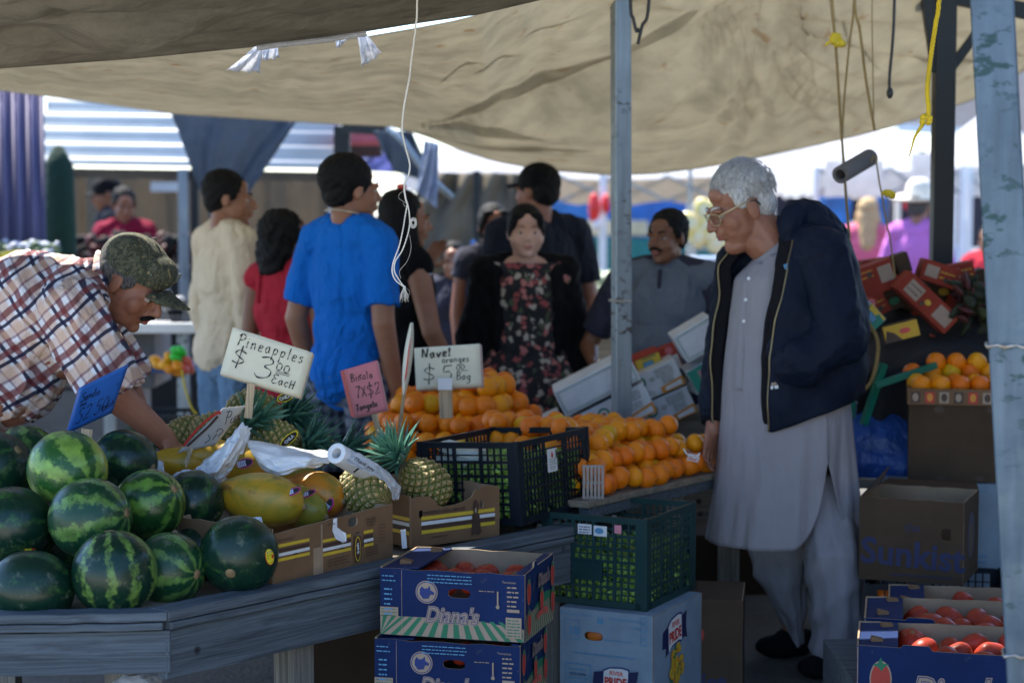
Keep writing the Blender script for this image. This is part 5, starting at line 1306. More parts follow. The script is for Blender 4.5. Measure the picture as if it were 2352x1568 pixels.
# ------------------------------------------------------------------ price signs
M['paper_y'] = pbr('pale_yellow_card', (.76, .74, .58), .7, var=.05, bmp=.05)
M['paper_p'] = pbr('pink_card', (.66, .22, .25), .7, var=.05, bmp=.05)
M['paper_pe'] = pbr('salmon_card', (.62, .38, .34), .7, var=.05, bmp=0)
M['paper_g'] = pbr('mint_card', (.32, .46, .40), .7, var=.05, bmp=0)
M['paper_b'] = pbr('blue_card', (.015, .11, .42), .4, var=.08, bmp=.05)
M['paper_w'] = pbr('grey_white_card', (.45, .44, .42), .6, var=.08, bmp=.05)
M['stick'] = wood_mat('pale_wooden_stick', (.50, .38, .24), (.34, .25, .15), axis=2)
PEN = 1.55
_h = hand
def hand(mb, F, txt, x, y, h, wd, **k): _h(mb, F, txt, x, y, h, wd * PEN, **k)
def sign(quad, Y, mats, label, stick=None, name='price_sign', dys=(0, 0, 0, 0), gap=.006, stickY=.02):
    """quad: TL, TR, BR, BL in photo coordinates; stacked cards; returns thing and its card frame (origin at lower left) with width and height"""
    P = [W(q[0], q[1], Y + d) for q, d in zip(quad, dys)]
    th = thing(name, label, 'price sign', P[3].lerp(P[2], .5))
    X = (P[2] - P[3]); F = frame(P[3], X, P[0] - P[3]); N = V3((F[0][2], F[1][2], F[2][2])); wd = X.length; ht = (P[0] - P[3]).length
    for i, mt in enumerate(mats):
        mb = MB(); off = N * (-gap * i) + V3((F[0][0], F[1][0], F[2][0])) * (.004 * i) + V3((F[0][1], F[1][1], F[2][1])) * (-.003 * i); n = 10
        def PP(a, b):
            u, v = a / n, b / n; p = P[3].lerp(P[2], u).lerp(P[0].lerp(P[1], u), v)
            return p + off + N * (.003 * math.sin(PI * u) * math.sin(PI * v))
        mb.grid(PP, n + 1, n + 1); mb.build('card', mt, th, smooth=True, solid=.0012)
    if stick:
        mb = MB()
        for s0, s1, w_ in stick: mb.bar(W(s0[0], s0[1], Y + .016), W(s1[0], s1[1], Y + stickY), w_, .004, up=(0, 1, 0))
        mb.build('stick', M['stick'], th)
    F2 = frame(P[3] + N * .0045, X, P[0] - P[3]); sh_ = (P[0] - P[3]).normalized()
    for q_ in range(3): F2[q_][1] = sh_[q_]
    return th, F2, wd, ht
th, F, w_, h_ = sign([(535, 751), (719, 810), (690, 913), (505, 859)], 5.62, [M['paper_y'], M['paper_pe'], M['paper_g']], 'pale yellow card reading Pineapples $3.00 each, tilted', [((577, 880), (570, 960), .022)], dys=(.0, .06, .06, 0))
mb = MB(); k = w_ / .235
hand(mb, F, 'Pineapples', .022 * k, .093 * k, .034 * k, .0021, sx=.92, gap=.16, n=.001)
hand(mb, F, '$', .018 * k, .038 * k, .046 * k, .0024, sx=1.15, n=.001); hand(mb, F, '3', .088 * k, .024 * k, .058 * k, .0026, sx=1.3, n=.001); hand(mb, F, '00', .145 * k, .057 * k, .020 * k, .002, sx=1.4, gap=.3, n=.001)
for yy in (.053, .048): stroke(mb, F, [(.147 * k, yy * k), (.187 * k, yy * k + .0015)], .0016, .001)
hand(mb, F, 'EacH', .142 * k, .018 * k, .026 * k, .0021, sx=1.05, n=.001); mb.build('lettering', M['ink'], th)
th, F, w_, h_ = sign([(951, 799), (1102, 789), (1107, 887), (956, 895)], 6.55, [M['paper_y'], M['paper_pe'], M['paper_w']], 'pale yellow card reading Navel oranges $5.00 bag on a wooden stick', [((1022, 872), (1025, 960), .044)], dys=(0, .03, .03, 0))
mb = MB(); k = w_ / .216
hand(mb, F, 'Navel', .022 * k, .104 * k, .030 * k, .0042, sx=1.1, gap=.14, n=.001); hand(mb, F, 'oranges', .088 * k, .084 * k, .021 * k, .0022, sx=1.1, gap=.10, n=.001)
hand(mb, F, '$5', .022 * k, .026 * k, .048 * k, .0024, sx=1.2, gap=.3, n=.001); hand(mb, F, '00', .134 * k, .059 * k, .016 * k, .002, sx=1.3, gap=.2, n=.001); stroke(mb, F, [(.134 * k, .054 * k), (.172 * k, .056 * k)], .0015, .001)
hand(mb, F, 'Bag', .132 * k, .026 * k, .025 * k, .0021, sx=1.0, n=.001); mb.build('lettering', M['ink'], th)
mb = MB(); q0, q1 = W(1022, 868, 6.50), W(1022, 895, 6.50); mb.bar(q0, q1, .046, .001, up=(0, 1, 0)); mb.build('tape', M['label_w'], th)
# pink tangelo sign: folded over, seen a little from the side
th, F, w_, h_ = sign([(790, 849), (866, 827), (890, 942), (815, 960)], 6.15, [M['paper_p'], M['paper_pe']], 'pink folded card reading Binola 7 for $2 tangelo on a stick', [((858, 945), (880, 1030), .018)], dys=(0, .02, .02, 0))
mb = MB(); P0 = [W(782, 852, 6.2), W(790, 849, 6.15), W(815, 960, 6.15), W(806, 955, 6.22)]; mb.add(P0, [(0, 1, 2, 3)]); mb.build('side_card', flat('print_deep_pink', (.55, .06, .05)), th, solid=.001)
mb = MB(); k = w_ / .102
hand(mb, F, 'Bin~ola', .012 * k, .108 * k, .024 * k, .002, sx=.85, n=.001); hand(mb, F, '7X$2', .018 * k, .058 * k, .034 * k, .0022, sx=.8, gap=.06, n=.001)
hand(mb, F, 'Tangelo', .008 * k, .020 * k, .019 * k, .0028, sx=.95, gap=.06, n=.001); mb.build('lettering', M['ink'], th)
# narrow folded card seen edge on
th = thing('price_sign', 'folded pale card seen edge on, on a thin stick between the pink and yellow signs', 'price sign', W(930, 830, 6.3))
mb = MB()
def P(i, j):
    v = j / 14; x = 946 + (927 - 946) * v; t = (i / 12 - .5) * 2; return W(x + 10 * math.sin(PI * (v * .93 + .06)) ** .7 * t, 741 + 172 * v, 6.25 + .10 * abs(t) - .02)
mb.grid(P, 13, 15); mb.build('card', M['paper_y'], th, smooth=True, solid=.001)
mb = MB(); mb.add([W(938, 800, 6.22), W(944, 770, 6.22), W(935, 860, 6.22), W(928, 880, 6.22)], [(0, 1, 2, 3)]); mb.build('inner_card', P_['lred'], th, solid=.001)
mb = MB(); mb.bar(W(928, 905, 6.3), W(914, 1010, 6.34), .011, .004, up=(0, 1, 0)); mb.build('stick', M['stick'], th)
# papaya card leaning back
th, F, w_, h_ = sign([(512, 937), (566, 931), (495, 1022), (407, 1040)], 5.60, [M['paper_w']], 'slanting grey white card reading Papaya among the pineapples', [((440, 1028), (424, 1072), .012)], dys=(.05, .10, .05, 0))
X = W(566, 931, 5.7) - W(495, 1022, 5.65); Fp = frame(W(448, 1034, 5.60), W(548, 935, 5.66) - W(448, 1034, 5.60), W(430, 990, 5.66) - W(470, 1030, 5.6))
mb = MB(); L_ = (W(548, 935, 5.66) - W(448, 1034, 5.60)).length
Q = lambda px, py, d=-.012: W(px, py, 5.60 + (1040 - py) / 110 * .06 + d)
def pstroke(pts, wd, m=0): mb.tube([Q(x, y) for x, y in crom(pts, 5)], wd, 5, m)
for pts in ([(518, 975), (522, 955), (528, 942)], [(520, 946), (532, 944), (530, 955), (521, 958)], [(533, 960), (529, 970), (536, 968), (538, 958)], [(541, 956), (538, 976)], [(541, 956), (547, 954), (544, 963)], [(549, 950), (546, 960), (553, 956)], [(555, 948), (556, 956), (562, 944)], [(500, 1002), (512, 990), (506, 984), (496, 992)], [(488, 1010), (498, 996)], [(470, 1018), (482, 1008), (478, 998)]): pstroke(pts, .0012)
mb.build('lettering', M['ink'], th)
mb = MB()
for pts, m_ in (([(422, 1024), (440, 1000), (462, 976), (484, 958), (503, 946), (504, 950)], 0), ([(430, 1024), (452, 1004), (480, 978), (500, 956)], 1)): mb.tube([Q(x, y) for x, y in crom(pts, 5)], .004, 6, m_)
mb.build('red_print', [P_['red'], P_['brown']], th)
# blue watermelon sign
th, F, w_, h_ = sign([(181, 891), (296, 835), (257, 948), (152, 996)], 5.36, [M['paper_b'], M['paper_w']], 'blue card reading Sandia behind the pale green watermelon', [((200, 985), (196, 1030), .03)], dys=(0, .10, .10, 0))
mb = MB(); k = w_ / .16
Fs_ = frame(W(172, 930, 5.48), W(280, 878, 5.56) - W(172, 930, 5.48), V3((.12, 0, 1)))
hand(mb, F, 'Sandia', .016 * k, .088 * k, .026 * k, .0022, sx=.8, gap=.05, n=.001); hand(mb, F, '10 each', .098 * k, .094 * k, .015 * k, .0016, sx=.8, n=.001)
hand(mb, F, 'mm', .02 * k, .074 * k, .014 * k, .002, n=.001); hand(mb, F, 'S2.50', .02 * k, .024 * k, .044 * k, .0022, sx=.75, gap=.1, n=.001); hand(mb, F, 'each', .11 * k, .03 * k, .02 * k, .0018, sx=.9, n=.001)
mb.build('lettering', flat('print_dark_navy', (.004, .012, .05)), th)

# ------------------------------------------------------------------ plastic crates
def crate(label, loc, rot, w_, d, h, mat, nx=3, nz_=5, fine=6, stuff=None, group=None, name='plastic_crate', band=.26, holes=True, nlabel=None, t=.006):
    th = thing(name, label, 'crate', loc, group=group, rot=rot)
    mb = MB(); r = .004
    def side(F, L):
        post = .035
        def b(x0, y0, x1, y1, tt=t, n=0): 
            c = F @ V3(((x0 + x1) / 2, (y0 + y1) / 2, -tt / 2 + n)); X = F.to_3x3(); mb.box(c, (abs(x1 - x0), abs(y1 - y0), tt), X)
        b(post * .5, h - .018, L - post * .5, h, t * 1.4, .002); b(post * .5, 0, L - post * .5, .02, t * 1.2, .001)
        zt = h - .018; zb = h * (1 - band)
        b(0, .0, post, h - .002, t, .001); b(L - post, .0, L, h - .002, t, .001)
        cols = nx; cw = (L - 2 * post) / cols
        for i in range(1, cols): b(post + cw * i - .005, .02, post + cw * i + .005, zt, t, .0015)
        rows = nz_; rh = (zt - .02) / rows
        for j in range(1, rows): b(post, .02 + rh * j - .004, L - post, .02 + rh * j + .004, t, .0005)
        for i in range(cols):
            n = max(2, int(cw / .02))
            for k in range(1, n): x = post + cw * i + cw * k / n; b(x - .0026, .02, x + .0026, zt - rh * (1 if holes and i == cols // 2 else 0), t * .6, -.001)
            for j in range(rows):
                if (i + j) % 7 != 8: b(post + cw * i, .02 + rh * (j + .5) - .002, post + cw * (i + 1), .02 + rh * (j + .5) + .002, t * .5, -.0015)
    Fs = box_frames(w_, d, h)
    for k in ('front', 'right', 'back', 'left'): side(Fs[k], w_ if k in ('front', 'back') else d)
    for x, y in ((0, 0), (w_, 0), (w_, d), (0, d)): mb.box((x + (.004 if x == 0 else -.004), y + (.004 if y == 0 else -.004), h / 2), (.014, .014, h + .004))
    mb.box((w_ / 2, d / 2, .008), (w_ - .02, d - .02, .005))
    mb.build('frame', mat, th, local=True)
    if stuff:
        m2 = MB(); n_, mt, sz, fill = stuff
        for k in range(n_):
            side_ = random.random()
            x, y = random.uniform(.02, w_ - .02), random.uniform(.02, d - .02)
            if side_ < .38: y = random.uniform(.014, .03)
            elif side_ < .7: x = random.choice((random.uniform(.014, .03), w_ - random.uniform(.014, .03)))
            z = random.uniform(.02, h * fill) if side_ < .7 else h * fill + random.uniform(-.02, .01)
            m2.ell((x, y, z), (sz * random.uniform(.8, 1.2), sz * .5, sz * .42), (random.uniform(-1.2, 1.2), random.uniform(0, 3), random.uniform(0, 3)), 7, 5)
        o = m2.build('green_pods', mt, smooth=True, parent=None, local=True); o.matrix_basis = wm(th) @ Matrix.Identity(4)
        tag(o, 'small green vegetables filling the ' + label, 'vegetables', kind='stuff')
    return th, Fs
M['pods'] = pbr('green_pods', (.22, .36, .05), .4, col2=(.08, .17, .03), scale=30, bmp=.1)
M['crate_black'] = pbr('dark_navy_plastic', (.006, .011, .018), .4, spec=.3, var=.2, bmp=.08)
M['crate_green'] = pbr('dusty_green_plastic', (.012, .045, .044), .45, spec=.3, var=.25, bmp=.08, col2=(.008, .033, .032))
bc = W(1178, 1231, 5.78)
ry = R(-30)
th, Fs = crate('black plastic crate standing on the table edge before the oranges', V3((bc.x, bc.y, TZ + .004)) - V3((math.cos(ry) * .33, math.sin(ry) * .33, 0)) + V3((0.012, 0, .0)), (0, R(-3.5), ry), .345, .44, .245, M['crate_black'], 3, 5, stuff=(900, M['pods'], .022, .70), t=.007)
D = Deco(Fs['right'], .004); D.rect(.168, .135, .228, .205, 'white').poly([(.19, .182), (.197, .2), (.205, .182)], 'orange').ell(.1975, .185, .006, .008, 'red').lines(.178, .172, .22, 3, .007, .002, 'green').lines(.18, .15, .215, 2, .006, .0015, 'black'); D.rect(.218, .175, .224, .2, 'black'); D.done('label', th)
mb = MB(); Fb = Fs['front']
mb.box((.12, .06, .17), (.15, .07, .05), (0, .1, .1)); mb.box((.13, .05, .215), (.13, .06, .03), (0, .25, .1)); o = mb.build('clear_tub', pbr('clear_tub_plastic', (.55, .62, .6), .15, var=.1, bmp=0), local=True); o.matrix_basis = wm(th); tag(o, 'clear plastic tub lying in the black crate', 'tub')
mb = MB()
gx = 0.0
gc = W(1484, 1412, 5.78); gy = R(-27)
GW, GD, GH = .34, .38, .272
loc = V3((gc.x, gc.y, .37)) - V3((math.cos(gy) * GW, math.sin(gy) * GW, 0))
# ------------------------------------------------------------------ white citrus carton below the green crate
wc = W(1500, 1411, 5.72)
PW, PD, PH = .30, .385, .367
th, Fs = carton('white citrus carton with blue ribbons standing on the ground below the green crate', V3((wc.x, wc.y, .0)) - V3((math.cos(gy) * PW, math.sin(gy) * PW, 0)), gy, PW, PD, PH, M['white_card'], M['kraft_in'], closed=True, holes=dict(front=[(.110, .290, .030, .013)]), group=None)
def pride(D, cx, cy, s, rot=0):
    c, q = math.cos(rot), math.sin(rot); T = lambda pts: [(cx + (x * c - y * q) * s, cy + (x * q + y * c) * s) for x, y in pts]
    D.poly(T([(-.075, .02), (-.03, .03), (-.03, -.03), (-.06, -.045), (-.058, -.022), (-.078, -.02)]), 'navy').poly(T([(.03, .03), (.075, .04), (.07, .0), (.078, -.028), (.055, -.022), (.03, -.03)]), 'navy')
    D.poly(T([(-.045, .03), (-.02, .042), (.02, .046), (.045, .042), (.045, -.028), (.02, -.024), (-.02, -.028), (-.045, -.04)]), 'blue').poly(T([(-.041, .027), (-.02, .038), (.02, .042), (.041, .038), (.041, -.025), (.02, -.02), (-.02, -.024), (-.041, -.036)]), 'white')
    D.text('RIVER', .018 * s, cx + .002 * s, cy + .024 * s, 'lred', bold=.0005 * s, rot=rot); D.text('PRIDE', .036 * s, cx, cy - .004 * s, 'red', bold=.0016 * s, rot=rot + .04, sx=.8)
D = Deco(Fs['front']); D.text('Produce of Mexico', .013, .055, .352, 'lblue').text('Mandarin/Tangerine', .012, .215, .348, 'lblue').text('Orange', .012, .245, .328, 'lblue')
D.frame(.015, .275, .065, .335, .002, 'lblue').text('10', .035, .045, .30, 'lblue', bold=.001).poly([(.122, .335), (.127, .352), (.132, .335), (.138, .352), (.144, .334), (.139, .330), (.126, .330)], 'lblue').rect(.14, .283, .235, .285, 'lblue')
for k in range(4): D.frame(.262, .278 + .022 * k, .282, .296 + .022 * k, .002, 'lblue')
D.lines(.05, .235, .25, 1, .01, .004, 'lblue'); D.frame(.02, .13, .105, .205, .003, 'lblue').lines(.03, .185, .095, 4, .013, .004, 'lblue').text('07210396', .013, .062, .172, 'navy')
pride(D, .185, .165, .95, -.03); D.text('CITRUS', .05, .205, .09, 'blue', bold=.002).lines(.04, .10, .11, 1, .01, .004, 'black'); D.lines(.03, .06, .25, 3, .014, .004, 'lblue')
D.done('printing', th)
D = Deco(Fs['right']); pride(D, .165, .285, 1.25, .06)
for k in range(70):
    a, r = random.random() * 2 * PI, random.random() ** .5; D.n = .003 + k * .00002; D.ell(.175 + r * .052 * math.cos(a), .185 + r * .062 * math.sin(a), .012, .009, random.choice(('gold', 'gold', 'orange', 'yellow', 'green')) if k < 66 else 'gold', 9, random.random() * 3)
D.n = .006; D.text('Sweet Citrus', .052, .168, .085, 'red', shear=.25, bold=.0016, rot=.04).lines(.08, .035, .26, 1, .01, .005, 'lblue'); D.done('side_printing', th)
mb = MB(); p = Fs['front'] @ V3((.110, .290, -.03)); mb.ell(p, (.038, .03, .03)); mb.build('orange', pbr('dim_orange_peel', (.5, .13, .01), .5), th, smooth=True, local=True)
th, Fs = crate('green plastic crate stacked on the white citrus carton', loc, (0, 0, gy), GW, GD, GH, M['crate_green'], 4, 6, stuff=(1300, M['pods'], .019, .56), t=.006)
D = Deco(Fs['front'], .004); D.rect(.12, .215, .165, .245, 'white').rect(.172, .212, .215, .243, 'white').lines(.125, .235, .16, 3, .008, .003, 'navy').ell(.19, .228, .014, .009, 'lblue'); D.rect(.24, .225, .262, .25, 'pink'); D.done('label', th)
mb = MB(); Ff = Fs['front']; c = Ff @ V3((.15, .105, .001)); mb.box(c, (.10, .008, .055)); mb.build('name_plate', M['crate_green'], th, local=True)

# ------------------------------------------------------------------ blue tomato boxes
def tomato2d(D, cx, cy, s, rot=0):
    D.ell(cx, cy, .021 * s, .036 * s, 'tan', rot=rot).ell(cx, cy - .001, .0185 * s, .033 * s, 'tomato', rot=rot)
    D.poly([(cx - .016 * s, cy + .028 * s), (cx - .006 * s, cy + .031 * s), (cx, cy + .043 * s), (cx + .004 * s, cy + .031 * s), (cx + .016 * s, cy + .03 * s), (cx + .006 * s, cy + .023 * s), (cx + .002 * s, cy + .015 * s), (cx - .005 * s, cy + .023 * s)], 'green')
def divas(D, cx, cy, size, rot=0):
    for b, c in ((.0036, 'tan'), (.0017, 'blue'), (.0001, 'tan')): D.text("Diana's", size, cx, cy, c, shear=.25, bold=b * size / .055, rot=rot, sx=.86, spacing=1.02)
def pig(D, cx, cy, r):
    D.ell(cx, cy, r, r, 'tan').ell(cx, cy, r * .92, r * .92, 'blue').ell(cx, cy, r * .84, r * .84, 'tan')
    D.poly([(cx + x * r, cy + y * r) for x, y in ((-.45, .5), (-.2, .3), (.1, .35), (.32, .6), (.35, .2), (.7, .0), (.68, -.2), (.35, -.2), (.2, -.55), (-.3, -.6), (-.62, -.2), (-.6, .2))], 'blue')
def tomato_box(label, loc, yaw, tabs=True, holes=None, W2=.39, D2=.30, H=.178, front_style=0, grp='blue printed tomato boxes'):
    th, Fs = carton(label, loc, yaw, W2, D2, H, M['blue_card'], M['kraft_in'], group=grp, holes=dict(front=[(.215, .118, .030, .012)]) if not front_style else {}, t=.005,
        top=dict(front=wob(0, 1, H - .004, 8, .002), right=[(0, H - .003), (.30, H), (.31, H + .014), (.40, H + .014), (.41, H), (.85, H), (1, H + .003)]) if not front_style else dict(front=[(0, H), (.06, H), (.24, H - .002), (.26, H + .006), (.40, H + .004), (.42, H - .008), (.6, H - .01), (1, H - .012)]))
    # folded rims
    mb = MB()
    mb.box((.055, D2 / 2, H - .003), (.10, D2 - .014, .004), (0, -.05, 0)); mb.build('rim_flap', M['blue_card'], th, local=True)
    mb = MB(); mb.box((W2 - .014, D2 / 2, H - .002), (.022, D2 - .014, .004), (0, .05, 0))
    if not front_style: pass
    mb.build('rim_flap', M['blue_card'], th, local=True)
    mb = MB(); mb.box((.05, .07, H + .002), (.03, .03, .012), (0, .2, .1)); mb.build('tab', M['kraft'], th, local=True); mb = MB(); mb.box((.075, D2 - .05, H + .002), (.03, .03, .012), (0, .1, .2)); mb.build('tab', M['kraft'], th, local=True)
    D = Deco(Fs['front'], hi=W2 - .001)
    if not front_style:
        D.poly([(.001, .001), (W2 - .001, .001), (W2 - .001, .034), (.25, .052), (.001, .050)], 'tan').rays(-.25, .65, .0012, .05, .2, .16, 26, 'green')
        D.rect(.0595, .001, .0605, H - .006, 'tan')
        for k in range(0): pass
        pig(D, .128, .118, .030); divas(D, .195, .058, .056)
        D.lines(.13, .162, .25, 3, .009, .0025, 'lblue').lines(.27, .128, .31, 1, .01, .002, 'tan').rect(.318, .09, .322, .13, 'tan').ell(.32, .09, .005, .005, 'tan')
        D.text('Tomatoes', .009, .35, .155, 'tan').lines(.345, .14, .375, 5, .012, .004, 'tan').rect(.345, .078, .378, .086, 'tan').rect(.002, .052, .052, .075, 'tan').lines(.006, .068, .05, 3, .008, .002, 'green')
        D.rect(.342, .012, .384, .065, 'tan').lines(.346, .056, .38, 6, .008, .003, 'green').lines(.008, .155, .045, 2, .012, .003, 'lblue').lines(.014, .12, .036, 6, .013, .004, 'lblue')
    else:
        tomato2d(D, .062, .092, 1.35); divas(D, .25, .068, .085)
        D.rect(.002, .001, .004, H - .002, 'tan')
    D.done('printing', th)
    D = Deco(Fs['right'], hi=D2 - .007)
    D.poly([(.001, .001), (D2 - .006, .001), (D2 - .006, .085), (.2, .095), (.1, .075), (.001, .04)], 'green').rays(-.1, .42, .0012, .07, .15, .16, 22, 'tan')
    for cx, cy in ((.035, .125), (.035, .045), (.27, .130), (.27, .06)): tomato2d(D, cx, cy, .95)
    tomato2d(D, .150, .085, .9); divas(D, .165, .138, .045); D.text('TOMATOES', .022, .15, .045, 'lred', bold=.0012, arc=.35)
    D.done('side_printing', th)
    mb = MB()
    return th, Fs
tc_ = W(1205, 1490, 5.02); yb = R(-15.5)
def tbl(z, dx=0, dyaw=0):
    y_ = yb + dyaw; return V3((tc_.x + dx, tc_.y, z)) - V3((math.cos(y_) * .39, math.sin(y_) * .39, 0)), y_
M['tomato'] = pbr('tomato_skin', (.34, .035, .014), .42, spec=.3, var=.2, scale=12, bmp=.02)
def tomato_mesh():
    mb = MB(); n, k = 28, 18
    def P(i, j):
        ph = PI * (j + .001) / (k + .002); t = 2 * PI * i / n; r = 1 + .03 * math.cos(5 * t) * math.sin(ph) - .12 * math.exp(-(ph / .3) ** 2)
        return (r * math.sin(ph) * math.cos(t), r * math.sin(ph) * math.sin(t), r * math.cos(ph) * 1.0)
    mb.grid(P, n, k + 1, closed=True)
    return mb.mesh('tomato', M['tomato'], smooth=True)
TM = tomato_mesh()
tstem = MB(); tstem.lathe([(.0, .93), (.12, .94), (.16, .91), (.16, .86)], 8); TS = tstem.mesh('stem_scar', M['stem'], smooth=True)
def tomato(c, r, label, group, sq=(1, 1, .85)):
    q = Euler((random.uniform(-.9, .9), random.uniform(-.9, .9), random.random() * 6))
    th = thing('tomato', label, 'tomato', c, group=group, rot=q)
    place(TM, 'skin', th, sc=(r * sq[0], r * sq[1], r * sq[2])); place(TS, 'stem_scar', th, sc=(r * sq[0], r * sq[1], r * sq[2]))
for z, dx, dyw, lab in ((.45, 0, 0, 'blue tomato box on top of the stack in front of the table'), (.266, -.012, R(1.5), 'blue tomato box directly under the top box of the front stack'), (.086, .0, R(-1), 'lowest blue tomato box of the front stack')):
    l_, y_ = tbl(z, dx, dyw); th, Fs = tomato_box(lab, l_, y_)
    Mx = wm(th)
    if z > .2:
        for k in range(12 if z > .4 else 9):
            x, y = .06 + .075 * (k % 4) + random.uniform(-.01, .01), .06 + .085 * (k // 4) + random.uniform(-.01, .01)
            if z < .4 and k > 3: continue
            tomato(Mx @ V3((x + .02, y, .125 if (z > .4 and k != 2) else .134)), .034, 'tomato inside the top blue box of the front stack' if z > .4 else 'tomato inside the second blue box of the front stack', 'tomatoes in the top front box' if z > .4 else 'tomatoes in the second front box')
mb = MB()
for k in range(3): mb.box((tc_.x - .17, tc_.y + .05 + .15 * k, .043), (.46, .1, .085))
o = mb.build('pallet', M['wood'], bevel=.003); tag(o, 'low wooden pallet under the stack of blue tomato boxes', 'pallet')
# row of tomato boxes at the lower right
for k, (px, py, Y) in enumerate(((1968, 1481, 5.10), (1985, 1418, 5.42), (2040, 1386, 5.74))):
    q = W(px, py, Y); dz = .178
    th, Fs = tomato_box(['nearest blue tomato box at the lower right corner', 'middle blue tomato box of the lower right row', 'farthest blue tomato box of the lower right row'][k], V3((q.x, q.y, q.z - dz)), R(-11), front_style=1, W2=.46, grp='blue tomato boxes in the lower right row')
    Mx = wm(th)
    for i in range(15):
        x, y = .055 + .088 * (i % 5) + (.02 if (i // 5) % 2 else 0) + random.uniform(-.012, .012), .06 + .085 * (i // 5) + random.uniform(-.01, .01)
        tomato(Mx @ V3((x, y, .128 + random.uniform(-.012, .012))), random.uniform(.038, .047), ['tomato in the nearest lower right box', 'tomato in the middle lower right box', 'tomato in the farthest lower right box'][k], ['tomatoes in the nearest right box', 'tomatoes in the middle right box', 'tomatoes in the farthest right box'][k], (1.1, .95, .8))
mb = MB(); q = W(1968, 1481, 5.1); mb.box((q.x + .30, 5.52, (q.z - .18) / 2), (.5, .9, q.z - .18)); o = mb.build('platform', M['wood'], bevel=.004); tag(o, 'low wooden platform under the lower right tomato boxes', 'platform')
# ================================================================== oranges
def orange_mat():
    m, nt, b = base('orange_peel'); oi = nt.nodes.new('ShaderNodeObjectInfo')
    v = coords(nt, kind='Object'); n = nz(nt, v, 1.6, 2); pores = nz(nt, v, 34, 2)
    c = ramp(nt, oi.outputs['Random'], [(.0, (.76, .16, .002)), (.5, (.84, .26, .002)), (.85, (.86, .34, .003)), (1.0, (.62, .42, .005))])
    c = mix(nt, math_(nt, 'MULTIPLY', n, .35), c, (.62, .09, .001))
    nt.links.new(c, b.inputs['Base Color']); b.inputs['Roughness'].default_value = .30; b.inputs['Specular IOR Level'].default_value = .35
    b.inputs['Subsurface Weight'].default_value = .06; b.inputs['Subsurface Radius'].default_value = (.02, .01, .002)
    bump(nt, b, pores, .25, .03); return m
M['orange'] = orange_mat()
def unit_orange():
    mb = MB(); n, k = 28, 18
    def P(i, j):
        ph = PI * (j + .001) / (k + .002); t = 2 * PI * i / n; r = 1 - .07 * math.exp(-(ph / .2) ** 2) + .01 * math.sin(t * 2 + ph * 3)
        return (r * math.sin(ph) * math.cos(t), r * math.sin(ph) * math.sin(t), r * .95 * math.cos(ph))
    mb.grid(P, n, k + 1, closed=True); return mb.mesh('orange', M['orange'], smooth=True)
OM = unit_orange()
om_stem = MB(); om_stem.lathe([(0, .90), (.07, .905), (.09, .885), (.085, .86)], 8); OS = om_stem.mesh('stem_end', pbr('green_stem_end', (.12, .16, .04), .8), smooth=True)
def orange(c, r, label, group):
    q = Euler((random.uniform(-1.7, 1.7), random.uniform(-1.7, 1.7), random.random() * 6))
    th = thing('orange', label, 'orange', c, group=group, rot=q); place(OM, 'peel', th, sc=r); place(OS, 'stem_end', th, sc=r); return th
def pile(inside, zb, r, label, group, bx, by, O, A, B_):
    """close packed heap: inside(s,t) gives heap height; A,B_ axes"""
    dx = 2 * r * .98; dy = dx * .866; dz = dx * .80; k = 0; cand = []
    while k < 6:
        off = (k % 3) * dx / 3 * 1.2
        j = 0; t = by[0] + (off * .58)
        while t < by[1]:
            s_ = bx[0] + (dx / 2 if j % 2 else 0) + off
            while s_ < bx[1]:
                h = inside(s_, t); z = r + k * dz
                if h > z - r * .35 and h < z + dz * 2.1:
                    p = O + A * (s_ + random.uniform(-.017, .017)) + B_ * (t + random.uniform(-.017, .017))
                    cand.append((V3((p.x, p.y, zb + z + random.uniform(-.011, .009))), r * random.uniform(.90, 1.06)))
                s_ += dx
            t += dy; j += 1
        k += 1
    # leave out the ones buried inside, which nobody could see
    cand.sort(key=lambda c: c[0].y); G = np.zeros((240, 420), bool); cnt = 0
    x0 = min(c[0].x / c[0].y for c in cand) - .01; z0 = min((c[0].z - CAMZ) / c[0].y for c in cand) - .01
    for c, rr in cand:
        u, v, q = (c.x / c.y - x0) / .0005, ((c.z - CAMZ) / c.y - z0) / .0005, rr / c.y / .0005
        yy, xx = np.ogrid[:240, :420]; disc = (xx - u) ** 2 + (yy - v) ** 2 < (q * .93) ** 2
        vis = (disc & ~G).sum() / max(1, disc.sum()); G |= disc
        if vis > .035: orange(c, rr, label, group); cnt += 1
    return cnt
r_ = .0365
def hA(s, t):
    x = s; e = 1 - (x / .325) ** 2 - (t / .44) ** 2
    if e < 0: return -1
    return .04 + .24 * e ** .85 * (1 + .12 * math.exp(-((x - .12) / .12) ** 2) + .05 * math.exp(-((x + .16) / .1) ** 2) - .18 * math.exp(-((x + .02) / .07) ** 2)) * (1.08 if x > 0 else 1)
nA = pile(hA, TZ2, r_, 'orange in the tall heap behind the black crate', 'oranges heaped behind the black crate', (-.40, .40), (-.5, .5), V3((W(1050, 900, 7.0).x, 7.02, 0)), V3((1, 0, 0)), V3((0, 1, 0)))
def hB(s, t):
    if not (.03 < s < .84 and .02 < t < .56): return -1
    e = min(1, (s - .0) / .16, (.9 - s) / .2, (t + .0) / .24, (.60 - t) / .12)
    return .035 + .135 * max(0, e) ** .9 * (1 + .25 * math.exp(-((s - .12) / .1) ** 2) + .15 * math.sin(s * 9))
nB = pile(hB, TZ2, .0345, 'orange in the bagged row along the front table edge near the old man', 'oranges along the plywood table edge', (.03, .88), (.03, .6), V3((F0.x, F0.y, 0)), FD, FN)
print('oranges', nA, nB)
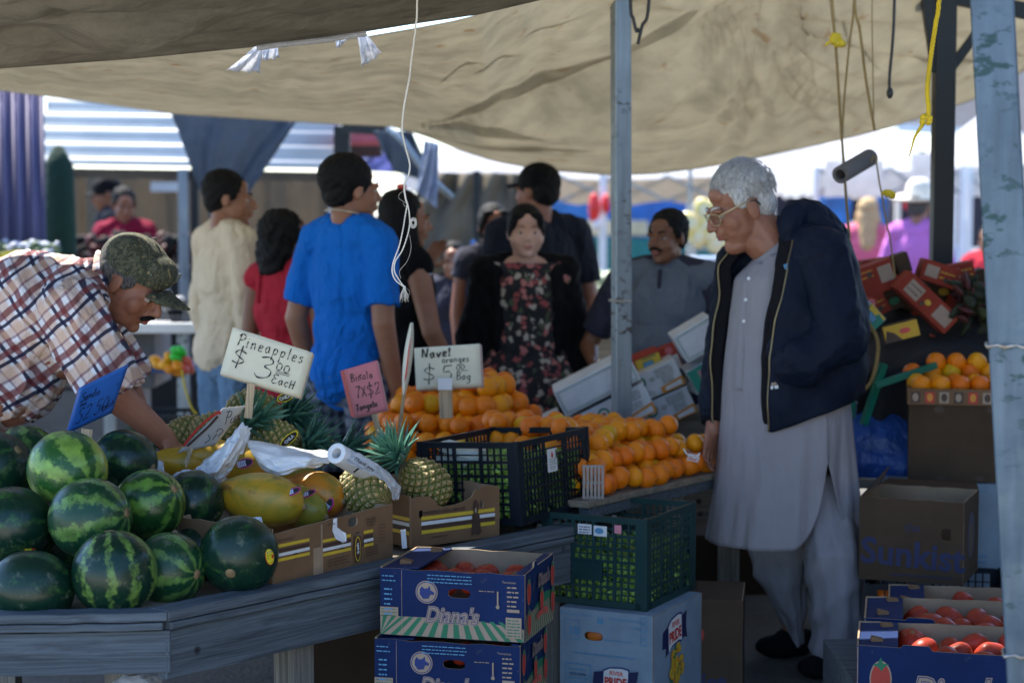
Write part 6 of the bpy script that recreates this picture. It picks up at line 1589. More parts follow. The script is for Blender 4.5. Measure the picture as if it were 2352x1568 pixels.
# mesh ties and small labels of the orange bags
for px, py, Y, t_ in ((1588, 1050, 6.28, -.5), (1430, 1098, 6.12, .2)):
    pass
mb = MB(); c = W(1592, 1050, 6.42); Fm = frame(c, (1, .5, -.25), (.1, 0, 1)); mb.poly(Fm, [(-.022, -.012), (.02, -.014), (.026, .0), (.018, .012), (-.02, .01)], 0, 0); mb.poly(Fm, [(-.016, -.008), (.014, -.009), (.018, .0), (.012, .008), (-.014, .006)], .001, 1); text(mb, Fm, 'COR', .014, .0, 0, .002, 0, bold=.001)
o = mb.build('bag_label', [P_['white'], P_['lred']], solid=.0004); tag(o, 'little red and white label on the netted oranges beside the old man\'s hand', 'label')
mb = MB(); P = [W(x, y, 6.35) for x, y in crom([(1570, 1030), (1578, 1042), (1588, 1046), (1598, 1050), (1608, 1040)], 5)]; mb.tube(P, .003, 6); o = mb.build('bag_tie', P_['white'], smooth=True); tag(o, 'white twisted tie above the little red label on the oranges', 'tie')
# white slatted berry box end left of the edge oranges
th = thing('slatted_box', 'small pale slatted box standing right against the black crate', 'box', W(1362, 1140, 6.02)); mb = MB()
c = W(1362, 1150, 6.06); c.z = TZ2
for k in range(6): mb.box(c + V3((-.028 + k * .0115, 0, .05)), (.0075, .01, .10))
for z in (.004, .05, .1): mb.box(c + V3((0, .003, z)), (.066, .008, .008))
mb.build('slats', pbr('pale_slats', (.34, .29, .26), .6), th)

# ================================================================== tilted white boxes behind the oranges
def tilted(label, px, py, Y, ang, w_, h_, d, deco, mat='white_card2', name='cardboard_box', group=None, yaw=0, cat='box'):
    """px,py: lower left corner of the face we see"""
    th = thing(name, label, cat, W(px, py, Y), group=group, rot=Euler((0, -ang, yaw)))
    mb = MB(); mb.box((w_ / 2, d / 2, h_ / 2), (w_, d, h_)); mb.build('body', M[mat], th, local=True, bevel=.003)
    D = Deco(frame((0, -.0008, 0), (1, 0, 0), (0, 0, 1))); deco(D, w_, h_); D.done('printing', th); return th
def d_plain(D, w_, h_): D.frame(.008, .008, w_ - .008, h_ - .008, .0018, 'teal').frame(.013, .013, w_ - .013, h_ - .013, .001, 'black')
def d_mango(D, w_, h_):
    D.ell(w_ * .42, h_ * .66, .023, .023, 'green').ell(w_ * .42, h_ * .66, .015, .015, 'white').ell(w_ * .42, h_ * .66, .009, .007, 'orange').ell(w_ * .425, h_ * .67, .004, .004, 'lred')
    D.text('MANGOS', .019, w_ * .17, h_ * .38, 'black', bold=.0006).text('MANGUES', .015, w_ * .18, h_ * .22, 'black', bold=.0004).lines(w_ * .06, h_ * .52, w_ * .2, 2, .01, .004, 'navy')
    D.lines(w_ * .66, h_ * .85, w_ * .92, 4, .009, .003, 'black').ell(w_ * .60, h_ * .62, .009, .007, 'black').ell(w_ * .60, h_ * .62, .006, .004, 'white').lines(w_ * .72, h_ * .5, w_ * .9, 3, .009, .003, 'black')
    D.poly([(.0, 0), (w_ * .30, 0), (w_ * .30, h_ * .16), (0, h_ * .10)], 'orange').poly([(.01, .002), (w_ * .24, .002), (w_ * .24, h_ * .10), (.01, h_ * .05)], 'white')
    D.poly([(w_ * .66, 0), (w_, 0), (w_, h_ * .34), (w_ * .66, h_ * .24)], 'orange').poly([(w_ * .72, h_ * .05), (w_ * .97, h_ * .05), (w_ * .97, h_ * .24), (w_ * .72, h_ * .18)], 'white').ell(w_ * .48, h_ * .13, .024, .011, 'black').ell(w_ * .48, h_ * .13, .022, .009, 'white').lines(w_ * .42, h_ * .12, w_ * .54, 1, .01, .003, 'black')
G_ = 'white mango cartons leaning behind the oranges'
A1 = R(27)
tilted('plain faced white carton leaning left of the centre pole, double line border', 1300, 958, 7.30, A1, .31, .103, .3, d_plain)
tilted('white carton with a green round logo under the plain one, left of the pole', 1337, 1030, 7.31, A1, .31, .118, .3, d_mango)
tilted('white carton end low at the left, half hidden behind the tall orange heap', 1238, 1030, 7.45, R(24), .12, .09, .25, d_plain)
A2 = R(24.5)
tilted('upper of two white mango cartons leaning right of the pole', 1424, 948, 7.50, A2, .272, .105, .3, d_mango)
tilted('lower of two white mango cartons leaning right of the pole', 1452, 1012, 7.505, A2, .272, .108, .3, d_mango)
tilted('white carton corner next to the old man\'s sleeve', 1612, 912, 7.62, R(62), .13, .075, .25, lambda D, w_, h_: D.text('MA', .025, w_ * .6, h_ * .6, 'black', bold=.001).lines(.02, .02, .1, 2, .012, .004, 'black'))
def d_yel(D, w_, h_): D.rect(.004, .004, w_ * .98, h_ * .9, 'yellow').poly([(.0, .0), (w_ * .8, .0), (w_ * .9, h_ * .35), (w_ * .4, h_ * .5), (.1 * w_, h_ * .4)], 'teal').rect(w_ * .28, h_ * .25, w_ * .68, h_ * .72, 'lblue').frame(w_ * .28, h_ * .25, w_ * .68, h_ * .72, .003, 'green').lines(w_ * .3, h_ * .82, w_ * .9, 1, .01, .006, 'green')
tilted('small yellow, red and green carton tilted on top of the mango cartons', 1474, 878, 7.62, R(22), .105, .095, .2, d_yel, 'red_card')
tilted('small red and white carton end with a round mark, right of the yellow one', 1530, 862, 7.70, R(22), .075, .105, .2, lambda D, w_, h_: D.rect(.004, .004, w_ - .004, h_ * .6, 'white').ell(w_ * .6, h_ * .82, .014, .014, 'pink').ell(w_ * .6, h_ * .82, .010, .010, 'red').ell(w_ * .6, h_ * .82, .006, .006, 'pink'), 'red_card')
tilted('large white carton face with a double line border touching the old man\'s jacket', 1580, 834, 7.40, R(31), .16, .112, .25, d_plain)
def d_teal(D, w_, h_): D.rect(.002, .002, w_ - .002, h_ - .002, 'teal').rect(w_ * .25, h_ * .30, w_ * .52, h_ * .78, 'pink').frame(w_ * .22, h_ * .26, w_ * .55, h_ * .82, .003, 'tan').rect(w_ * .70, h_ * .6, w_ * .98, h_ * .95, 'pink').text('FRESH', .014, w_ * .84, h_ * .78, 'red', bold=.0006).lines(w_ * .6, h_ * .3, w_ * .95, 2, .012, .004, 'white')
tilted('teal green carton with pink squares just below the large white face', 1606, 908, 7.43, R(31), .17, .10, .25, d_teal)
mb = MB(); c0 = W(1480, 900, 8.0); mb.box((c0.x - .02, 7.9, .38), (.62, .5, .76)); o = mb.build('crate_stack', M['ply'], bevel=.005); tag(o, 'stack of pale crates propping up the leaning mango cartons', 'crates')

# boxes under the tables, seen in the dark
def simple_box(label, px, py_top, Y, w_, d, h, yaw=0, mat='kraft_shade', z0=0, deco=None, deco_r=None, closed=True, holes=None, group=None, right=False):
    q = W(px, py_top, Y)
    th, Fs = carton(label, V3((q.x, q.y, z0)), yaw, w_, d, h, M[mat], M['kraft_in'], closed=closed, holes=holes or {}, group=group)
    if deco: D = Deco(Fs['front'], hi=w_); deco(D); D.done('printing', th)
    if deco_r: D = Deco(Fs['right'], hi=d); deco_r(D); D.done('side_printing', th)
    return th
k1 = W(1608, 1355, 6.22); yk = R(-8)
th, Fs = carton('brown box with a blue oval on its side, right of the green crate', V3((W(1706, 1360, 6.05).x, 6.05, 0)) - V3((math.cos(yk) * .30, math.sin(yk) * .30, 0)), yk, .30, .30, .345, M['kraft_shade'], M['kraft_in'], closed=True, holes=dict(front=[(.165, .235, .017, .022)]))
D = Deco(Fs['front']); D.text('Sunkist', .085, .13, .085, 'navy', bold=.002); D.done('printing', th)
D = Deco(Fs['right']); D.ell(.17, .18, .075, .062, 'navy').text('Sunkist', .032, .17, .18, 'tan', rot=.5); D.done('side_printing', th)
mb = MB(); mb.ell(Fs['front'] @ V3((.165, .235, -.03)), .03); mb.build('orange', P_['lred'], th, smooth=True, local=True)
for i, (x, y, w_, d_, h_) in enumerate(((-.75, 6.2, .5, .35, .30), (-.2, 6.6, .5, .35, .42), (.35, 7.1, .45, .35, .36), (.15, 7.75, .9, .35, .52), (-.95, 6.9, .8, .35, .5), (.85, 7.9, .5, .35, .45))):  # mostly boxes added beneath and behind the tables to darken that space
    th, Fs = carton(['brown box added to darken the ground beneath the melons', 'brown box added to darken the ground beneath the pineapples', 'dim brown box on the ground beneath the edge oranges', 'wide box added at the back of the plywood table to darken beneath it', 'wide box added at the back of the plank table to darken beneath it', 'dim box on the ground behind the old man\'s legs'][i], V3((x, y, 0)), .1, w_, d_, h_, M['kraft_shade'], M['kraft_in'], closed=True)

# ================================================================== the stall at the right
def d_pride(D): pride(D, .17, .245, 1.15, .02); D.lines(.05, .275, .34, 1, .01, .004, 'lblue').lines(.03, .05, .34, 4, .02, .006, 'lblue')
q = W(2040, 1112, 6.75)
pb3 = thing('x', None, None) if 0 else None
th, Fs = carton('white citrus carton with a ribbon logo, right side, behind the brown open box', V3((q.x, 6.75, .305)), R(-3), .50, .34, .30, M['white_card'], M['kraft_in'], closed=True)
D = Deco(Fs['front']); d_pride(D); D.done('printing', th)
th, Fs = carton('white citrus carton with a pink strip at the bottom of the right stack', V3((q.x + .02, 6.74, .0)), R(-3), .50, .34, .30, M['white_card'], M['kraft_in'], closed=True)
D = Deco(Fs['front']); D.rect(.35, .19, .46, .25, 'pink').text('DU', .04, .40, .22, 'white').rect(.02, .03, .48, .06, 'lblue'); D.done('printing', th)
q2 = W(2086, 1110, 6.8)
th, Fs = carton('tall plain brown box standing on the white citrus carton at right', V3((q2.x, 6.80, .609)), R(-10), .42, .3, .262, M['kraft_shade'], M['kraft_in'], closed=True, holes=dict(front=[(.10, .255, .016, .012), (.27, .255, .016, .012)][:0]))
D = Deco(Fs['front']); D.ell(.10, .249, .017, .012, 'brown').ell(.275, .249, .017, .012, 'brown').ell(.11, .012, .016, .010, 'brown').ell(.24, .012, .016, .010, 'brown'); D.done('vent_marks', th)
th, Fs = carton('shallow printed tray full of oranges on top of the tall brown box', V3((q2.x - .01, 6.78, .874)), R(-10), .44, .3, .055, M['kraft'], M['kraft_in'])
D = Deco(Fs['front'])
for k in range(9): D.rect(.01 + .048 * k, .006, .042 + .048 * k, .045, ('brown', 'tomato', 'tan')[k % 3]).ell(.026 + .048 * k, .026, .010, .014, ('tan', 'orange', 'brown')[k % 3])
D.done('printing', th)
for k in range(28):
    i, j, l = k % 6, (k // 6) % 3, k // 18
    if l: continue
    orange(V3((q2.x + .045 + .068 * i + (.03 if l else 0), 6.83 + .075 * j + .02 * l, .935 + .052 * l + (.03 if j == 2 else 0))), .035, 'orange in the tray at the right stall', 'oranges in the right tray')
for i in range(3): orange(V3((q2.x + .13 + .072 * i, 6.99, 1.0)), .036, 'orange in the tray at the right stall', 'oranges in the right tray')
# open brown box and black crate with oranges
q3 = W(1975, 1345, 6.3)
th, Fs = carton('open brown citrus box with raised flaps and blue lettering on the black crate', V3((W(1972, 1345, 6.32).x, 6.32, .362)), R(-22), .33, .30, .265, M['kraft_shade'], M['kraft_in'], holes=dict(front=[(.275, .16, .016, .020)]))
D = Deco(Fs['front']); D.text('Sunkist', .115, .17, .085, 'navy', bold=.003, rot=-.04).text('the', .04, .17, .175, 'navy').lines(.10, .02, .3, 1, .01, .004, 'navy'); D.done('printing', th)
D = Deco(Fs['right']); D.ell(.14, .14, .07, .075, 'navy').ell(.14, .13, .045, .05, 'brown'); D.done('side_printing', th)
for nm, P in (('flap', [(0, .30, .262), (.33, .30, .262), (.31, .37, .275), (.02, .37, .275)]), ('flap', [(0, .0, .262), (.0, .30, .262), (.04, .27, .33), (.05, .03, .30)])):
    mb = MB(); mb.add([V3(p) for p in P], [(0, 1, 2, 3)]); mb.build(nm, M['kraft_shade'], th, local=True, solid=.004)
th, Fs = crate('black plastic crate of oranges under the open brown citrus box', V3((W(1990, 1500, 6.25).x - .0, 6.27, .09)), (0, 0, R(-10)), .44, .34, .265, M['crate_black'], 4, 4)
for k in range(30):
    i, j, l = k % 6, (k // 6) % 1, k // 6
    if l > 3: continue
    orange(wm(th) @ V3((.055 + .067 * i, .045, .045 + .055 * l)), .031, 'orange inside the black crate at the lower right', 'oranges inside the lower right black crate')
mb = MB(); mb.box((W(2150, 1500, 6.4).x, 6.42, .045), (.5, .36, .09)); o = mb.build('pallet', M['wood'], bevel=.003); tag(o, 'low wooden pallet under the black crate of oranges at right', 'pallet')
# blue plastic heap and pale shelf
mb = MB(); q = W(2030, 1040, 7.0)
def P(i, j):
    u, v = i / 26, j / 18; x = q.x - .16 + .42 * u; z = .60 + .245 * math.sin(PI * min(1, v * .62 + .0)) ** .6 * (1 - .15 * u); y = 6.93 + .2 * v
    n_ = noise.noise(V3((u * 5, v * 5, 2))) * .03; return V3((x, y + n_, z + n_ if v > .02 else .60))
mb.grid(P, 27, 19); o = mb.build('plastic_tarpaulin', pbr('blue_plastic_sheet', (.012, .07, .30), .45, var=.3, bmp=.8, bscale=14, bdist=.03), smooth=True, solid=.002); tag(o, 'bunched blue plastic tarpaulin between the old man and the brown box', 'tarpaulin')
mb = MB(); mb.box((q.x + .06, 7.06, .58), (.5, .28, .035)); 
for sx in (-.2, .2): mb.box((q.x + .06 + sx, 7.06, .28), (.05, .24, .56))
o = mb.build('bench', M['ply'], bevel=.004); tag(o, 'wooden bench carrying the blue plastic tarpaulin', 'bench')
# black draped slope
Z8 = .875
def TR(label, px, py, Y, ang, w_, h_, d, deco, mat='white_card'): return tilted(label, px, py, Y * Z8, ang, w_ * Z8, h_ * Z8, d * Z8, deco, mat)
th = thing('display_stand', 'black draped sloping display stand with green folding legs at right', 'display stand', (W(2150, 900, 8.2).x, 8.2, 0))
mb = MB()
def P(i, j):
    u, v = i / 40, j / 24; px = 1972 + 440 * u
    ytop = np.interp(px, [1972, 2060, 2130, 2200, 2420], [735, 690, 700, 665, 690]); ybot = np.interp(px, [1972, 2050, 2130, 2300, 2420], [860, 845, 815, 835, 840])
    if v < .7: t = v / .7; return W(px, ytop + (ybot - ytop) * t, (8.75 - .75 * t) * Z8) + V3((0, 0, .02 * noise.noise(V3((u * 6, v * 6, 0)))))
    t = (v - .7) / .3; return W(px, ybot, 8.0 * Z8) + V3((0, .05 * t + .03 * math.sin(u * 40) * t, -.30 * t))
mb.grid(P, 41, 25); mb.build('drape', pbr('black_cloth', (.010, .010, .012), .95, bmp=.3, bscale=30), th, smooth=True, solid=.004)
Mg = pbr('green_painted_tube', (.0, .16, .10), .5)
for a_, b2 in (((2030, 835), (1983, 975)), ((1962, 860), (1955, 960)), ((2150, 838), (2010, 885)), ((2200, 900), (2200, 1090))):
    mb = MB(); mb.bar(W(*a_, 7.95 * Z8), W(*b2, 7.9 * Z8), .022, .022); mb.build('leg', Mg, th)
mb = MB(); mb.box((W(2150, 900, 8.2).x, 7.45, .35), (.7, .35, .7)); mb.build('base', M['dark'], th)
rope('hose', [(1990, 720), (1997, 745), (2012, 770), (2017, 800), (2010, 850), (1995, 885), (1970, 903), (1958, 900)], 6.95, .007, M['rope_t'], 'tan hose looping down from the right display beside the jacket', 'hose')
def d_red(D, w_, h_): D.rect(w_ * .10, h_ * .18, w_ * .36, h_ * .82, 'tan').rect(w_ * .66, h_ * .2, w_ * .94, h_ * .84, 'tan').ell(w_ * .5, h_ * .5, .012, .010, 'gold').ell(w_ * .44, h_ * .3, .008, .010, 'brown').lines(w_ * .12, h_ * .6, w_ * .34, 2, .02, .004, 'brown')
M['red_dk'] = card_mat('dull_red_cardboard', (.30, .045, .025))
TR('large dull red carton sloping down to the right with two pale labels', 2056, 661, 8.15, R(-43), .28, .095, .14, d_red, 'red_dk')
TR('dull red carton tilted up to the right directly behind the jacket', 1976, 690, 8.30, R(20), .175, .125, .14, lambda D, w_, h_: D.rect(w_ * .62, h_ * .3, w_ * .95, h_ * .85, 'tan').lines(.02, h_ * .8, w_ * .5, 2, .02, .006, 'orange').ell(w_ * .4, h_ * .7, .01, .012, 'brown'), 'red_dk')
TR('brown carton flap standing between the two dull red cartons', 2066, 632, 8.35, R(18), .06, .085, .1, lambda D, w_, h_: D.lines(.01, .02, .05, 1, .01, .003, 'brown'), 'kraft_shade')
TR('yellow and green carton below the dull red cartons near the jacket', 2004, 762, 7.95, R(42), .075, .10, .1, d_yel, 'white_card')
TR('small red carton with a pink circle at the jacket\'s edge', 1984, 716, 8.0, R(-10), .045, .06, .1, lambda D, w_, h_: D.ell(w_ * .5, h_ * .6, .014, .016, 'pink').ell(w_ * .5, h_ * .6, .010, .012, 'red'), 'red_card')
TR('flattened yellow carton lowest on the black drape', 2034, 790, 7.93, R(14), .145, .07, .06, lambda D, w_, h_: D.rect(.002, .002, w_ - .002, h_ - .002, 'gold').poly([(0, 0), (w_ * .5, 0), (w_ * .3, h_ * .5), (w_ * .1, h_ * .7)], 'brown').ell(w_ * .6, h_ * .5, .02, .01, 'lred'), 'kraft_shade')
for lab, a in (('dull red carton lying flat between the sloping one and the produce heap', (2110, 640, 8.35, -18, .16, .09)), ('dim red carton end under the sloping red carton, right half', (2120, 800, 8.25, -30, .2, .07)), ('dim reddish carton behind the jacket below the tilted one', (1985, 745, 8.3, 28, .13, .09)), ('dull red carton upright at the far right of the heap', (2235, 700, 8.45, -12, .14, .10)), ('brown red carton upper middle of the heap near the dark post', (2180, 655, 8.5, 12, .12, .08))):
    TR(lab, a[0], a[1], a[2], R(a[3]), a[4], a[5], .12, lambda D, w_, h_: D.rect(w_ * .1, h_ * .25, w_ * .45, h_ * .8, 'tan').lines(w_ * .5, h_ * .6, w_ * .9, 2, .02, .004, 'gold').ell(w_ * .7, h_ * .3, .012, .009, 'brown'), 'red_dk')
for k, (px, py, a, w2, h2, Y2) in enumerate(((1985, 660, 8, .16, .10, 8.6), (2040, 690, -25, .17, .10, 8.62), (2095, 720, -38, .16, .09, 8.6), (2120, 690, -5, .15, .10, 8.66), (2170, 735, -20, .16, .10, 8.5), (2200, 690, 16, .13, .09, 8.6), (2225, 740, -8, .15, .10, 8.5), (2020, 720, 15, .13, .08, 8.5), (2160, 790, -30, .17, .07, 8.35), (2255, 790, 5, .14, .09, 8.4))):
    tilted('dim reddish brown carton deep in the heap on the right display, half hidden', px, py, Y2 * .875, R(a), w2, h2, .1, (lambda D, w_, h_: D.lines(w_ * .1, h_ * .7, w_ * .8, 2, .02, .004, 'brown').ell(w_ * .5, h_ * .4, .02, .014, ('gold', 'green', 'tan')[k % 3])), ('red_dk', 'kraft_shade')[k % 2], group='cartons deep in the right heap')
mb = MB()
for k in range(90):
    px = random.uniform(2195, 2330); yt = np.interp(px, [2120, 2180, 2240, 2330], [650, 630, 645, 690]); q = W(px, random.uniform(yt, yt + 120), random.uniform(7.1, 7.42)); a = random.uniform(.02, .05)
    mb.ell(q, (a, a * .5, a * .25), (random.random() * 3, random.random() * 3, random.random() * 3), 7, 5, m=0 if random.random() < .5 else (1 if random.random() < .6 else 2))
o = mb.build('produce_heap', [pbr('dark_leaves', (.02, .03, .012), .8), pbr('dark_red_produce', (.07, .012, .01), .7), pbr('dull_green_produce', (.05, .065, .015), .8)], smooth=True); tag(o, 'dim heap of dark red and green produce right of the sloping red carton', 'produce', kind='stuff')

# ================================================================== goods far left
M['gcrate'] = pbr('grey_plastic_crate', (.10, .10, .11), .5)
for k, (px, py, w_) in enumerate(((312, 728, .25), (400, 728, .10))):
    q = W(px, py + 20, 9.7); mb = MB(); F_ = None
    for i in range(12): mb.box((q.x + w_ * i / 12, 9.62, q.z + .06), (.008, .008, .10))
    for z in (0, .06, .11): mb.box((q.x + w_ / 2 - .01, 9.62, q.z + z + .01), (w_ + .01, .01, .016))
    mb.box((q.x + w_ / 2, 9.78, q.z + .06), (w_, .02, .1)); mb.box((q.x + w_ / 2 - .01, 9.70, q.z + .012), (w_, .17, .01)); o = mb.build('plastic_crate', M['gcrate']); tag(o, ['grey crate on the white counter in front of the vendor\'s face', 'small grey crate on the counter beside the sweater'][k], 'crate')
mb = MB()
for k in range(10): q = W(385 + random.uniform(-25, 30), 693 + random.uniform(-8, 10), 9.65); mb.ell(q, (.05, .03, .02), (random.random(), random.random(), random.random() * 3), 8, 5)
o = mb.build('plastic_bag', M['white_cloth'], smooth=True); tag(o, 'white plastic bag lying on the grey counter crate', 'bag')
th, Fs = crate('black crate on the ground right of the vendor, packed with odds and ends', V3((W(305, 900, 8.6).x, 8.6, .35)), (0, 0, .05), .30, .3, .28, M['crate_black'], 3, 4)
th, Fs = crate('black crate at the bottom of the stack right of the vendor', V3((W(300, 960, 8.6).x, 8.6, .06)), (0, 0, .02), .31, .3, .28, M['crate_black'], 3, 4)
for px, py, c, nm in ((372, 832, (.85, .38, .01), 'yellow toy'), (408, 845, (.85, .3, .01), 'orange toy'), (418, 812, (.03, .55, .04), 'green toy'), (436, 838, (.65, .10, .06), 'coral toy')):
    mb = MB(); q = W(px, py, 8.75)
    for k in range(5): mb.ell(q + V3((random.uniform(-.035, .035), random.uniform(-.03, .03), random.uniform(-.02, .02))), (.032, .025, .02), (random.random(), random.random(), random.random()), 10, 6)
    o = mb.build('plastic_toy', pbr('toy_' + nm.split()[0], c, .35), smooth=True); tag(o, 'small bright ' + nm + ' lying on the black crate right of the vendor', 'toy')
mb = MB(); mb.tube(path([(418, 850), (425, 890), (440, 935), (452, 950)], 8.5), .005, 6); o = mb.build('cord', M['rope_y'], smooth=True); tag(o, 'yellow cord hanging over the black crate right of the vendor', 'cord')
mb = MB(); q = W(15, 590, 9.0)
for k in range(8): mb.ell(q + V3((random.uniform(-.1, .05), random.uniform(-.05, .05), random.uniform(-.04, .04))), (.06, .05, .04), None, 12, 8)
o = mb.build('plastic_bag', pbr('yellow_plastic', (.75, .62, .0), .4), smooth=True); tag(o, 'bright yellow plastic bag at the left edge behind the plaid shoulder', 'bag')
mb = MB()
for k in range(160): q = W(random.uniform(-20, 130), random.uniform(562, 600), random.uniform(9.9, 10.2)); a = random.uniform(.02, .04); mb.ell(q, (a, a * .6, a * .5), (random.random() * 3, random.random() * 3, 0), 7, 5, m=int(random.random() < .3))
o = mb.build('produce_heap', [pbr('pale_green_produce', (.08, .13, .06), .6), pbr('pale_lilac_bags', (.5, .52, .62), .5)], smooth=True); tag(o, 'heap of pale green produce and bags on the counter behind the plaid shirt', 'produce', kind='stuff')
mb = MB(); mb.box((W(100, 600, 10.1).x, 10.1, W(0, 610, 10.1).z - .3), (1.2, .5, .6)); mb.box((W(100, 600, 10.1).x, 10.1, (W(0, 610, 10.1).z - .6) / 2), (1.0, .4, W(0, 610, 10.1).z - .62)); o = mb.build('counter', M['gcrate'], bevel=.01); tag(o, 'grey counter behind the plaid shirt carrying the pale produce', 'counter')
mb = MB()
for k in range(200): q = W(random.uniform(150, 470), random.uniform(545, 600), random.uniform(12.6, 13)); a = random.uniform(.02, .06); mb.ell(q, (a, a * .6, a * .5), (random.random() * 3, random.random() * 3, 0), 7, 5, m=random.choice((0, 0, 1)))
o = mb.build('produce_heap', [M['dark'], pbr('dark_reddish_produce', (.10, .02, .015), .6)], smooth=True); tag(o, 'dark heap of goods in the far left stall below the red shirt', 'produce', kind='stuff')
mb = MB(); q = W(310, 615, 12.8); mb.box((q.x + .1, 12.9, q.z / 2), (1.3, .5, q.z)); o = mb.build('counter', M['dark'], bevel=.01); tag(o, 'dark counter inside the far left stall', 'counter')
# ================================================================== people
def creases(co, a=1.0, seed=0.0):
    n1 = fnoise(co * np.array([1, 1, .55]), 11, 2 + seed); n2 = fnoise(co * np.array([1, 1, .8]), 24, 5 + seed)
    return a * .6 * (.010 * (1 - 2.2 * np.abs(n1) ** .7) + .006 * (.6 - np.abs(n2) ** .8) + .003 * fnoise(co, 50, 1))
def skin_mat(name, col):
    m, nt, b = base(name); v = coords(nt)
    n = nz(nt, v, 9, 4, .6); f = nz(nt, v, 160, 3)
    o = ramp(nt, n, [(.3, (col[0] * .78, col[1] * .68, col[2] * .62)), (.7, col)])
    nt.links.new(o, b.inputs['Base Color']); b.inputs['Roughness'].default_value = .5; b.inputs['Specular IOR Level'].default_value = .4
    b.inputs['Subsurface Weight'].default_value = .12; b.inputs['Subsurface Radius'].default_value = (.012, .005, .003)
    bump(nt, b, f, .1, .002); return m
SK = dict(tan=skin_mat('tan_skin', (.34, .16, .09)), brown=skin_mat('brown_skin', (.24, .11, .06)), pale=skin_mat('pale_skin', (.62, .38, .28)), ruddy=skin_mat('ruddy_skin', (.33, .145, .09)), old=skin_mat('weathered_skin', (.35, .165, .105)))
def hair_mat(name, col, hi):
    m, nt, b = base(name); v = coords(nt, (3, 3, .5)); n = nz(nt, v, 60, 4, .7)
    o = ramp(nt, n, [(.35, col), (.7, hi)]); nt.links.new(o, b.inputs['Base Color']); b.inputs['Roughness'].default_value = .7; b.inputs['Specular IOR Level'].default_value = .2
    bump(nt, b, n, .6, .003); return m
HB = hair_mat('black_hair', (.003, .003, .003), (.010, .009, .009)); HG = hair_mat('white_hair', (.34, .33, .31), (.72, .71, .68)); HGY = hair_mat('greying_hair', (.02, .018, .017), (.14, .13, .125)); HBL = hair_mat('blond_hair', (.35, .22, .10), (.6, .42, .22))
EYE_W = pbr('eye_white', (.36, .32, .28), .3, var=.02, bmp=0); EYE_D = pbr('eye_dark', (.008, .006, .005), .4, var=.02, bmp=0)
LIP2 = pbr('soft_lips', (.46, .17, .15), .5, var=.1, bmp=0)
LIP = pbr('lips', (.30, .085, .07), .45, var=.1, bmp=0)
def head_skin(mb, c, Rm, s=1, jaw=1, neck=None, nr=.054, ears=True, fat=1, soft=0):
    L = lambda x, y, z: c + Rm @ V3((x * s, y * s, z * s))
    def e(p, r, rot=None): 
        E = Rm @ Euler(rot).to_matrix() if rot else Rm
        mb.ell(L(*p), [k * s for k in r], E, 18, 12)
    e((0, .022, .030), (.075, .094, .086)); e((0, -.020, -.028), (.061 * fat, .070, .084)); e((0, -.033, -.076), (.046 * jaw, .048, .038)); e((0, -.070, -.096), (.021, .019, .018))
    e((0, -.052, .055), (.045, .022, .03))
    for sx in (-1, 1):
        e((sx * .034 * fat, -.048, -.030), (.028 * fat, .030, .034)); (soft or e((sx * .032, -.078, .021), (.026, .013, .008), (0, sx * .15, 0))); e((sx * .0105, -.098, -.031), (.0085, .011, .008))
        e((sx * .031, -.071, .0105), (.0165, .0145, .0075)); e((sx * .031, -.073, -.009), (.015, .011, .006)); e((sx * .036, -.024, -.058), (.022 * jaw, .038, .034))
        if ears: e((sx * .077, .014, -.006), (.0085, .019, .032), (.15, 0, sx * .35)); e((sx * .081, .006, -.002), (.006, .008, .02))
    if soft: e((0, -.045, -.02), (.060, .046, .06)); mb.cap_(L(0, -.082, .010), .007 * s, L(0, -.102, -.024), .0115 * s)
    else: mb.cap_(L(0, -.084, .018), .0085 * s, L(0, -.110, -.026), .0125 * s)
    e((0, -.086, -.046), (.024, .013, .010)); e((0, -.090, -.0565), (.022, .010, .0055)); e((0, -.088, -.0675), (.0185, .010, .0065))
    if neck is not None: mb.cap_(L(0, .028, -.055), nr * s, neck, nr * 1.12 * s)
def head_bits(th, c, Rm, s=1, brow=HB, mustache=None, lips=True, eyes=True, soft=0):
    L = lambda x, y, z: c + Rm @ V3((x * s, y * s, z * s))
    if eyes:
        for sx in (-1, 1):
            m = MB(); m.ell(L(sx * .031, -.0725, .001), (.0135 * s, .012 * s, .0085 * s), Rm, 14, 10); o = m.build('eye', EYE_W, th, smooth=True)
            m = MB(); m.ell(L(sx * .0315, -.0805, .001), (.0065 * s, .0048 * s, .0065 * s), Rm, 12, 8); m.build('iris', EYE_D, o, smooth=True)
    m = MB()
    for sx in (-1, 1):
        m = MB(); m.tube([L(sx * (.014 + .036 * t), -.0905 + (.007 if soft else 0) + .016 * t * t, .0245 + .006 * math.sin(PI * t * .8)) for t in (k / 6 for k in range(7))], [k_ * s * (.5 if soft else 1) for k_ in (.003, .0042, .0045, .0042, .0036, .0028, .0015)], 6); m.build('eyebrow', brow, th, smooth=True)
    if lips:
        m = MB(); m.ell(L(0, -.0945, -.0565), (.020 * s, .0072 * s, .0042 * s), Rm, 14, 8); m.ell(L(0, -.093, -.0665), (.017 * s, .0075 * s, .0052 * s), Rm, 14, 8); remeshed(m, 'lips', LIP2 if soft else LIP, .0025, 2, parent=th)
    if mustache:
        m = MB()
        for sx in (-1, 1):
            P = [L(sx * (.001 + .030 * t), -.104 + .014 * t * t, -.0425 - .012 * t * t) for t in (k / 6 for k in range(7))]
            for a, b in zip(P[:-1], P[1:]): m.cap_(a, .0062 * s * mustache_w, b, .0058 * s * mustache_w, 10)
        remeshed(m, 'mustache', mustache, .0028, 2, parent=th)
mustache_w = 1
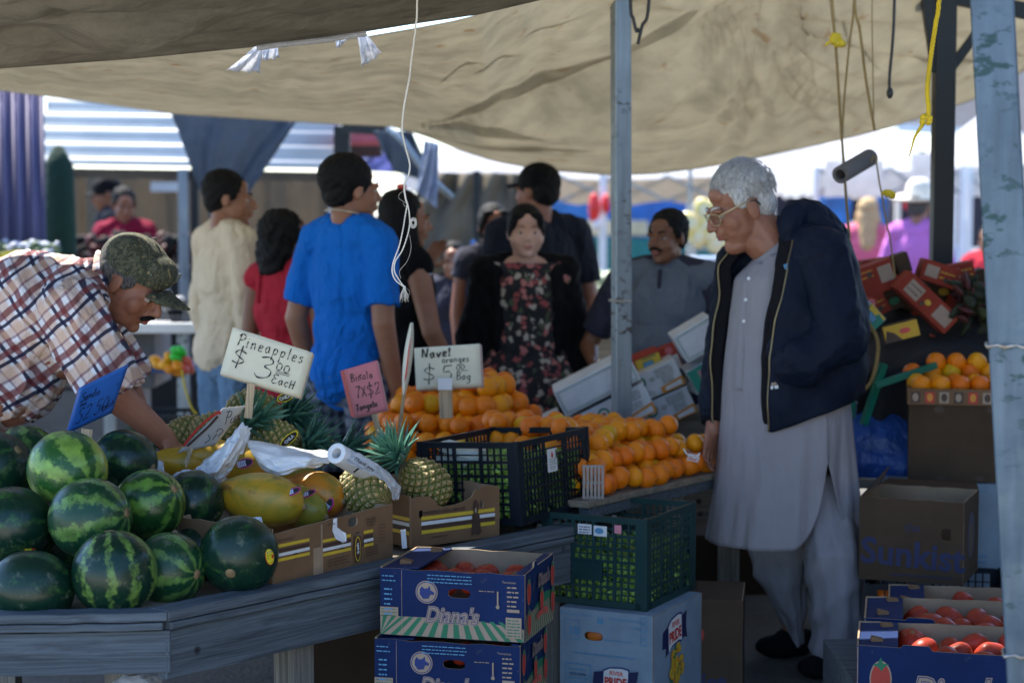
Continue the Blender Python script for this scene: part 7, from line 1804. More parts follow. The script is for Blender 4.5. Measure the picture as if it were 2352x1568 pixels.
def hair_short(th, c, Rm, s, mat, name='hair', vol=1, amp=.004, back=1, front=0, voxel=.006, extra=()):
    L = lambda x, y, z: c + Rm @ V3((x * s, y * s, z * s)); m = MB()
    m.ell(L(0, .034 + front, .048), [k * s for k in (.083 * vol, .094 * vol, .083 * vol)], Rm); m.ell(L(0, .058, .004), [k * s for k in (.075, .062, .074 * back)], Rm)
    for sx in (-1, 1): m.ell(L(sx * .071, -.002, .028), [k * s for k in (.012, .032, .036)], Rm)
    for p, r in extra: m.ell(L(*p), [k * s for k in r], Rm)
    return remeshed(m, name, mat, voxel, 2, parent=th, jitter=lambda co: amp * fnoise(co, 62, 1) + amp * .7 * fnoise(co, 130, 2))
def hand_mb(mb, wrist, d, palm, s=1, curl=.5, side=1, spread=.12):
    """wrist point, direction of the fingers, palm normal; five separate fingers"""
    d = V3(d).normalized(); n = V3(palm); n = (n - d * n.dot(d)).normalized(); a = d.cross(n) * side
    E = Matrix((a, d, n)).transposed()
    mb.ell(wrist + d * .045 * s, (.040 * s, .050 * s, .014 * s), E, 14, 10); mb.cap_(wrist - d * .01, .025 * s, wrist + d * .02 * s, .024 * s)
    for k, (off, L_, r) in enumerate(((-.031, .070, .0080), (-.0105, .080, .0086), (.0105, .075, .0084), (.031, .058, .0074))):
        p = wrist + d * (.082 - abs(off) * .25) * s + a * off * s; dd = (d + a * off * spread * 12).normalized(); ang = 0
        for seg in (.46, .31, .23):
            q = p + (dd * math.cos(ang) + n * math.sin(ang)) * L_ * seg * s; mb.cap_(p, r * s, q, r * .93 * s, 8); p = q; r *= .93; ang += curl * (1 + .1 * k)
    p = wrist + d * .022 * s - a * .030 * s; q = p + (d * .6 - a * .75 + n * .3).normalized() * .036 * s; r_2 = q + (d * .9 - a * .25 + n * .35).normalized() * .03 * s
    mb.cap_(p, .0125 * s, q, .0105 * s, 8); mb.cap_(q, .0105 * s, r_2, .0088 * s, 8)

def person(label, px, Y, h, yaw, top_y=None, skin='brown', hair=HB, shirt=None, trouser=None, sleeve=.55, arms=None, head=(0, 0), wide=1.0, fat=1.0, hairkind='short', voxel=.007, face=True, mustache=None, hem=.80, group=None, lean=0, short=False, z0=0, shoes=True, name='person', extra=None, hvol=1, headfat=1.0, soft=0, neckcut=1.520):
    s = h / 1.722; b0 = W(px, 600, Y); b0.z = z0; Rz = Matrix.Rotation(yaw, 3, 'Z'); RL = Matrix.Rotation(lean, 3, 'X')
    def L(x, y, z):
        v = V3((x * s, y * s, z * s))
        if z > .9: v = V3((0, 0, .9 * s)) + RL @ (v - V3((0, 0, .9 * s)))
        return b0 + Rz @ v
    th = thing(name, label, 'person', b0, group=group)
    hc = L(0, -.018, 1.600); Rh = Rz @ Matrix.Rotation(head[1], 3, 'Z') @ Matrix.Rotation(head[0], 3, 'X')
    Rb = Rz @ RL
    A = {}
    for sx in (-1, 1):
        sh, el, wr = V3((sx * .168 * wide, .01, 1.415)), V3((sx * .208 * wide, .03, 1.13)), V3((sx * .212 * wide, -.04, .88))
        if arms and arms.get(sx): el, wr = V3(arms[sx][0]), V3(arms[sx][1])
        A[sx] = (L(*sh), L(*el), L(*wr))
    hips = {sx: (L(sx * .09, 0, .93), L(sx * .10, -.01, .50), L(sx * .10, .02, .085)) for sx in (-1, 1)}
    def torso(m, g):
        E = lambda p, r: m.ell(L(*p), [(k + g / s) * s for k in r], Rb, 20, 14)
        E((0, .0, 1.27), (.150 * wide, .105 * fat, .20)); E((0, -.015 * fat, 1.08), (.138 * wide * fat ** .7, .112 * fat ** 1.3, .18)); E((0, .01, .95), (.152 * wide, .118, .13)); E((0, .015, 1.40), (.12, .07, .075))
        for sx in (-1, 1): m.cap_(L(sx * .06, .012, 1.445), (.052 + g / s) * s, L(sx * .155 * wide, .01, 1.412), (.055 + g / s) * s)
    mb = MB(); torso(mb, 0)
    for sx in (-1, 1):
        a, e_, w_ = A[sx]; mb.cap_(a, .054 * s, e_, .042 * s); mb.cap_(e_, .043 * s, w_, .028 * s)
        dd = (w_ - e_).normalized(); hand_mb(mb, w_, dd, Rz @ V3((-sx, -.2, 0)), s, .35, -sx)
        p, k, q = hips[sx]; mb.cap_(p, .088 * s, k, .058 * s); mb.cap_(k, .058 * s, q, .040 * s)
        mb.cap_(q + V3((0, 0, -.035 * s)), .035 * s, q + Rz @ V3((0, -.15 * s, -.05 * s)), .028 * s)
    head_skin(mb, hc, Rh, s, neck=L(0, .02, 1.45), fat=headfat, soft=soft)
    remeshed(mb, 'body', SK[skin], voxel, 4, parent=th)
    if face: head_bits(th, hc, Rh, s, hair, mustache, soft=soft)
    if hairkind == 'short': hair_short(th, hc, Rh, s, hair, vol=hvol)
    elif hairkind == 'long':
        m = MB(); Lh = lambda x, y, z: hc + Rh @ V3((x * s, y * s, z * s))
        m.ell(Lh(0, .034, .048), [k * s for k in (.086, .094, .085)], Rh); m.ell(Lh(0, .055, -.03), [k * s for k in (.09, .07, .11)], Rh)
        m.cap_(Lh(0, .06, -.05), .082 * s, L(0, .085, 1.34), .075 * s)
        for sx in (-1, 1): m.cap_(Lh(sx * .072, .0, .0), .026 * s, L(sx * .095, -.01, 1.40), .032 * s)
        remeshed(m, 'hair', hair, .007, 2, parent=th, jitter=lambda co: .004 * fnoise(co * np.array([1, 1, .15]), 75, 1))
    elif hairkind == 'curly':
        m = MB(); Lh = lambda x, y, z: hc + Rh @ V3((x * s, y * s, z * s))
        m.ell(Lh(0, .045, .03), [k * s for k in (.105, .11, .105)], Rh); m.ell(Lh(0, .07, -.07), [k * s for k in (.125, .09, .11)], Rh); m.ell(Lh(0, .07, -.13), [k * s for k in (.12, .08, .07)], Rh)
        remeshed(m, 'hair', hair, .007, 1, parent=th, jitter=lambda co: .009 * fnoise(co, 42, 1) + .004 * fnoise(co, 100, 5))
    elif hairkind == 'pulled':
        m = MB(); Lh = lambda x, y, z: hc + Rh @ V3((x * s, y * s, z * s))
        m.ell(Lh(0, .030, .050), [k * s for k in (.082, .095, .082)], Rh); m.ell(Lh(0, .05, -.01), [k * s for k in (.079, .064, .08)], Rh)
        for sx in (-1, 1): m.ell(Lh(sx * .074, -.004, .022), [k * s for k in (.013, .040, .048)], Rh); m.ell(Lh(sx * .040, -.052, .074), [k * s for k in (.034, .022, .020)], Rh); m.ell(Lh(sx * .064, -.040, .045), [k * s for k in (.016, .024, .034)], Rh)
        remeshed(m, 'hair', hair, .005, 3, parent=th, jitter=lambda co: .0012 * fnoise(co, 90, 1))
    if shirt:
        m = MB(); torso(m, .022)
        for sx in (-1, 1):
            a, e_, w_ = A[sx]
            if sleeve is None: continue
            if sleeve <= 1: m.ell(a, .063 * s); m.cyl(a, a.lerp(e_, sleeve), .063 * s, .064 * s, 20)
            else: m.cap_(a, .062 * s, e_, .052 * s); m.cyl(e_, e_.lerp(w_, sleeve - 1), .056 * s, .040 * s, 20)
        m.ell(L(0, .01, .93), [k * s for k in (.162 * wide, .132, .14)], Rb)
        remeshed(m, 'shirt', shirt, voxel, 4, cuts=[(L(0, 0, hem), (0, 0, -1)), (L(0, .0, neckcut), tuple(Rb @ V3((0, -.35, 1))))], parent=th, jitter=lambda co: creases(co, 1.0, px * .01))
    if trouser:
        m = MB(); m.ell(L(0, .01, .93), [k * s for k in (.172 * wide, .13, .13)], Rz)
        for sx in (-1, 1):
            p, k, q = hips[sx]; m.cap_(p, .100 * s, k, .078 * s)
            if not short: m.cyl(k, q, .078 * s, .062 * s, 20)
            else: m.cyl(k + V3((0, 0, .02)), k - V3((0, 0, .06 * s)), .085 * s, .088 * s, 20)
        remeshed(m, 'trousers', trouser, .009, 3, parent=th, jitter=lambda co: creases(co, 1.1, 3))
    if shoes:
        for sx in (-1, 1):
            q = hips[sx][2]; m = MB(); m.ell(q + Rz @ V3((0, -.06 * s, -.045 * s)), [k * s for k in (.047, .135, .04)], Rz); m.ell(q + V3((0, 0, -.01)), (.05, .06, .05), Rz)
            remeshed(m, 'shoe', C_black, .01, 2, parent=th, cuts=[(V3((0, 0, z0 + .004)), (0, 0, -1))])
    if extra: extra(th, L, Rz, s, hc, Rh, A)
    return th

# ---------------------------------------------------------------- cloth materials
C_white = cloth_mat('cream_knit', (.66, .54, .38)); C_jean = cloth_mat('light_denim', (.13, .22, .33), fs=12); C_blue = cloth_mat('bright_blue_cotton', (.004, .13, .50), fold=.7)
C_grey = cloth_mat('charcoal_cotton', (.012, .014, .022)); C_red = cloth_mat('red_cotton', (.40, .02, .035)); C_black = cloth_mat('black_fleece', (.004, .004, .005), fold=.8); C_dkjean = cloth_mat('dark_denim', (.02, .03, .06))
C_pink = cloth_mat('pink_cotton', (.62, .13, .20)); C_lilac = cloth_mat('orchid_cotton', (.50, .16, .45)); C_maroon = cloth_mat('maroon_cotton', (.22, .008, .03)); C_slate = cloth_mat('slate_jersey', (.12, .14, .17)); C_slate_dk = cloth_mat('dark_slate_jersey', (.035, .036, .055))
def checks(name, cols, sc):
    m, nt, b = base(name); v = coords(nt); sp = nt.nodes.new('ShaderNodeSeparateXYZ'); nt.links.new(v, sp.inputs[0])
    a = math_(nt, 'SINE', math_(nt, 'MULTIPLY', math_(nt, 'ADD', sp.outputs[0], sp.outputs[1]), sc)); c = math_(nt, 'SINE', math_(nt, 'MULTIPLY', sp.outputs[2], sc))
    o = ramp(nt, math_(nt, 'MULTIPLY_ADD', math_(nt, 'ADD', a, c), .25, .5), [(.2, cols[0]), (.45, cols[1]), (.8, cols[2])]); nt.links.new(o, b.inputs['Base Color']); b.inputs['Roughness'].default_value = .9
    bump(nt, b, nz(nt, v, 9, 3), .5, .03); return m
C_short = checks('plaid_shorts', [(.012, .018, .035), (.05, .065, .10), (.14, .15, .17)], 150)
def floral(name):
    m, nt, b = base(name); v = coords(nt, (1, 1, 1)); w_ = nt.nodes.new('ShaderNodeVectorMath'); w_.operation = 'ADD'
    n0 = nt.nodes.new('ShaderNodeTexNoise'); n0.inputs['Scale'].default_value = 40; nt.links.new(v, n0.inputs['Vector']); sc = nt.nodes.new('ShaderNodeVectorMath'); sc.operation = 'SCALE'; sc.inputs['Scale'].default_value = .045
    nt.links.new(n0.outputs['Color'], sc.inputs[0]); nt.links.new(v, w_.inputs[0]); nt.links.new(sc.outputs[0], w_.inputs[1])
    vo = nt.nodes.new('ShaderNodeTexVoronoi'); vo.inputs['Scale'].default_value = 34; nt.links.new(w_.outputs[0], vo.inputs[0])
    f = ramp(nt, vo.outputs['Distance'], [(.44, (1, 1, 1)), (.56, (0, 0, 0))]); sep = nt.nodes.new('ShaderNodeSeparateColor'); nt.links.new(vo.outputs['Color'], sep.inputs[0])
    c = ramp(nt, sep.outputs[0], [(.0, (.012, .012, .014)), (.28, (.28, .06, .06)), (.46, (.45, .16, .14)), (.60, (.42, .36, .29)), (.85, (.07, .09, .05))], 'CONSTANT')
    o = mix(nt, f, (.010, .010, .012), c); nt.links.new(o, b.inputs['Base Color']); b.inputs['Roughness'].default_value = .85; bump(nt, b, nz(nt, coords(nt, (1, 1, .3)), 10, 3), .6, .04); return m
C_floral = floral('floral_print')
def camo(name):
    m, nt, b = base(name); v = coords(nt)
    a = nz(nt, v, 22, 3, .7, 2.2); c = nz(nt, v, 38, 4, .75, 3.0); d = nz(nt, v, 16, 2, .5, 3.5)
    o = ramp(nt, a, [(.40, (.035, .04, .022)), (.47, (.085, .08, .045)), (.56, (.05, .065, .035)), (.62, (.12, .125, .085))], 'CONSTANT')
    o = mix(nt, ramp(nt, c, [(.55, (0, 0, 0)), (.57, (1, 1, 1))]), o, (.018, .022, .016)); o = mix(nt, ramp(nt, d, [(.66, (0, 0, 0)), (.67, (1, 1, 1))]), o, (.26, .19, .08))
    nt.links.new(o, b.inputs['Base Color']); b.inputs['Roughness'].default_value = .9; bump(nt, b, nz(nt, v, 200, 2), .3, .002); return m
C_camo = camo('camouflage_cloth')
def plaid(name, rot, sc=62):
    m, nt, b = base(name); v = coords(nt, rot=rot)
    wn = nt.nodes.new('ShaderNodeTexNoise'); wn.inputs['Scale'].default_value = 5; nt.links.new(v, wn.inputs['Vector'])
    s_ = nt.nodes.new('ShaderNodeVectorMath'); s_.operation = 'SCALE'; s_.inputs['Scale'].default_value = .055; nt.links.new(wn.outputs['Color'], s_.inputs[0])
    ad = nt.nodes.new('ShaderNodeVectorMath'); ad.operation = 'ADD'; nt.links.new(v, ad.inputs[0]); nt.links.new(s_.outputs[0], ad.inputs[1])
    sp = nt.nodes.new('ShaderNodeSeparateXYZ'); nt.links.new(ad.outputs[0], sp.inputs[0]); col = None
    out = (.66, .66, .70)
    for i in (0, 2):
        w1 = math_(nt, 'SINE', math_(nt, 'MULTIPLY', sp.outputs[i], sc * 1.0)); w2 = math_(nt, 'SINE', math_(nt, 'MULTIPLY_ADD', sp.outputs[i], sc * 1.0, 1.55)); w3 = math_(nt, 'SINE', math_(nt, 'MULTIPLY_ADD', sp.outputs[i], sc * 1.0, 3.3)); w4 = math_(nt, 'SINE', math_(nt, 'MULTIPLY_ADD', sp.outputs[i], sc * 1.0, 4.3))
        out = mix(nt, ramp(nt, w3, [(.55, (0, 0, 0)), (.8, (.6, .6, .6))]), out, (.56, .36, .24), 'MIX')
        out = mix(nt, ramp(nt, w1, [(.78, (0, 0, 0)), (.9, (.85, .85, .85))]), out, (.16, .03, .03), 'MIX')
        out = mix(nt, ramp(nt, w2, [(.93, (0, 0, 0)), (.97, (.95, .95, .95))]), out, (.012, .016, .05), 'MIX')
        out = mix(nt, ramp(nt, w4, [(.965, (0, 0, 0)), (.985, (.6, .6, .6))]), out, (.14, .03, .05), 'MIX')
    nt.links.new(out, b.inputs['Base Color']); b.inputs['Roughness'].default_value = .85; b.inputs['Specular IOR Level'].default_value = .2
    h = math_(nt, 'ADD', nz(nt, coords(nt, (1, 1, .6)), 9, 3, .5, .8), math_(nt, 'MULTIPLY', nz(nt, coords(nt), 300, 2), .02)); bump(nt, b, h, .6, .05); return m
C_plaid = plaid('plaid_cotton', (0, R(36), 0)); C_plaid2 = plaid('plaid_cotton_sleeve', (0, R(18), 0))

# ---------------------------------------------------------------- the crowd
person('man in cream sweater and light jeans standing with his back turned', 523, 8.5, 1.685, R(128), skin='tan', shirt=C_white, trouser=C_jean, sleeve=1.95, head=(0.05, R(-34)), wide=.92, face=True, hem=.86, hvol=1.04)
def tank(th, L, Rz, s, hc, Rh, A):
    for sx in (-1, 1):
        m = MB(); m.tube([L(sx * .085, .11, 1.30), L(sx * .095, .095, 1.42), L(sx * .09, .03, 1.515), L(sx * .085, -.06, 1.44), L(sx * .08, -.115, 1.32)], .014, 8); m.build('strap', C_red, th, smooth=True)
person('woman with bushy black hair in a red tank top seen from behind', 662, 8.15, 1.52, R(150), skin='brown', shirt=C_red, trouser=C_dkjean, sleeve=None, head=(0, R(-50)), hairkind='curly', wide=1.0, face=False, extra=tank)
def chain(th, L, Rz, s, hc, Rh, A):
    m = MB(); m.tube([L(.078 * math.cos(t), .02 + .07 * math.sin(t), 1.512 + .02 * math.sin(t)) for t in (2 * PI * k / 28 for k in range(29))], .0035, 6); m.build('neck_chain', pbr('silver_chain', (.6, .5, .35), .3, .9), th, smooth=True)
person('man in a bright blue T-shirt and plaid shorts standing with his back turned', 803, 7.3, 1.725, R(142), skin='tan', shirt=C_blue, trouser=C_short, short=True, sleeve=.80, head=(0.02, R(-20)), wide=.94, fat=1.0, voxel=.006, hvol=1.1, hem=.80, extra=chain, arms={-1: ((-.20, .04, 1.13), (-.20, -.03, .87)), 1: ((.225, .05, 1.13), (.23, -.04, .88))})
def clip(th, L, Rz, s, hc, Rh, A):
    m = MB(); m.ell(hc + Rh @ V3((0, .03, .13)), (.03, .02, .012), Rh); m.build('hair_clip', P_['lred'], th, smooth=True)
person('woman with long dark hair in black, turned to the right, holding a shiny phone', 925, 7.9, 1.60, R(118), skin='tan', shirt=C_black, trouser=C_black, sleeve=None, hairkind='long', head=(.08, R(-8)), wide=.95, extra=clip, arms={1: ((.20, .02, 1.15), (.13, -.16, 1.40)), -1: ((-.24, -.02, 1.14), (-.23, -.14, .92))})
mb = MB(); q = W(974, 640, 7.75); mb.box(q, (.035, .012, .07), (.2, .6, 0)); o = mb.build('phone', pbr('shiny_phone', (.6, .62, .7), .1, .9), bevel=.004); tag(o, 'shiny phone held up by the dark haired woman', 'phone')
person('small boy with short black hair and a grey shirt between the women', 1042, 10.2, 1.34, R(-8), skin='tan', shirt=C_slate_dk, trouser=C_dkjean, head=(.12, .1), sleeve=.7, wide=.85)
mb = MB(); q = W(1078, 585, 10.4); mb.bar(W(1070, 620, 10.4), W(1088, 552, 10.4), .03, .02); o = mb.build('blue_bottle', M['bluegoods'], bevel=.006); tag(o, 'slanting blue and white tube above the boy\'s head', 'tube')
# cap man
def cap_black(th, L, Rz, s, hc, Rh, A):
    Lh = lambda x, y, z: hc + Rh @ V3((x * s, y * s, z * s)); m = MB(); m.ell(Lh(0, .02, .05), [k * s for k in (.090, .106, .088)], Rh)
    o = remeshed(m, 'cap', C_black, .005, 2, parent=th, cuts=[(Lh(0, 0, .012), tuple(Rh @ V3((0, .25, -1))))])
    m = MB(); m.grid(lambda i, j: Lh(-.065 + .13 * i / 12, -.065 - .085 * j / 6 * math.sqrt(max(0, 1 - ((i / 6 - 1)) ** 2 * .7)), .045 - .02 * (i / 6 - 1) ** 2 - .012 * j / 6), 13, 7); b = m.build('brim', C_black, o, smooth=True, solid=.005)
person('tall man in a black cap and charcoal T-shirt seen from behind', 1235, 9.1, 1.72, R(-152), skin='ruddy', shirt=C_grey, trouser=C_dkjean, sleeve=.8, head=(-.02, R(22)), wide=1.22, fat=1.15, face=False, extra=cap_black)
person('child half hidden behind the girl in black', 1132, 9.6, 1.54, R(15), skin='ruddy', soft=1, shirt=C_slate_dk, trouser=C_dkjean, hairkind='pulled', sleeve=.3, wide=.9)
# girl
def girl_extra(th, L, Rz, s, hc, Rh, A):
    # skirt of the dress
    m = MB()
    def P(i, j):
        t = 2 * PI * i / 72; v = j / 16; r = .14 + .17 * v ** .8; f = 1 + .05 * v * math.sin(9 * t + 1) + .02 * math.sin(17 * t)
        return L(r * 1.08 * math.cos(t) * f, r * .85 * math.sin(t) * f, 1.12 - .42 * v)
    m.grid(P, 72, 17, closed=True); m.build('skirt', C_floral, th, smooth=True, solid=.003)
    # open black jacket: panels, sleeves and a shawl collar
    m = MB()
    for sx in (-1, 1):
        a, e_, w_ = A[sx]
        m.cap_(a, .070 * s, e_, .066 * s); m.cyl(e_, w_, .066 * s, .052 * s, 20); m.ell(e_, .065 * s)
        m.cap_(L(sx * .16, .0, 1.36), .066 * s, L(sx * .17, .01, .98), .075 * s); m.cap_(L(sx * .17, .01, .98), .075 * s, L(sx * .175, .0, .80), .075 * s)
        m.cap_(L(sx * .07, .03, 1.47), .045 * s, L(sx * .185, .0, 1.43), .07 * s); m.cap_(L(sx * .135, -.05, 1.42), .035 * s, L(sx * .125, -.075, 1.05), .035 * s)
        m.cap_(L(sx * .085, .06, 1.47), .035 * s, L(sx * .135, -.05, 1.41), .038 * s)
    m.ell(L(0, .07, 1.2), [k * s for k in (.18, .09, .3)], Rz); m.ell(L(0, .06, 1.46), [k * s for k in (.11, .05, .05)], Rz)
    remeshed(m, 'jacket', C_black, .007, 4, parent=th, jitter=lambda co: .006 * fnoise(co, 15, 3) + .003 * fnoise(co, 40, 5))
    # face front wisp: small fringe comb shine
person('girl with pulled back dark hair in a floral dress and open black jacket', 1207, 8.1, 1.545, R(4), skin='pale', headfat=1.22, soft=1, neckcut=1.485, shirt=C_floral, trouser=C_black, sleeve=None, hairkind='pulled', head=(0.02, R(3)), wide=1.0, voxel=.0045, extra=girl_extra, arms={1: ((.255, .03, 1.12), (.25, -.05, .86)), -1: ((-.255, .03, 1.12), (-.25, -.05, .86))}, hem=.95)
# man in slate shirt with mustache
def raglan(th, L, Rz, s, hc, Rh, A):
    m = MB()
    for sx in (-1, 1):
        a, e_, w_ = A[sx]; m.cap_(L(sx * .075, .01, 1.462), .062 * s, a, .078 * s); m.cyl(a, a.lerp(e_, .8), .078 * s, .07 * s, 20)
    remeshed(m, 'sleeves', C_slate_dk, .007, 4, parent=th, jitter=lambda co: creases(co, .8))
    m = MB(); m.tube([L(0, -.112, 1.46), L(0, -.128, 1.40), L(.0, -.132, 1.34)], .008, 8); m.build('placket', C_slate_dk, th, smooth=True)
person('man with a mustache in a slate shirt looking to the left', 1532, 7.95, 1.525, R(-20), skin='brown', shirt=C_slate, trouser=C_dkjean, sleeve=None, head=(.03, R(-16)), wide=1.22, fat=1.2, mustache=HB, voxel=.005, extra=raglan, arms={-1: ((-.37, .0, 1.10), (-.30, -.16, 1.05)), 1: ((.30, .03, 1.12), (.26, -.10, .9))}, hvol=1.03)
# far people
person('man in a maroon T-shirt working in the far left stall', 288, 13.4, 1.62, R(-5), skin='ruddy', shirt=C_maroon, trouser=C_dkjean, head=(.3, R(25)), sleeve=.75, voxel=.009)
def cap_dark(th, L, Rz, s, hc, Rh, A): cap_black(th, L, Rz, s, hc, Rh, A)
person('dark clothed man in a cap behind the man in the maroon T-shirt', 250, 14.4, 1.70, R(-75), skin='brown', shirt=C_grey, trouser=C_dkjean, head=(.25, 0), sleeve=.75, voxel=.009, extra=cap_dark)
person('blond person in a pink shirt beyond the old man\'s shoulder', 1992, 14.8, 1.55, R(170), skin='pale', hair=HBL, hairkind='long', shirt=C_pink, trouser=C_jean, sleeve=1.9, face=False, wide=1.25, fat=1.1, voxel=.009)
def hat(th, L, Rz, s, hc, Rh, A):
    Lh = lambda x, y, z: hc + Rh @ V3((x * s, y * s, z * s)); m = MB()
    m.lathe([(.001, .21), (.05, .205), (.085, .17), (.095, .09), (.10, .075), (.17, .072), (.20, .085), (.20, .078), (.17, .062), (.10, .062)], 32)
    o = m.build('cowboy_hat', pbr('straw_white', (.72, .66, .55), .8, bmp=.4, bscale=80), th, smooth=True); 
    me = o.data
    for v in me.vertices:
        p = wm(th) @ v.co
    me.transform(wm(th).inverted() @ Matrix.Translation(hc) @ Rh.to_4x4() @ Matrix.Rotation(-.12, 4, 'X') @ wm(th))
person('man in an orchid shirt and a white cowboy hat beyond the right stall', 2108, 14.0, 1.60, R(150), skin='ruddy', hair=HGY, shirt=C_lilac, trouser=C_jean, sleeve=1.9, face=False, wide=1.05, voxel=.009, extra=hat, arms={-1: ((-.26, .02, 1.14), (-.12, -.22, 1.18)), 1: ((.27, .03, 1.12), (.24, .02, .9))})
person('person in a red shirt at the far right beside the wide steel pole', 2270, 13.0, 1.38, R(-30), skin='tan', shirt=C_red, trouser=C_dkjean, sleeve=.8, wide=1.0, voxel=.009)
# ---------------------------------------------------------------- the stooping vendor in plaid
YV = 5.82
def V_(px, py, dy=0): return W(px, py, YV + dy)
th = thing('person', 'vendor in plaid shirt and camouflage cap bending over the melons', 'person', V3((V_(40, 900).x, YV, 0)))
hc = V_(302, 652, -.02); Rh = Matrix.Rotation(R(78), 3, 'Z') @ Matrix.Rotation(R(35), 3, 'X'); hs = 1.04
mb = MB()
mb.ell(V_(110, 735), (.20, .17, .17), (0, .5, 0)); mb.ell(V_(-20, 830), (.22, .18, .18), (0, .6, 0)); mb.ell(V_(-130, 930), (.2, .19, .19))
mb.cap_(V_(150, 665, 0), .09, V_(205, 652, 0), .07)
for dy, sh, el, wr in ((-.19, (165, 715), (262, 905), (378, 1005)), (.19, (190, 700), (285, 880), (330, 985))):
    mb.cap_(V_(*sh, dy), .062, V_(*el, dy * 1.1), .050); mb.cap_(V_(*el, dy * 1.1), .050, V_(*wr, dy * .6), .032)
    hand_mb(mb, V_(*wr, dy * .6), (.75, 0, -.65), (-.5, .1, -.8), 1, .35, 1)
for sy in (-.1, .1):
    a = V3((V_(-140, 950).x, YV + sy, .80)); k = a + V3((.02, 0, -.36)); f = V3((k.x - .06, k.y, .09)); mb.cap_(a, .10, k, .065); mb.cap_(k, .065, f, .045); mb.cap_(f, .04, f + V3((.14, 0, -.04)), .03)
head_skin(mb, hc, Rh, hs, jaw=1.12, neck=V_(205, 655, .0), nr=.062, fat=1.1)
remeshed(mb, 'body', SK['ruddy'], .0042, 3, parent=th)
mustache_w = 1.15
head_bits(th, hc, Rh, hs, HGY, HB)
hair_short(th, hc, Rh, hs, HGY, vol=.97, amp=.002, voxel=.0045)
Lh = lambda x, y, z: hc + Rh @ V3((x * hs, y * hs, z * hs))
m = MB(); m.ell(Lh(0, .018, .052), [k * hs for k in (.086, .106, .085)], Rh, 28, 18); m.ell(Lh(0, -.045, .072), [k * hs for k in (.074, .055, .05)], Rh)
cp_ = remeshed(m, 'cap', C_camo, .004, 3, parent=th, cuts=[(Lh(0, 0, .030), tuple(Rh @ V3((0, -.05, -1))))])
m = MB()
def P(i, j):
    u = i / 9 - 1; v = j / 8; w_ = .078 * (1 - .25 * v * v); x = u * w_; y = -.075 - .012 * (1 - u * u) * 3 * .6 - .085 * v * math.sqrt(max(.0, 1 - (u * .92) ** 2)); z = .044 - .026 * u * u - .004 * v
    return Lh(x, y, z)
m.grid(P, 19, 9); m.build('brim', C_camo, cp_, smooth=True, solid=.004)
m = MB(); m.ell(Lh(.032, -.092, .083), [.018, .006, .018], Rh); m.build('badge', pbr('cap_badge', (.16, .16, .15), .6), cp_, smooth=True)
m = MB(); m.ell(Lh(0, .012, .146), (.007, .007, .004), Rh); m.build('button', C_camo, cp_, smooth=True)
m = MB()
m.ell(V_(105, 722), (.215, .195, .178), (0, .5, 0)); m.ell(V_(-20, 815), (.235, .20, .19), (0, .6, 0)); m.ell(V_(-130, 915), (.22, .21, .2)); m.cap_(V_(140, 668), .105, V_(205, 655), .078)
m.cap_(V_(165, 690, -.12), .10, V_(165, 690, .12), .10)
for dy, sh, el in ((-.19, (165, 715), (262, 905)), (.19, (190, 700), (285, 880))):
    a, b_ = V_(*sh, dy), V_(*el, dy * 1.1); e_ = a.lerp(b_, 1.02); m.ell(a, .098); m.cyl(a, e_, .098, .092, 28)
remeshed(m, 'shirt', C_plaid, .005, 5, parent=th, jitter=lambda co: creases(co, 1.1))
m = MB(); ax = (hc - V_(190, 660)).normalized(); c = V_(222, 655, 0); u = V3((0, 1, 0)); v = ax.cross(u).normalized()
def P(i, j):
    t = 2 * PI * i / 40; r = .077 + .006 * j; return c + ax * (.038 * (1 - j / 4) + .012) + (u * math.cos(t) + v * math.sin(t)) * r
m.grid(P, 40, 5, closed=True); m.build('collar', C_plaid2, th, smooth=True, solid=.004)
m = MB()
for sy in (-.1, .1):
    a = V3((V_(-140, 950).x, YV + sy, .82)); k = a + V3((.02, 0, -.38)); f = V3((k.x - .06, k.y, .09)); m.cap_(a, .125, k, .09); m.cyl(k, f, .09, .075, 20)
remeshed(m, 'trousers', C_dkjean, .01, 3, parent=th)

# ---------------------------------------------------------------- the old man
YO = 6.6
def O_(px, py, dy=0): return W(px, py, YO + dy)
C_kurta = cloth_mat('pale_lilac_cotton', (.27, .26, .28), rough=.8, fold=.35, fs=5, stretch=(1, 1, .3)); C_navy = cloth_mat('navy_nylon', (.003, .008, .022), rough=.7, fold=.22, fs=5, stretch=(1, 1, .7)); C_lining = cloth_mat('black_lining', (.006, .006, .008))
C_rib = cloth_mat('navy_rib', (.006, .008, .016), fold=.8, fs=40, stretch=(1, 1, .1))
th = thing('person', 'white haired old man with glasses in a navy jacket over a long pale tunic', 'person', V3((O_(1850, 900).x, YO, 0)))
hs = 1.10; hc = O_(1697, 474, 0); Rh = Matrix.Rotation(R(-76), 3, 'Z') @ Matrix.Rotation(R(24), 3, 'X')
mb = MB()
mb.ell(O_(1830, 680), (.17, .17, .20)); mb.ell(O_(1815, 860), (.19, .18, .22)); mb.ell(O_(1820, 1000), (.15, .14, .13))
mb.cap_(O_(1830, 640, -.09), .07, O_(1830, 640, .12), .07); mb.cap_(O_(1745, 552), .062, O_(1815, 610), .075)
fa = (O_(1690, 640, .19), O_(1665, 800, .20), O_(1640, 968, .06)); na = (O_(1885, 610, -.19), O_(1930, 795, -.27), O_(1830, 838, -.26))
for a in (fa, na): mb.cap_(a[0], .055, a[1], .043); mb.cap_(a[1], .043, a[2], .030)
hand_mb(mb, O_(1638, 975, .04), (-.12, -.12, -1), (.75, -.65, 0), 1.05, .42, 1, .06)
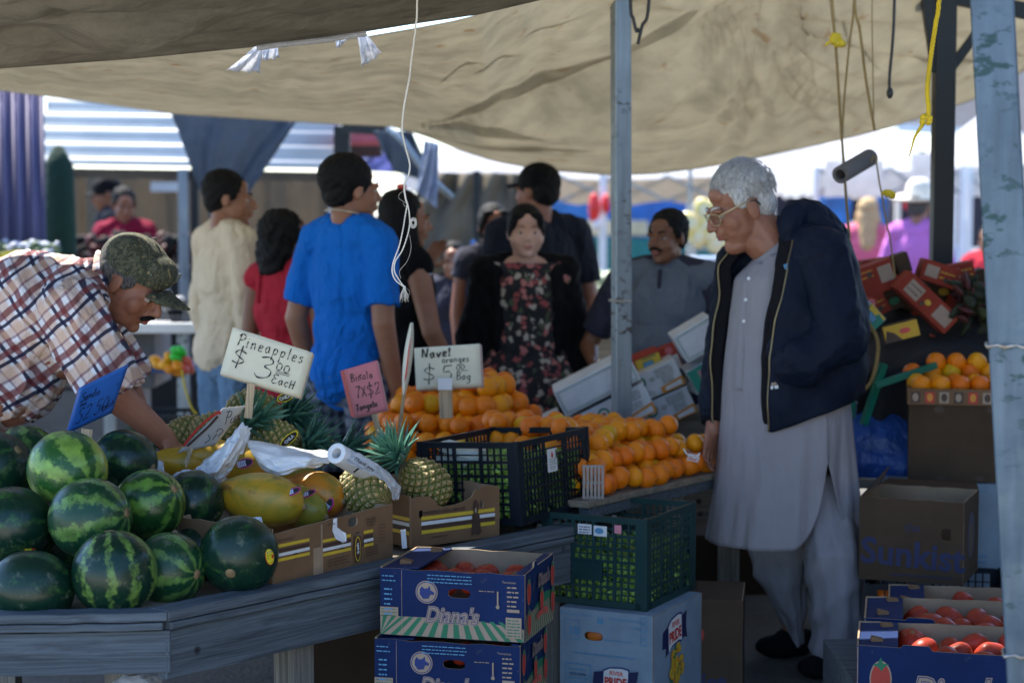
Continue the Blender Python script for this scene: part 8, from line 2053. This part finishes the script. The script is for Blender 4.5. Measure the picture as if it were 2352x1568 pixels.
for (p, k, f) in ((O_(1790, 1090, .08), O_(1795, 1310, .17), O_(1826, 1455, .2)), (O_(1860, 1090, -.06), O_(1910, 1300, -.10), O_(1925, 1480, -.08))):
    mb.cap_(p, .06, k, .045); mb.cap_(k, .045, f, .036); mb.cap_(V3((f.x, f.y, .06)), .030, V3((f.x - .09, f.y - .04, .045)), .022)
head_skin(mb, hc, Rh, hs, jaw=1.1, neck=O_(1790, 590), nr=.060, fat=1.05)
L0 = lambda x, y, z: hc + Rh @ V3((x * hs, y * hs, z * hs))
mb.ell(L0(0, -.045, -.105), (.045, .05, .03), Rh); mb.ell(L0(0, -.01, -.10), (.05, .06, .035), Rh)
for sx in (-1, 1): mb.ell(L0(sx * .080, .012, -.012), (.008, .022, .040), Rh); mb.ell(L0(sx * .034, -.050, -.055), (.022, .030, .03), Rh)
remeshed(mb, 'body', SK['old'], .0040, 5, parent=th, jitter=lambda co: .0006 * fnoise(co, 110, 2))
mustache_w = 1
head_bits(th, hc, Rh, hs, HG)
# hair built of many fine locks over a cap
m = MB(); m.ell(L0(0, .030, .046), [k * hs for k in (.079, .095, .083)], Rh); m.ell(L0(0, .055, .0), [k * hs for k in (.074, .060, .078)], Rh)
for sx in (-1, 1): m.ell(L0(sx * .071, -.004, .030), [k * hs for k in (.011, .032, .034)], Rh)
hh = remeshed(m, 'hair', HG, .0045, 2, parent=th, jitter=lambda co: .002 * fnoise(co, 90, 1))
m = MB(); rnd = random.Random(4)
for k in range(1500):
    u = rnd.random() * 2 * PI; ph = rnd.uniform(0, 1.95)
    d = V3((math.sin(ph) * math.cos(u), math.sin(ph) * math.sin(u), math.cos(ph)))
    if d.y < -.55 and d.z < .35: continue
    if d.z < -.1 and d.y < .2: continue
    root = V3((d.x * .079, .032 + d.y * .094, .044 + d.z * .084)); flow = V3((d.x * .4 + rnd.uniform(-.3, .3), -.55 + d.y * .3 + rnd.uniform(-.3, .3), -.25 * (1 - d.z))) if d.z > .3 else V3((rnd.uniform(-.2, .2), .5, -1))
    flow = (flow - d * flow.dot(d)).normalized(); ln = rnd.uniform(.016, .034)
    P = [L0(*(root + (flow * t + d * (.004 + .22 * t * (1 - t * 14))) * 1.0)) for t in (0, ln * .5, ln)]
    m.tube(P, [.0011, .0009, .0003], 3, cap=False)
m.build('locks', HG, hh, smooth=True)
# glasses
Mzip = pbr('dull_brass_zip', (.22, .18, .10), .4, .6, bmp=0)
Mgold = pbr('pale_gold_frame', (.62, .50, .30), .3, .8, bmp=0); 
gl = MB()
for sx in (-1, 1):
    gl.tube([L0(sx * (.034 + .026 * math.copysign(abs(math.cos(t)) ** .7, math.cos(t))), -.101 + .012 * abs(math.cos(t)) * (1 if math.cos(t) * 1 > 0 else 0), -.001 + .018 * math.copysign(abs(math.sin(t)) ** .7, math.sin(t))) for t in (2 * PI * k / 28 for k in range(29))], .0016, 6)
gl.tube([L0(-.009, -.104, .004), L0(0, -.108, .007), L0(.009, -.104, .004)], .0016, 6); g1 = gl.build('glasses', Mgold, th, smooth=True)
for sx in (-1, 1):
    m = MB(); m.tube([L0(sx * .061, -.088, .008), L0(sx * .074, -.06, .012), L0(sx * .082, -.01, .016), L0(sx * .084, .012, .014)], .0030, 6); m.build('temple', Mgold, g1, smooth=True)
    m = MB(); m.tube([L0(sx * .084, .010, .014), L0(sx * .085, .028, .008), L0(sx * .083, .036, -.010)], .0028, 6); m.build('temple_tip', M['black'], g1, smooth=True)
def gl_mat():
    m = bpy.data.materials.new('lens_glass'); m.use_nodes = True; nt = m.node_tree; nt.nodes.remove(nt.nodes['Principled BSDF']); t = nt.nodes.new('ShaderNodeBsdfTransparent'); g = nt.nodes.new('ShaderNodeBsdfGlossy'); g.inputs['Roughness'].default_value = .05; t.inputs[0].default_value = (.85, .85, .82, 1)
    a = nt.nodes.new('ShaderNodeMixShader'); a.inputs[0].default_value = .12; nt.links.new(t.outputs[0], a.inputs[1]); nt.links.new(g.outputs[0], a.inputs[2]); nt.links.new(a.outputs[0], nt.nodes['Material Output'].inputs[0]); return m
Mlens = gl_mat()
for sx in (-1, 1):
    m = MB(); m.add([L0(sx * (.034 + .0255 * math.copysign(abs(math.cos(t)) ** .7, math.cos(t))), -.1015 + .012 * abs(math.cos(t)) * (1 if math.cos(t) > 0 else 0), -.001 + .0175 * math.copysign(abs(math.sin(t)) ** .7, math.sin(t))) for t in (2 * PI * k / 28 for k in range(28))], [tuple(range(28))]); m.build('lens', Mlens, g1)
# long tunic
RK = [(580, 1748, 1850, .10), (640, 1688, 1905, .16), (720, 1676, 1935, .185), (800, 1668, 1945, .195), (880, 1662, 1950, .205), (960, 1656, 1956, .21), (1060, 1646, 1964, .215), (1150, 1636, 1974, .225), (1238, 1623, 1983, .235)]
ys = [r[0] for r in RK]
def tunic(i, j, n=220, k=70):
    t = 2 * PI * i / n; v = j / k
    # angle of the side slit, on the near side (camera) at the back third
    st = 2 * PI - 1.08; da = (t - st + PI) % (2 * PI) - PI
    far = (t - 1.1 + PI) % (2 * PI) - PI
    hem = 1238 - 200 * math.exp(-abs(da / .20) ** 1.4) - 200 * math.exp(-abs(far / .20) ** 1.4)
    if da > 0: hem -= 22 * min(1, da / .6)
    y = 580 + (hem - 580) * v; xl = np.interp(y, ys, [r[1] for r in RK]); xr = np.interp(y, ys, [r[2] for r in RK]); ry = np.interp(y, ys, [r[3] for r in RK])
    c = O_((xl + xr) / 2, y); rx = (O_(xr, y).x - O_(xl, y).x) / 2
    g = max(0, (y - 820) / 420); fold = 1 + g * (.030 * math.sin(11 * t + 1.2 * math.sin(3 * t + y * .004)) + .016 * math.sin(23 * t + y * .01)) * (.25 + .75 * (.5 + .5 * math.cos(t - 5.4))) + .01 * math.sin(5 * t + y * .02)
    if abs(da) < .25: fold *= 1 + (.05 if da < 0 else -.03) * (1 - abs(da) / .25) * g
    return c + V3((rx * math.cos(t) * fold, ry * math.sin(t) * fold, 0))
m = MB(); m.grid(lambda i, j: tunic(i, j), 220, 71, closed=True); m.build('tunic', C_kurta, th, smooth=True, solid=.003)
# shirt placket, collar and buttons on the chest
m = MB(); pl = []
for y in range(600, 900, 12):
    xl = np.interp(y, ys, [r[1] for r in RK]); xr = np.interp(y, ys, [r[2] for r in RK]); ry = np.interp(y, ys, [r[3] for r in RK]); c = O_((xl + xr) / 2, y); rx = (O_(xr, y).x - O_(xl, y).x) / 2; t = PI + .62
    pl.append(c + V3((rx * math.cos(t), ry * math.sin(t), 0)) * 1.0)
vs = []; 
for p in pl: vs += [p + V3((-.018, -.004, 0)), p + V3((.0, -.009, 0)), p + V3((.018, -.013, 0))]
m.add(vs, [(3 * k + q, 3 * k + q + 1, 3 * k + q + 4, 3 * k + q + 3) for k in range(len(pl) - 1) for q in (0, 1)]); pk = m.build('placket', C_kurta, th, smooth=True, solid=.0025)
for k in (3, 7, 11): m = MB(); m.ell(pl[k] + V3((0, -.012, 0)), (.006, .003, .006)); m.build('button', M['label_w'], pk, smooth=True)
m = MB()   # standing collar and the open neck of the tunic
nb = O_(1782, 585); ax = (O_(1745, 545) - O_(1800, 612)).normalized(); u = V3((0, 1, 0)); v = ax.cross(u).normalized()
def P(i, j):
    t = 2 * PI * i / 48; r = .074 + .004 * j; return nb + ax * (.034 - .018 * j) + (u * math.cos(t) * 1.05 + v * math.sin(t)) * (r + .02 * (j / 5) ** 2)
m.grid(P, 48, 6, closed=True); m.build('collar', C_kurta, th, smooth=True, solid=.003)
m = MB(); m.ell(O_(1778, 640, -.0), (.125, .14, .09), (0, -.5, 0)); m.ell(O_(1800, 680), (.15, .16, .1)); remeshed(m, 'tunic_yoke', C_kurta, .007, 4, parent=th, jitter=lambda co: .003 * fnoise(co, 18, 2))
# baggy trousers
def leg(pts, name='trouser_leg'):
    m = MB(); yy = [p[0] for p in pts]
    def P(i, j):
        t = 2 * PI * i / 90; y = yy[0] + (yy[-1] - yy[0]) * j / 60; xl, xr, ry, dy = (np.interp(y, yy, [p[q] for p in pts]) for q in (1, 2, 3, 4))
        c = O_((xl + xr) / 2, y, dy); rx = (O_(xr, y, dy).x - O_(xl, y, dy).x) / 2; g = (y - yy[0]) / (yy[-1] - yy[0])
        f = 1 + .05 * math.sin(5 * t + y * .016) + .045 * g * math.sin(3 * t + y * .07 + 2 * math.sin(t)) + .05 * math.exp(-((g - .68) / .25) ** 2) * math.sin(y * .07 + 4.5 * math.cos(t + .6)) + .02 * math.sin(11 * t)
        return c + V3((rx * math.cos(t) * f, ry * math.sin(t) * f, .008 * math.sin(3 * t + y * .05)))
    m.grid(P, 90, 61, closed=True); return m.build(name, C_kurta, th, smooth=True, solid=.003)
leg([(1080, 1815, 1945, .09, -.02), (1180, 1830, 1965, .12, -.05), (1260, 1838, 1984, .15, -.09), (1341, 1853, 1990, .14, -.10), (1400, 1862, 1992, .13, -.10), (1436, 1868, 1992, .12, -.10), (1490, 1862, 1986, .11, -.09), (1512, 1878, 1972, .09, -.08)])
leg([(1080, 1740, 1870, .08, .06), (1259, 1716, 1868, .13, .14), (1324, 1733, 1855, .12, .17), (1397, 1782, 1846, .10, .2), (1440, 1804, 1842, .08, .2), (1474, 1806, 1850, .07, .2)])
for f in (O_(1926, 1522, -.10), O_(1826, 1490, .2)):
    m = MB(); m.ell(V3((f.x, f.y, .05)), (.08, .06, .05)); m.ell(V3((f.x - .06, f.y - .04, .04)), (.085, .052, .04)); m.ell(V3((f.x + .02, f.y, .06)), (.05, .045, .035)); remeshed(m, 'shoe', C_black, .006, 3, parent=th, cuts=[(V3((0, 0, .006)), (0, 0, -1))])
# jacket body, open in front
RJ = [(500, 1770, 1880, .05), (525, 1735, 1925, .10), (560, 1690, 1948, .165), (607, 1656, 1966, .205), (680, 1650, 1980, .225), (760, 1640, 1987, .235), (840, 1636, 1988, .24), (900, 1634, 1980, .235), (985, 1640, 1968, .225)]
yj = [r[0] for r in RJ]
def jk(i, j, n=150, k=60, y0=500, y1=None, grow=0):
    s_ = i / n; v = j / k
    ynow = 700
    # near edge angle (towards the viewer) follows the zip, far edge lies at the very front
    y_h = None
    y_ = y0 + ((y1 or 930) - y0) * v
    xl, xr = np.interp(y_, yj, [r[1] for r in RJ]), np.interp(y_, yj, [r[2] for r in RJ])
    zx = np.interp(y_, [500, 534, 591, 659, 711, 780, 880, 932, 973], [1822, 1815, 1795, 1779, 1763, 1751, 1749, 1749, 1765])
    cs = max(-1, min(1, (zx - (xl + xr) / 2) / ((xr - xl) / 2))); a0 = math.acos(cs)           # measured on the near side
    t = -a0 + s_ * (a0 + PI - .08)
    hemy = 905 + (1952 - ((xl + xr) / 2 + (xr - xl) / 2 * math.cos(t))) * .345
    hemy = min(hemy, 973)
    y = y0 + (hemy - y0) * v if y1 is None else y_
    ry = np.interp(y, yj, [r[3] for r in RJ]); xl, xr = np.interp(y, yj, [r[1] for r in RJ]), np.interp(y, yj, [r[2] for r in RJ]); c = O_((xl + xr) / 2, y); rx = (O_(xr, y).x - O_(xl, y).x) / 2
    f = 1 + grow + .018 * math.sin(7 * t + y * .03) + .010 * math.sin(13 * t - y * .05) + .016 * math.sin(y * .055 + 2 * math.sin(2 * t)) * min(1, v * 2)
    return c + V3((rx * math.cos(t) * f, ry * math.sin(t) * f, 0))
m = MB(); m.grid(lambda i, j: jk(i, j), 151, 61); jb = m.build('jacket', [C_lining, C_navy], th, smooth=True)
md = jb.modifiers.new('s', 'SOLIDIFY'); md.thickness = .009; md.offset = -1; md.material_offset = 1
m = MB(); m.grid(lambda i, j: jk(i * 1.0, 54 + j * .75, grow=.012), 151, 9); m.build('waistband', C_rib, jb, smooth=True, solid=.008)
m = MB(); m.tube([jk(0, j) + V3((-.004, -.004, 0)) for j in range(3, 61)], .0035, 6); m.build('zip', Mzip, jb, smooth=True)
m = MB(); m.tube([jk(150, j) + V3((-.002, -.006, 0)) for j in range(8, 61)], .003, 6); m.build('zip', Mzip, jb, smooth=True)
# lining facing turned out beside the zip on both edges
m = MB(); m.grid(lambda i, j: jk(0, 3 + j) + V3((-.045 * i / 3 * (1 - j / 90), .03 * i / 3, 0)), 4, 56); m.build('facing', C_lining, jb, smooth=True, solid=.003)
m = MB(); m.grid(lambda i, j: jk(150, 8 + j) + V3((.040 * i / 3, -.012 * i / 3, 0)), 4, 52); m.build('facing', C_lining, jb, smooth=True, solid=.003)
# sleeves, shoulders and the folded hood
m = MB(); a, e_, w_ = na
m.cap_(O_(1850, 560, -.08), .075, O_(1885, 590, -.16), .10); m.cap_(O_(1885, 590, -.16), .096, O_(1932, 780, -.26), .080, 24); m.cap_(O_(1932, 780, -.26), .082, O_(1850, 832, -.262), .068, 24); m.cap_(O_(1850, 832, -.262), .078, O_(1822, 835, -.235), .066, 24)
m.ell(O_(1800, 800, -.19), (.06, .05, .07))
remeshed(m, 'sleeve', C_navy, .0055, 4, parent=th, jitter=lambda co: creases(co * np.array([.7, .7, 1.2]), 1.1))
m = MB(); m.cap_(O_(1760, 575, .12), .075, O_(1698, 610, .17), .085); m.cap_(O_(1698, 610, .17), .085, O_(1668, 790, .20), .072, 20); m.cap_(O_(1668, 790, .20), .072, O_(1640, 925, .08), .052, 20); m.cyl(O_(1640, 925, .08), O_(1636, 962, .055), .048, .040, 20)
remeshed(m, 'sleeve', C_navy, .006, 4, parent=th, jitter=lambda co: .006 * fnoise(co, 20, 2) + .003 * fnoise(co, 50, 5))
m = MB(); m.cyl(O_(1638, 948, .065), O_(1636, 972, .05), .044, .038, 24); m.build('cuff', C_rib, th, smooth=True)
m = MB()
hp = [O_(1812, 560, -.10), O_(1815, 515, -.10), O_(1832, 488, -.07), O_(1858, 482, 0), O_(1835, 488, .07), O_(1790, 530, .11), O_(1735, 575, .12)]
for q in range(len(hp) - 1): m.cap_(hp[q], .034 + .012 * math.sin(q), hp[q + 1], .034 + .012 * math.sin(q + 1))
m.cap_(O_(1868, 500, -.05), .055, O_(1905, 545, -.04), .065); m.cap_(O_(1868, 500, .05), .055, O_(1905, 545, .04), .065); m.ell(O_(1890, 530), (.10, .13, .06), (0, .7, 0))
remeshed(m, 'hood', C_navy, .0055, 4, parent=th, jitter=lambda co: .005 * fnoise(co, 24, 2) + .003 * fnoise(co, 55, 5))
# embroidered mark and pocket label
Fj = frame(O_(1812, 610, -.262), (1, .35, .05), (0, 0, 1)); 
def on_jacket(px, py, w2=.0):
    best = None
    for j in range(61):
        for i in range(0, 60):
            p = jk(i, j); dd = (p - W(px, py, p.y)).length
            if best is None or dd < best[0]: best = (dd, p, i, j)
    i, j = best[2], best[3]; X = jk(min(i + 2, 150), j) - jk(max(i - 2, 0), j); X = X if X.x > 0 else -X; U = jk(i, max(j - 2, 0)) - jk(i, min(j + 2, 60)); F = frame(best[1], X, U); 
    return F
F1_ = on_jacket(1812, 609); m = MB(); text(m, F1_, 'IBS', .022, 0, 0, .006, 0, bold=.0012, rot=.25); m.build('embroidery', P_['lblue'], jb)
F2_ = on_jacket(1781, 883); m = MB(); m.poly(F2_, [(-.012, -.012), (.013, -.012), (.013, -.002), (-.012, -.002)], .009, 0); m.poly(F2_, [(-.011, 0), (.011, 0), (.007, .009), (-.006, .009)], .009, 1); m.build('pocket_label', [P_['white'], P_['tan']], jb)
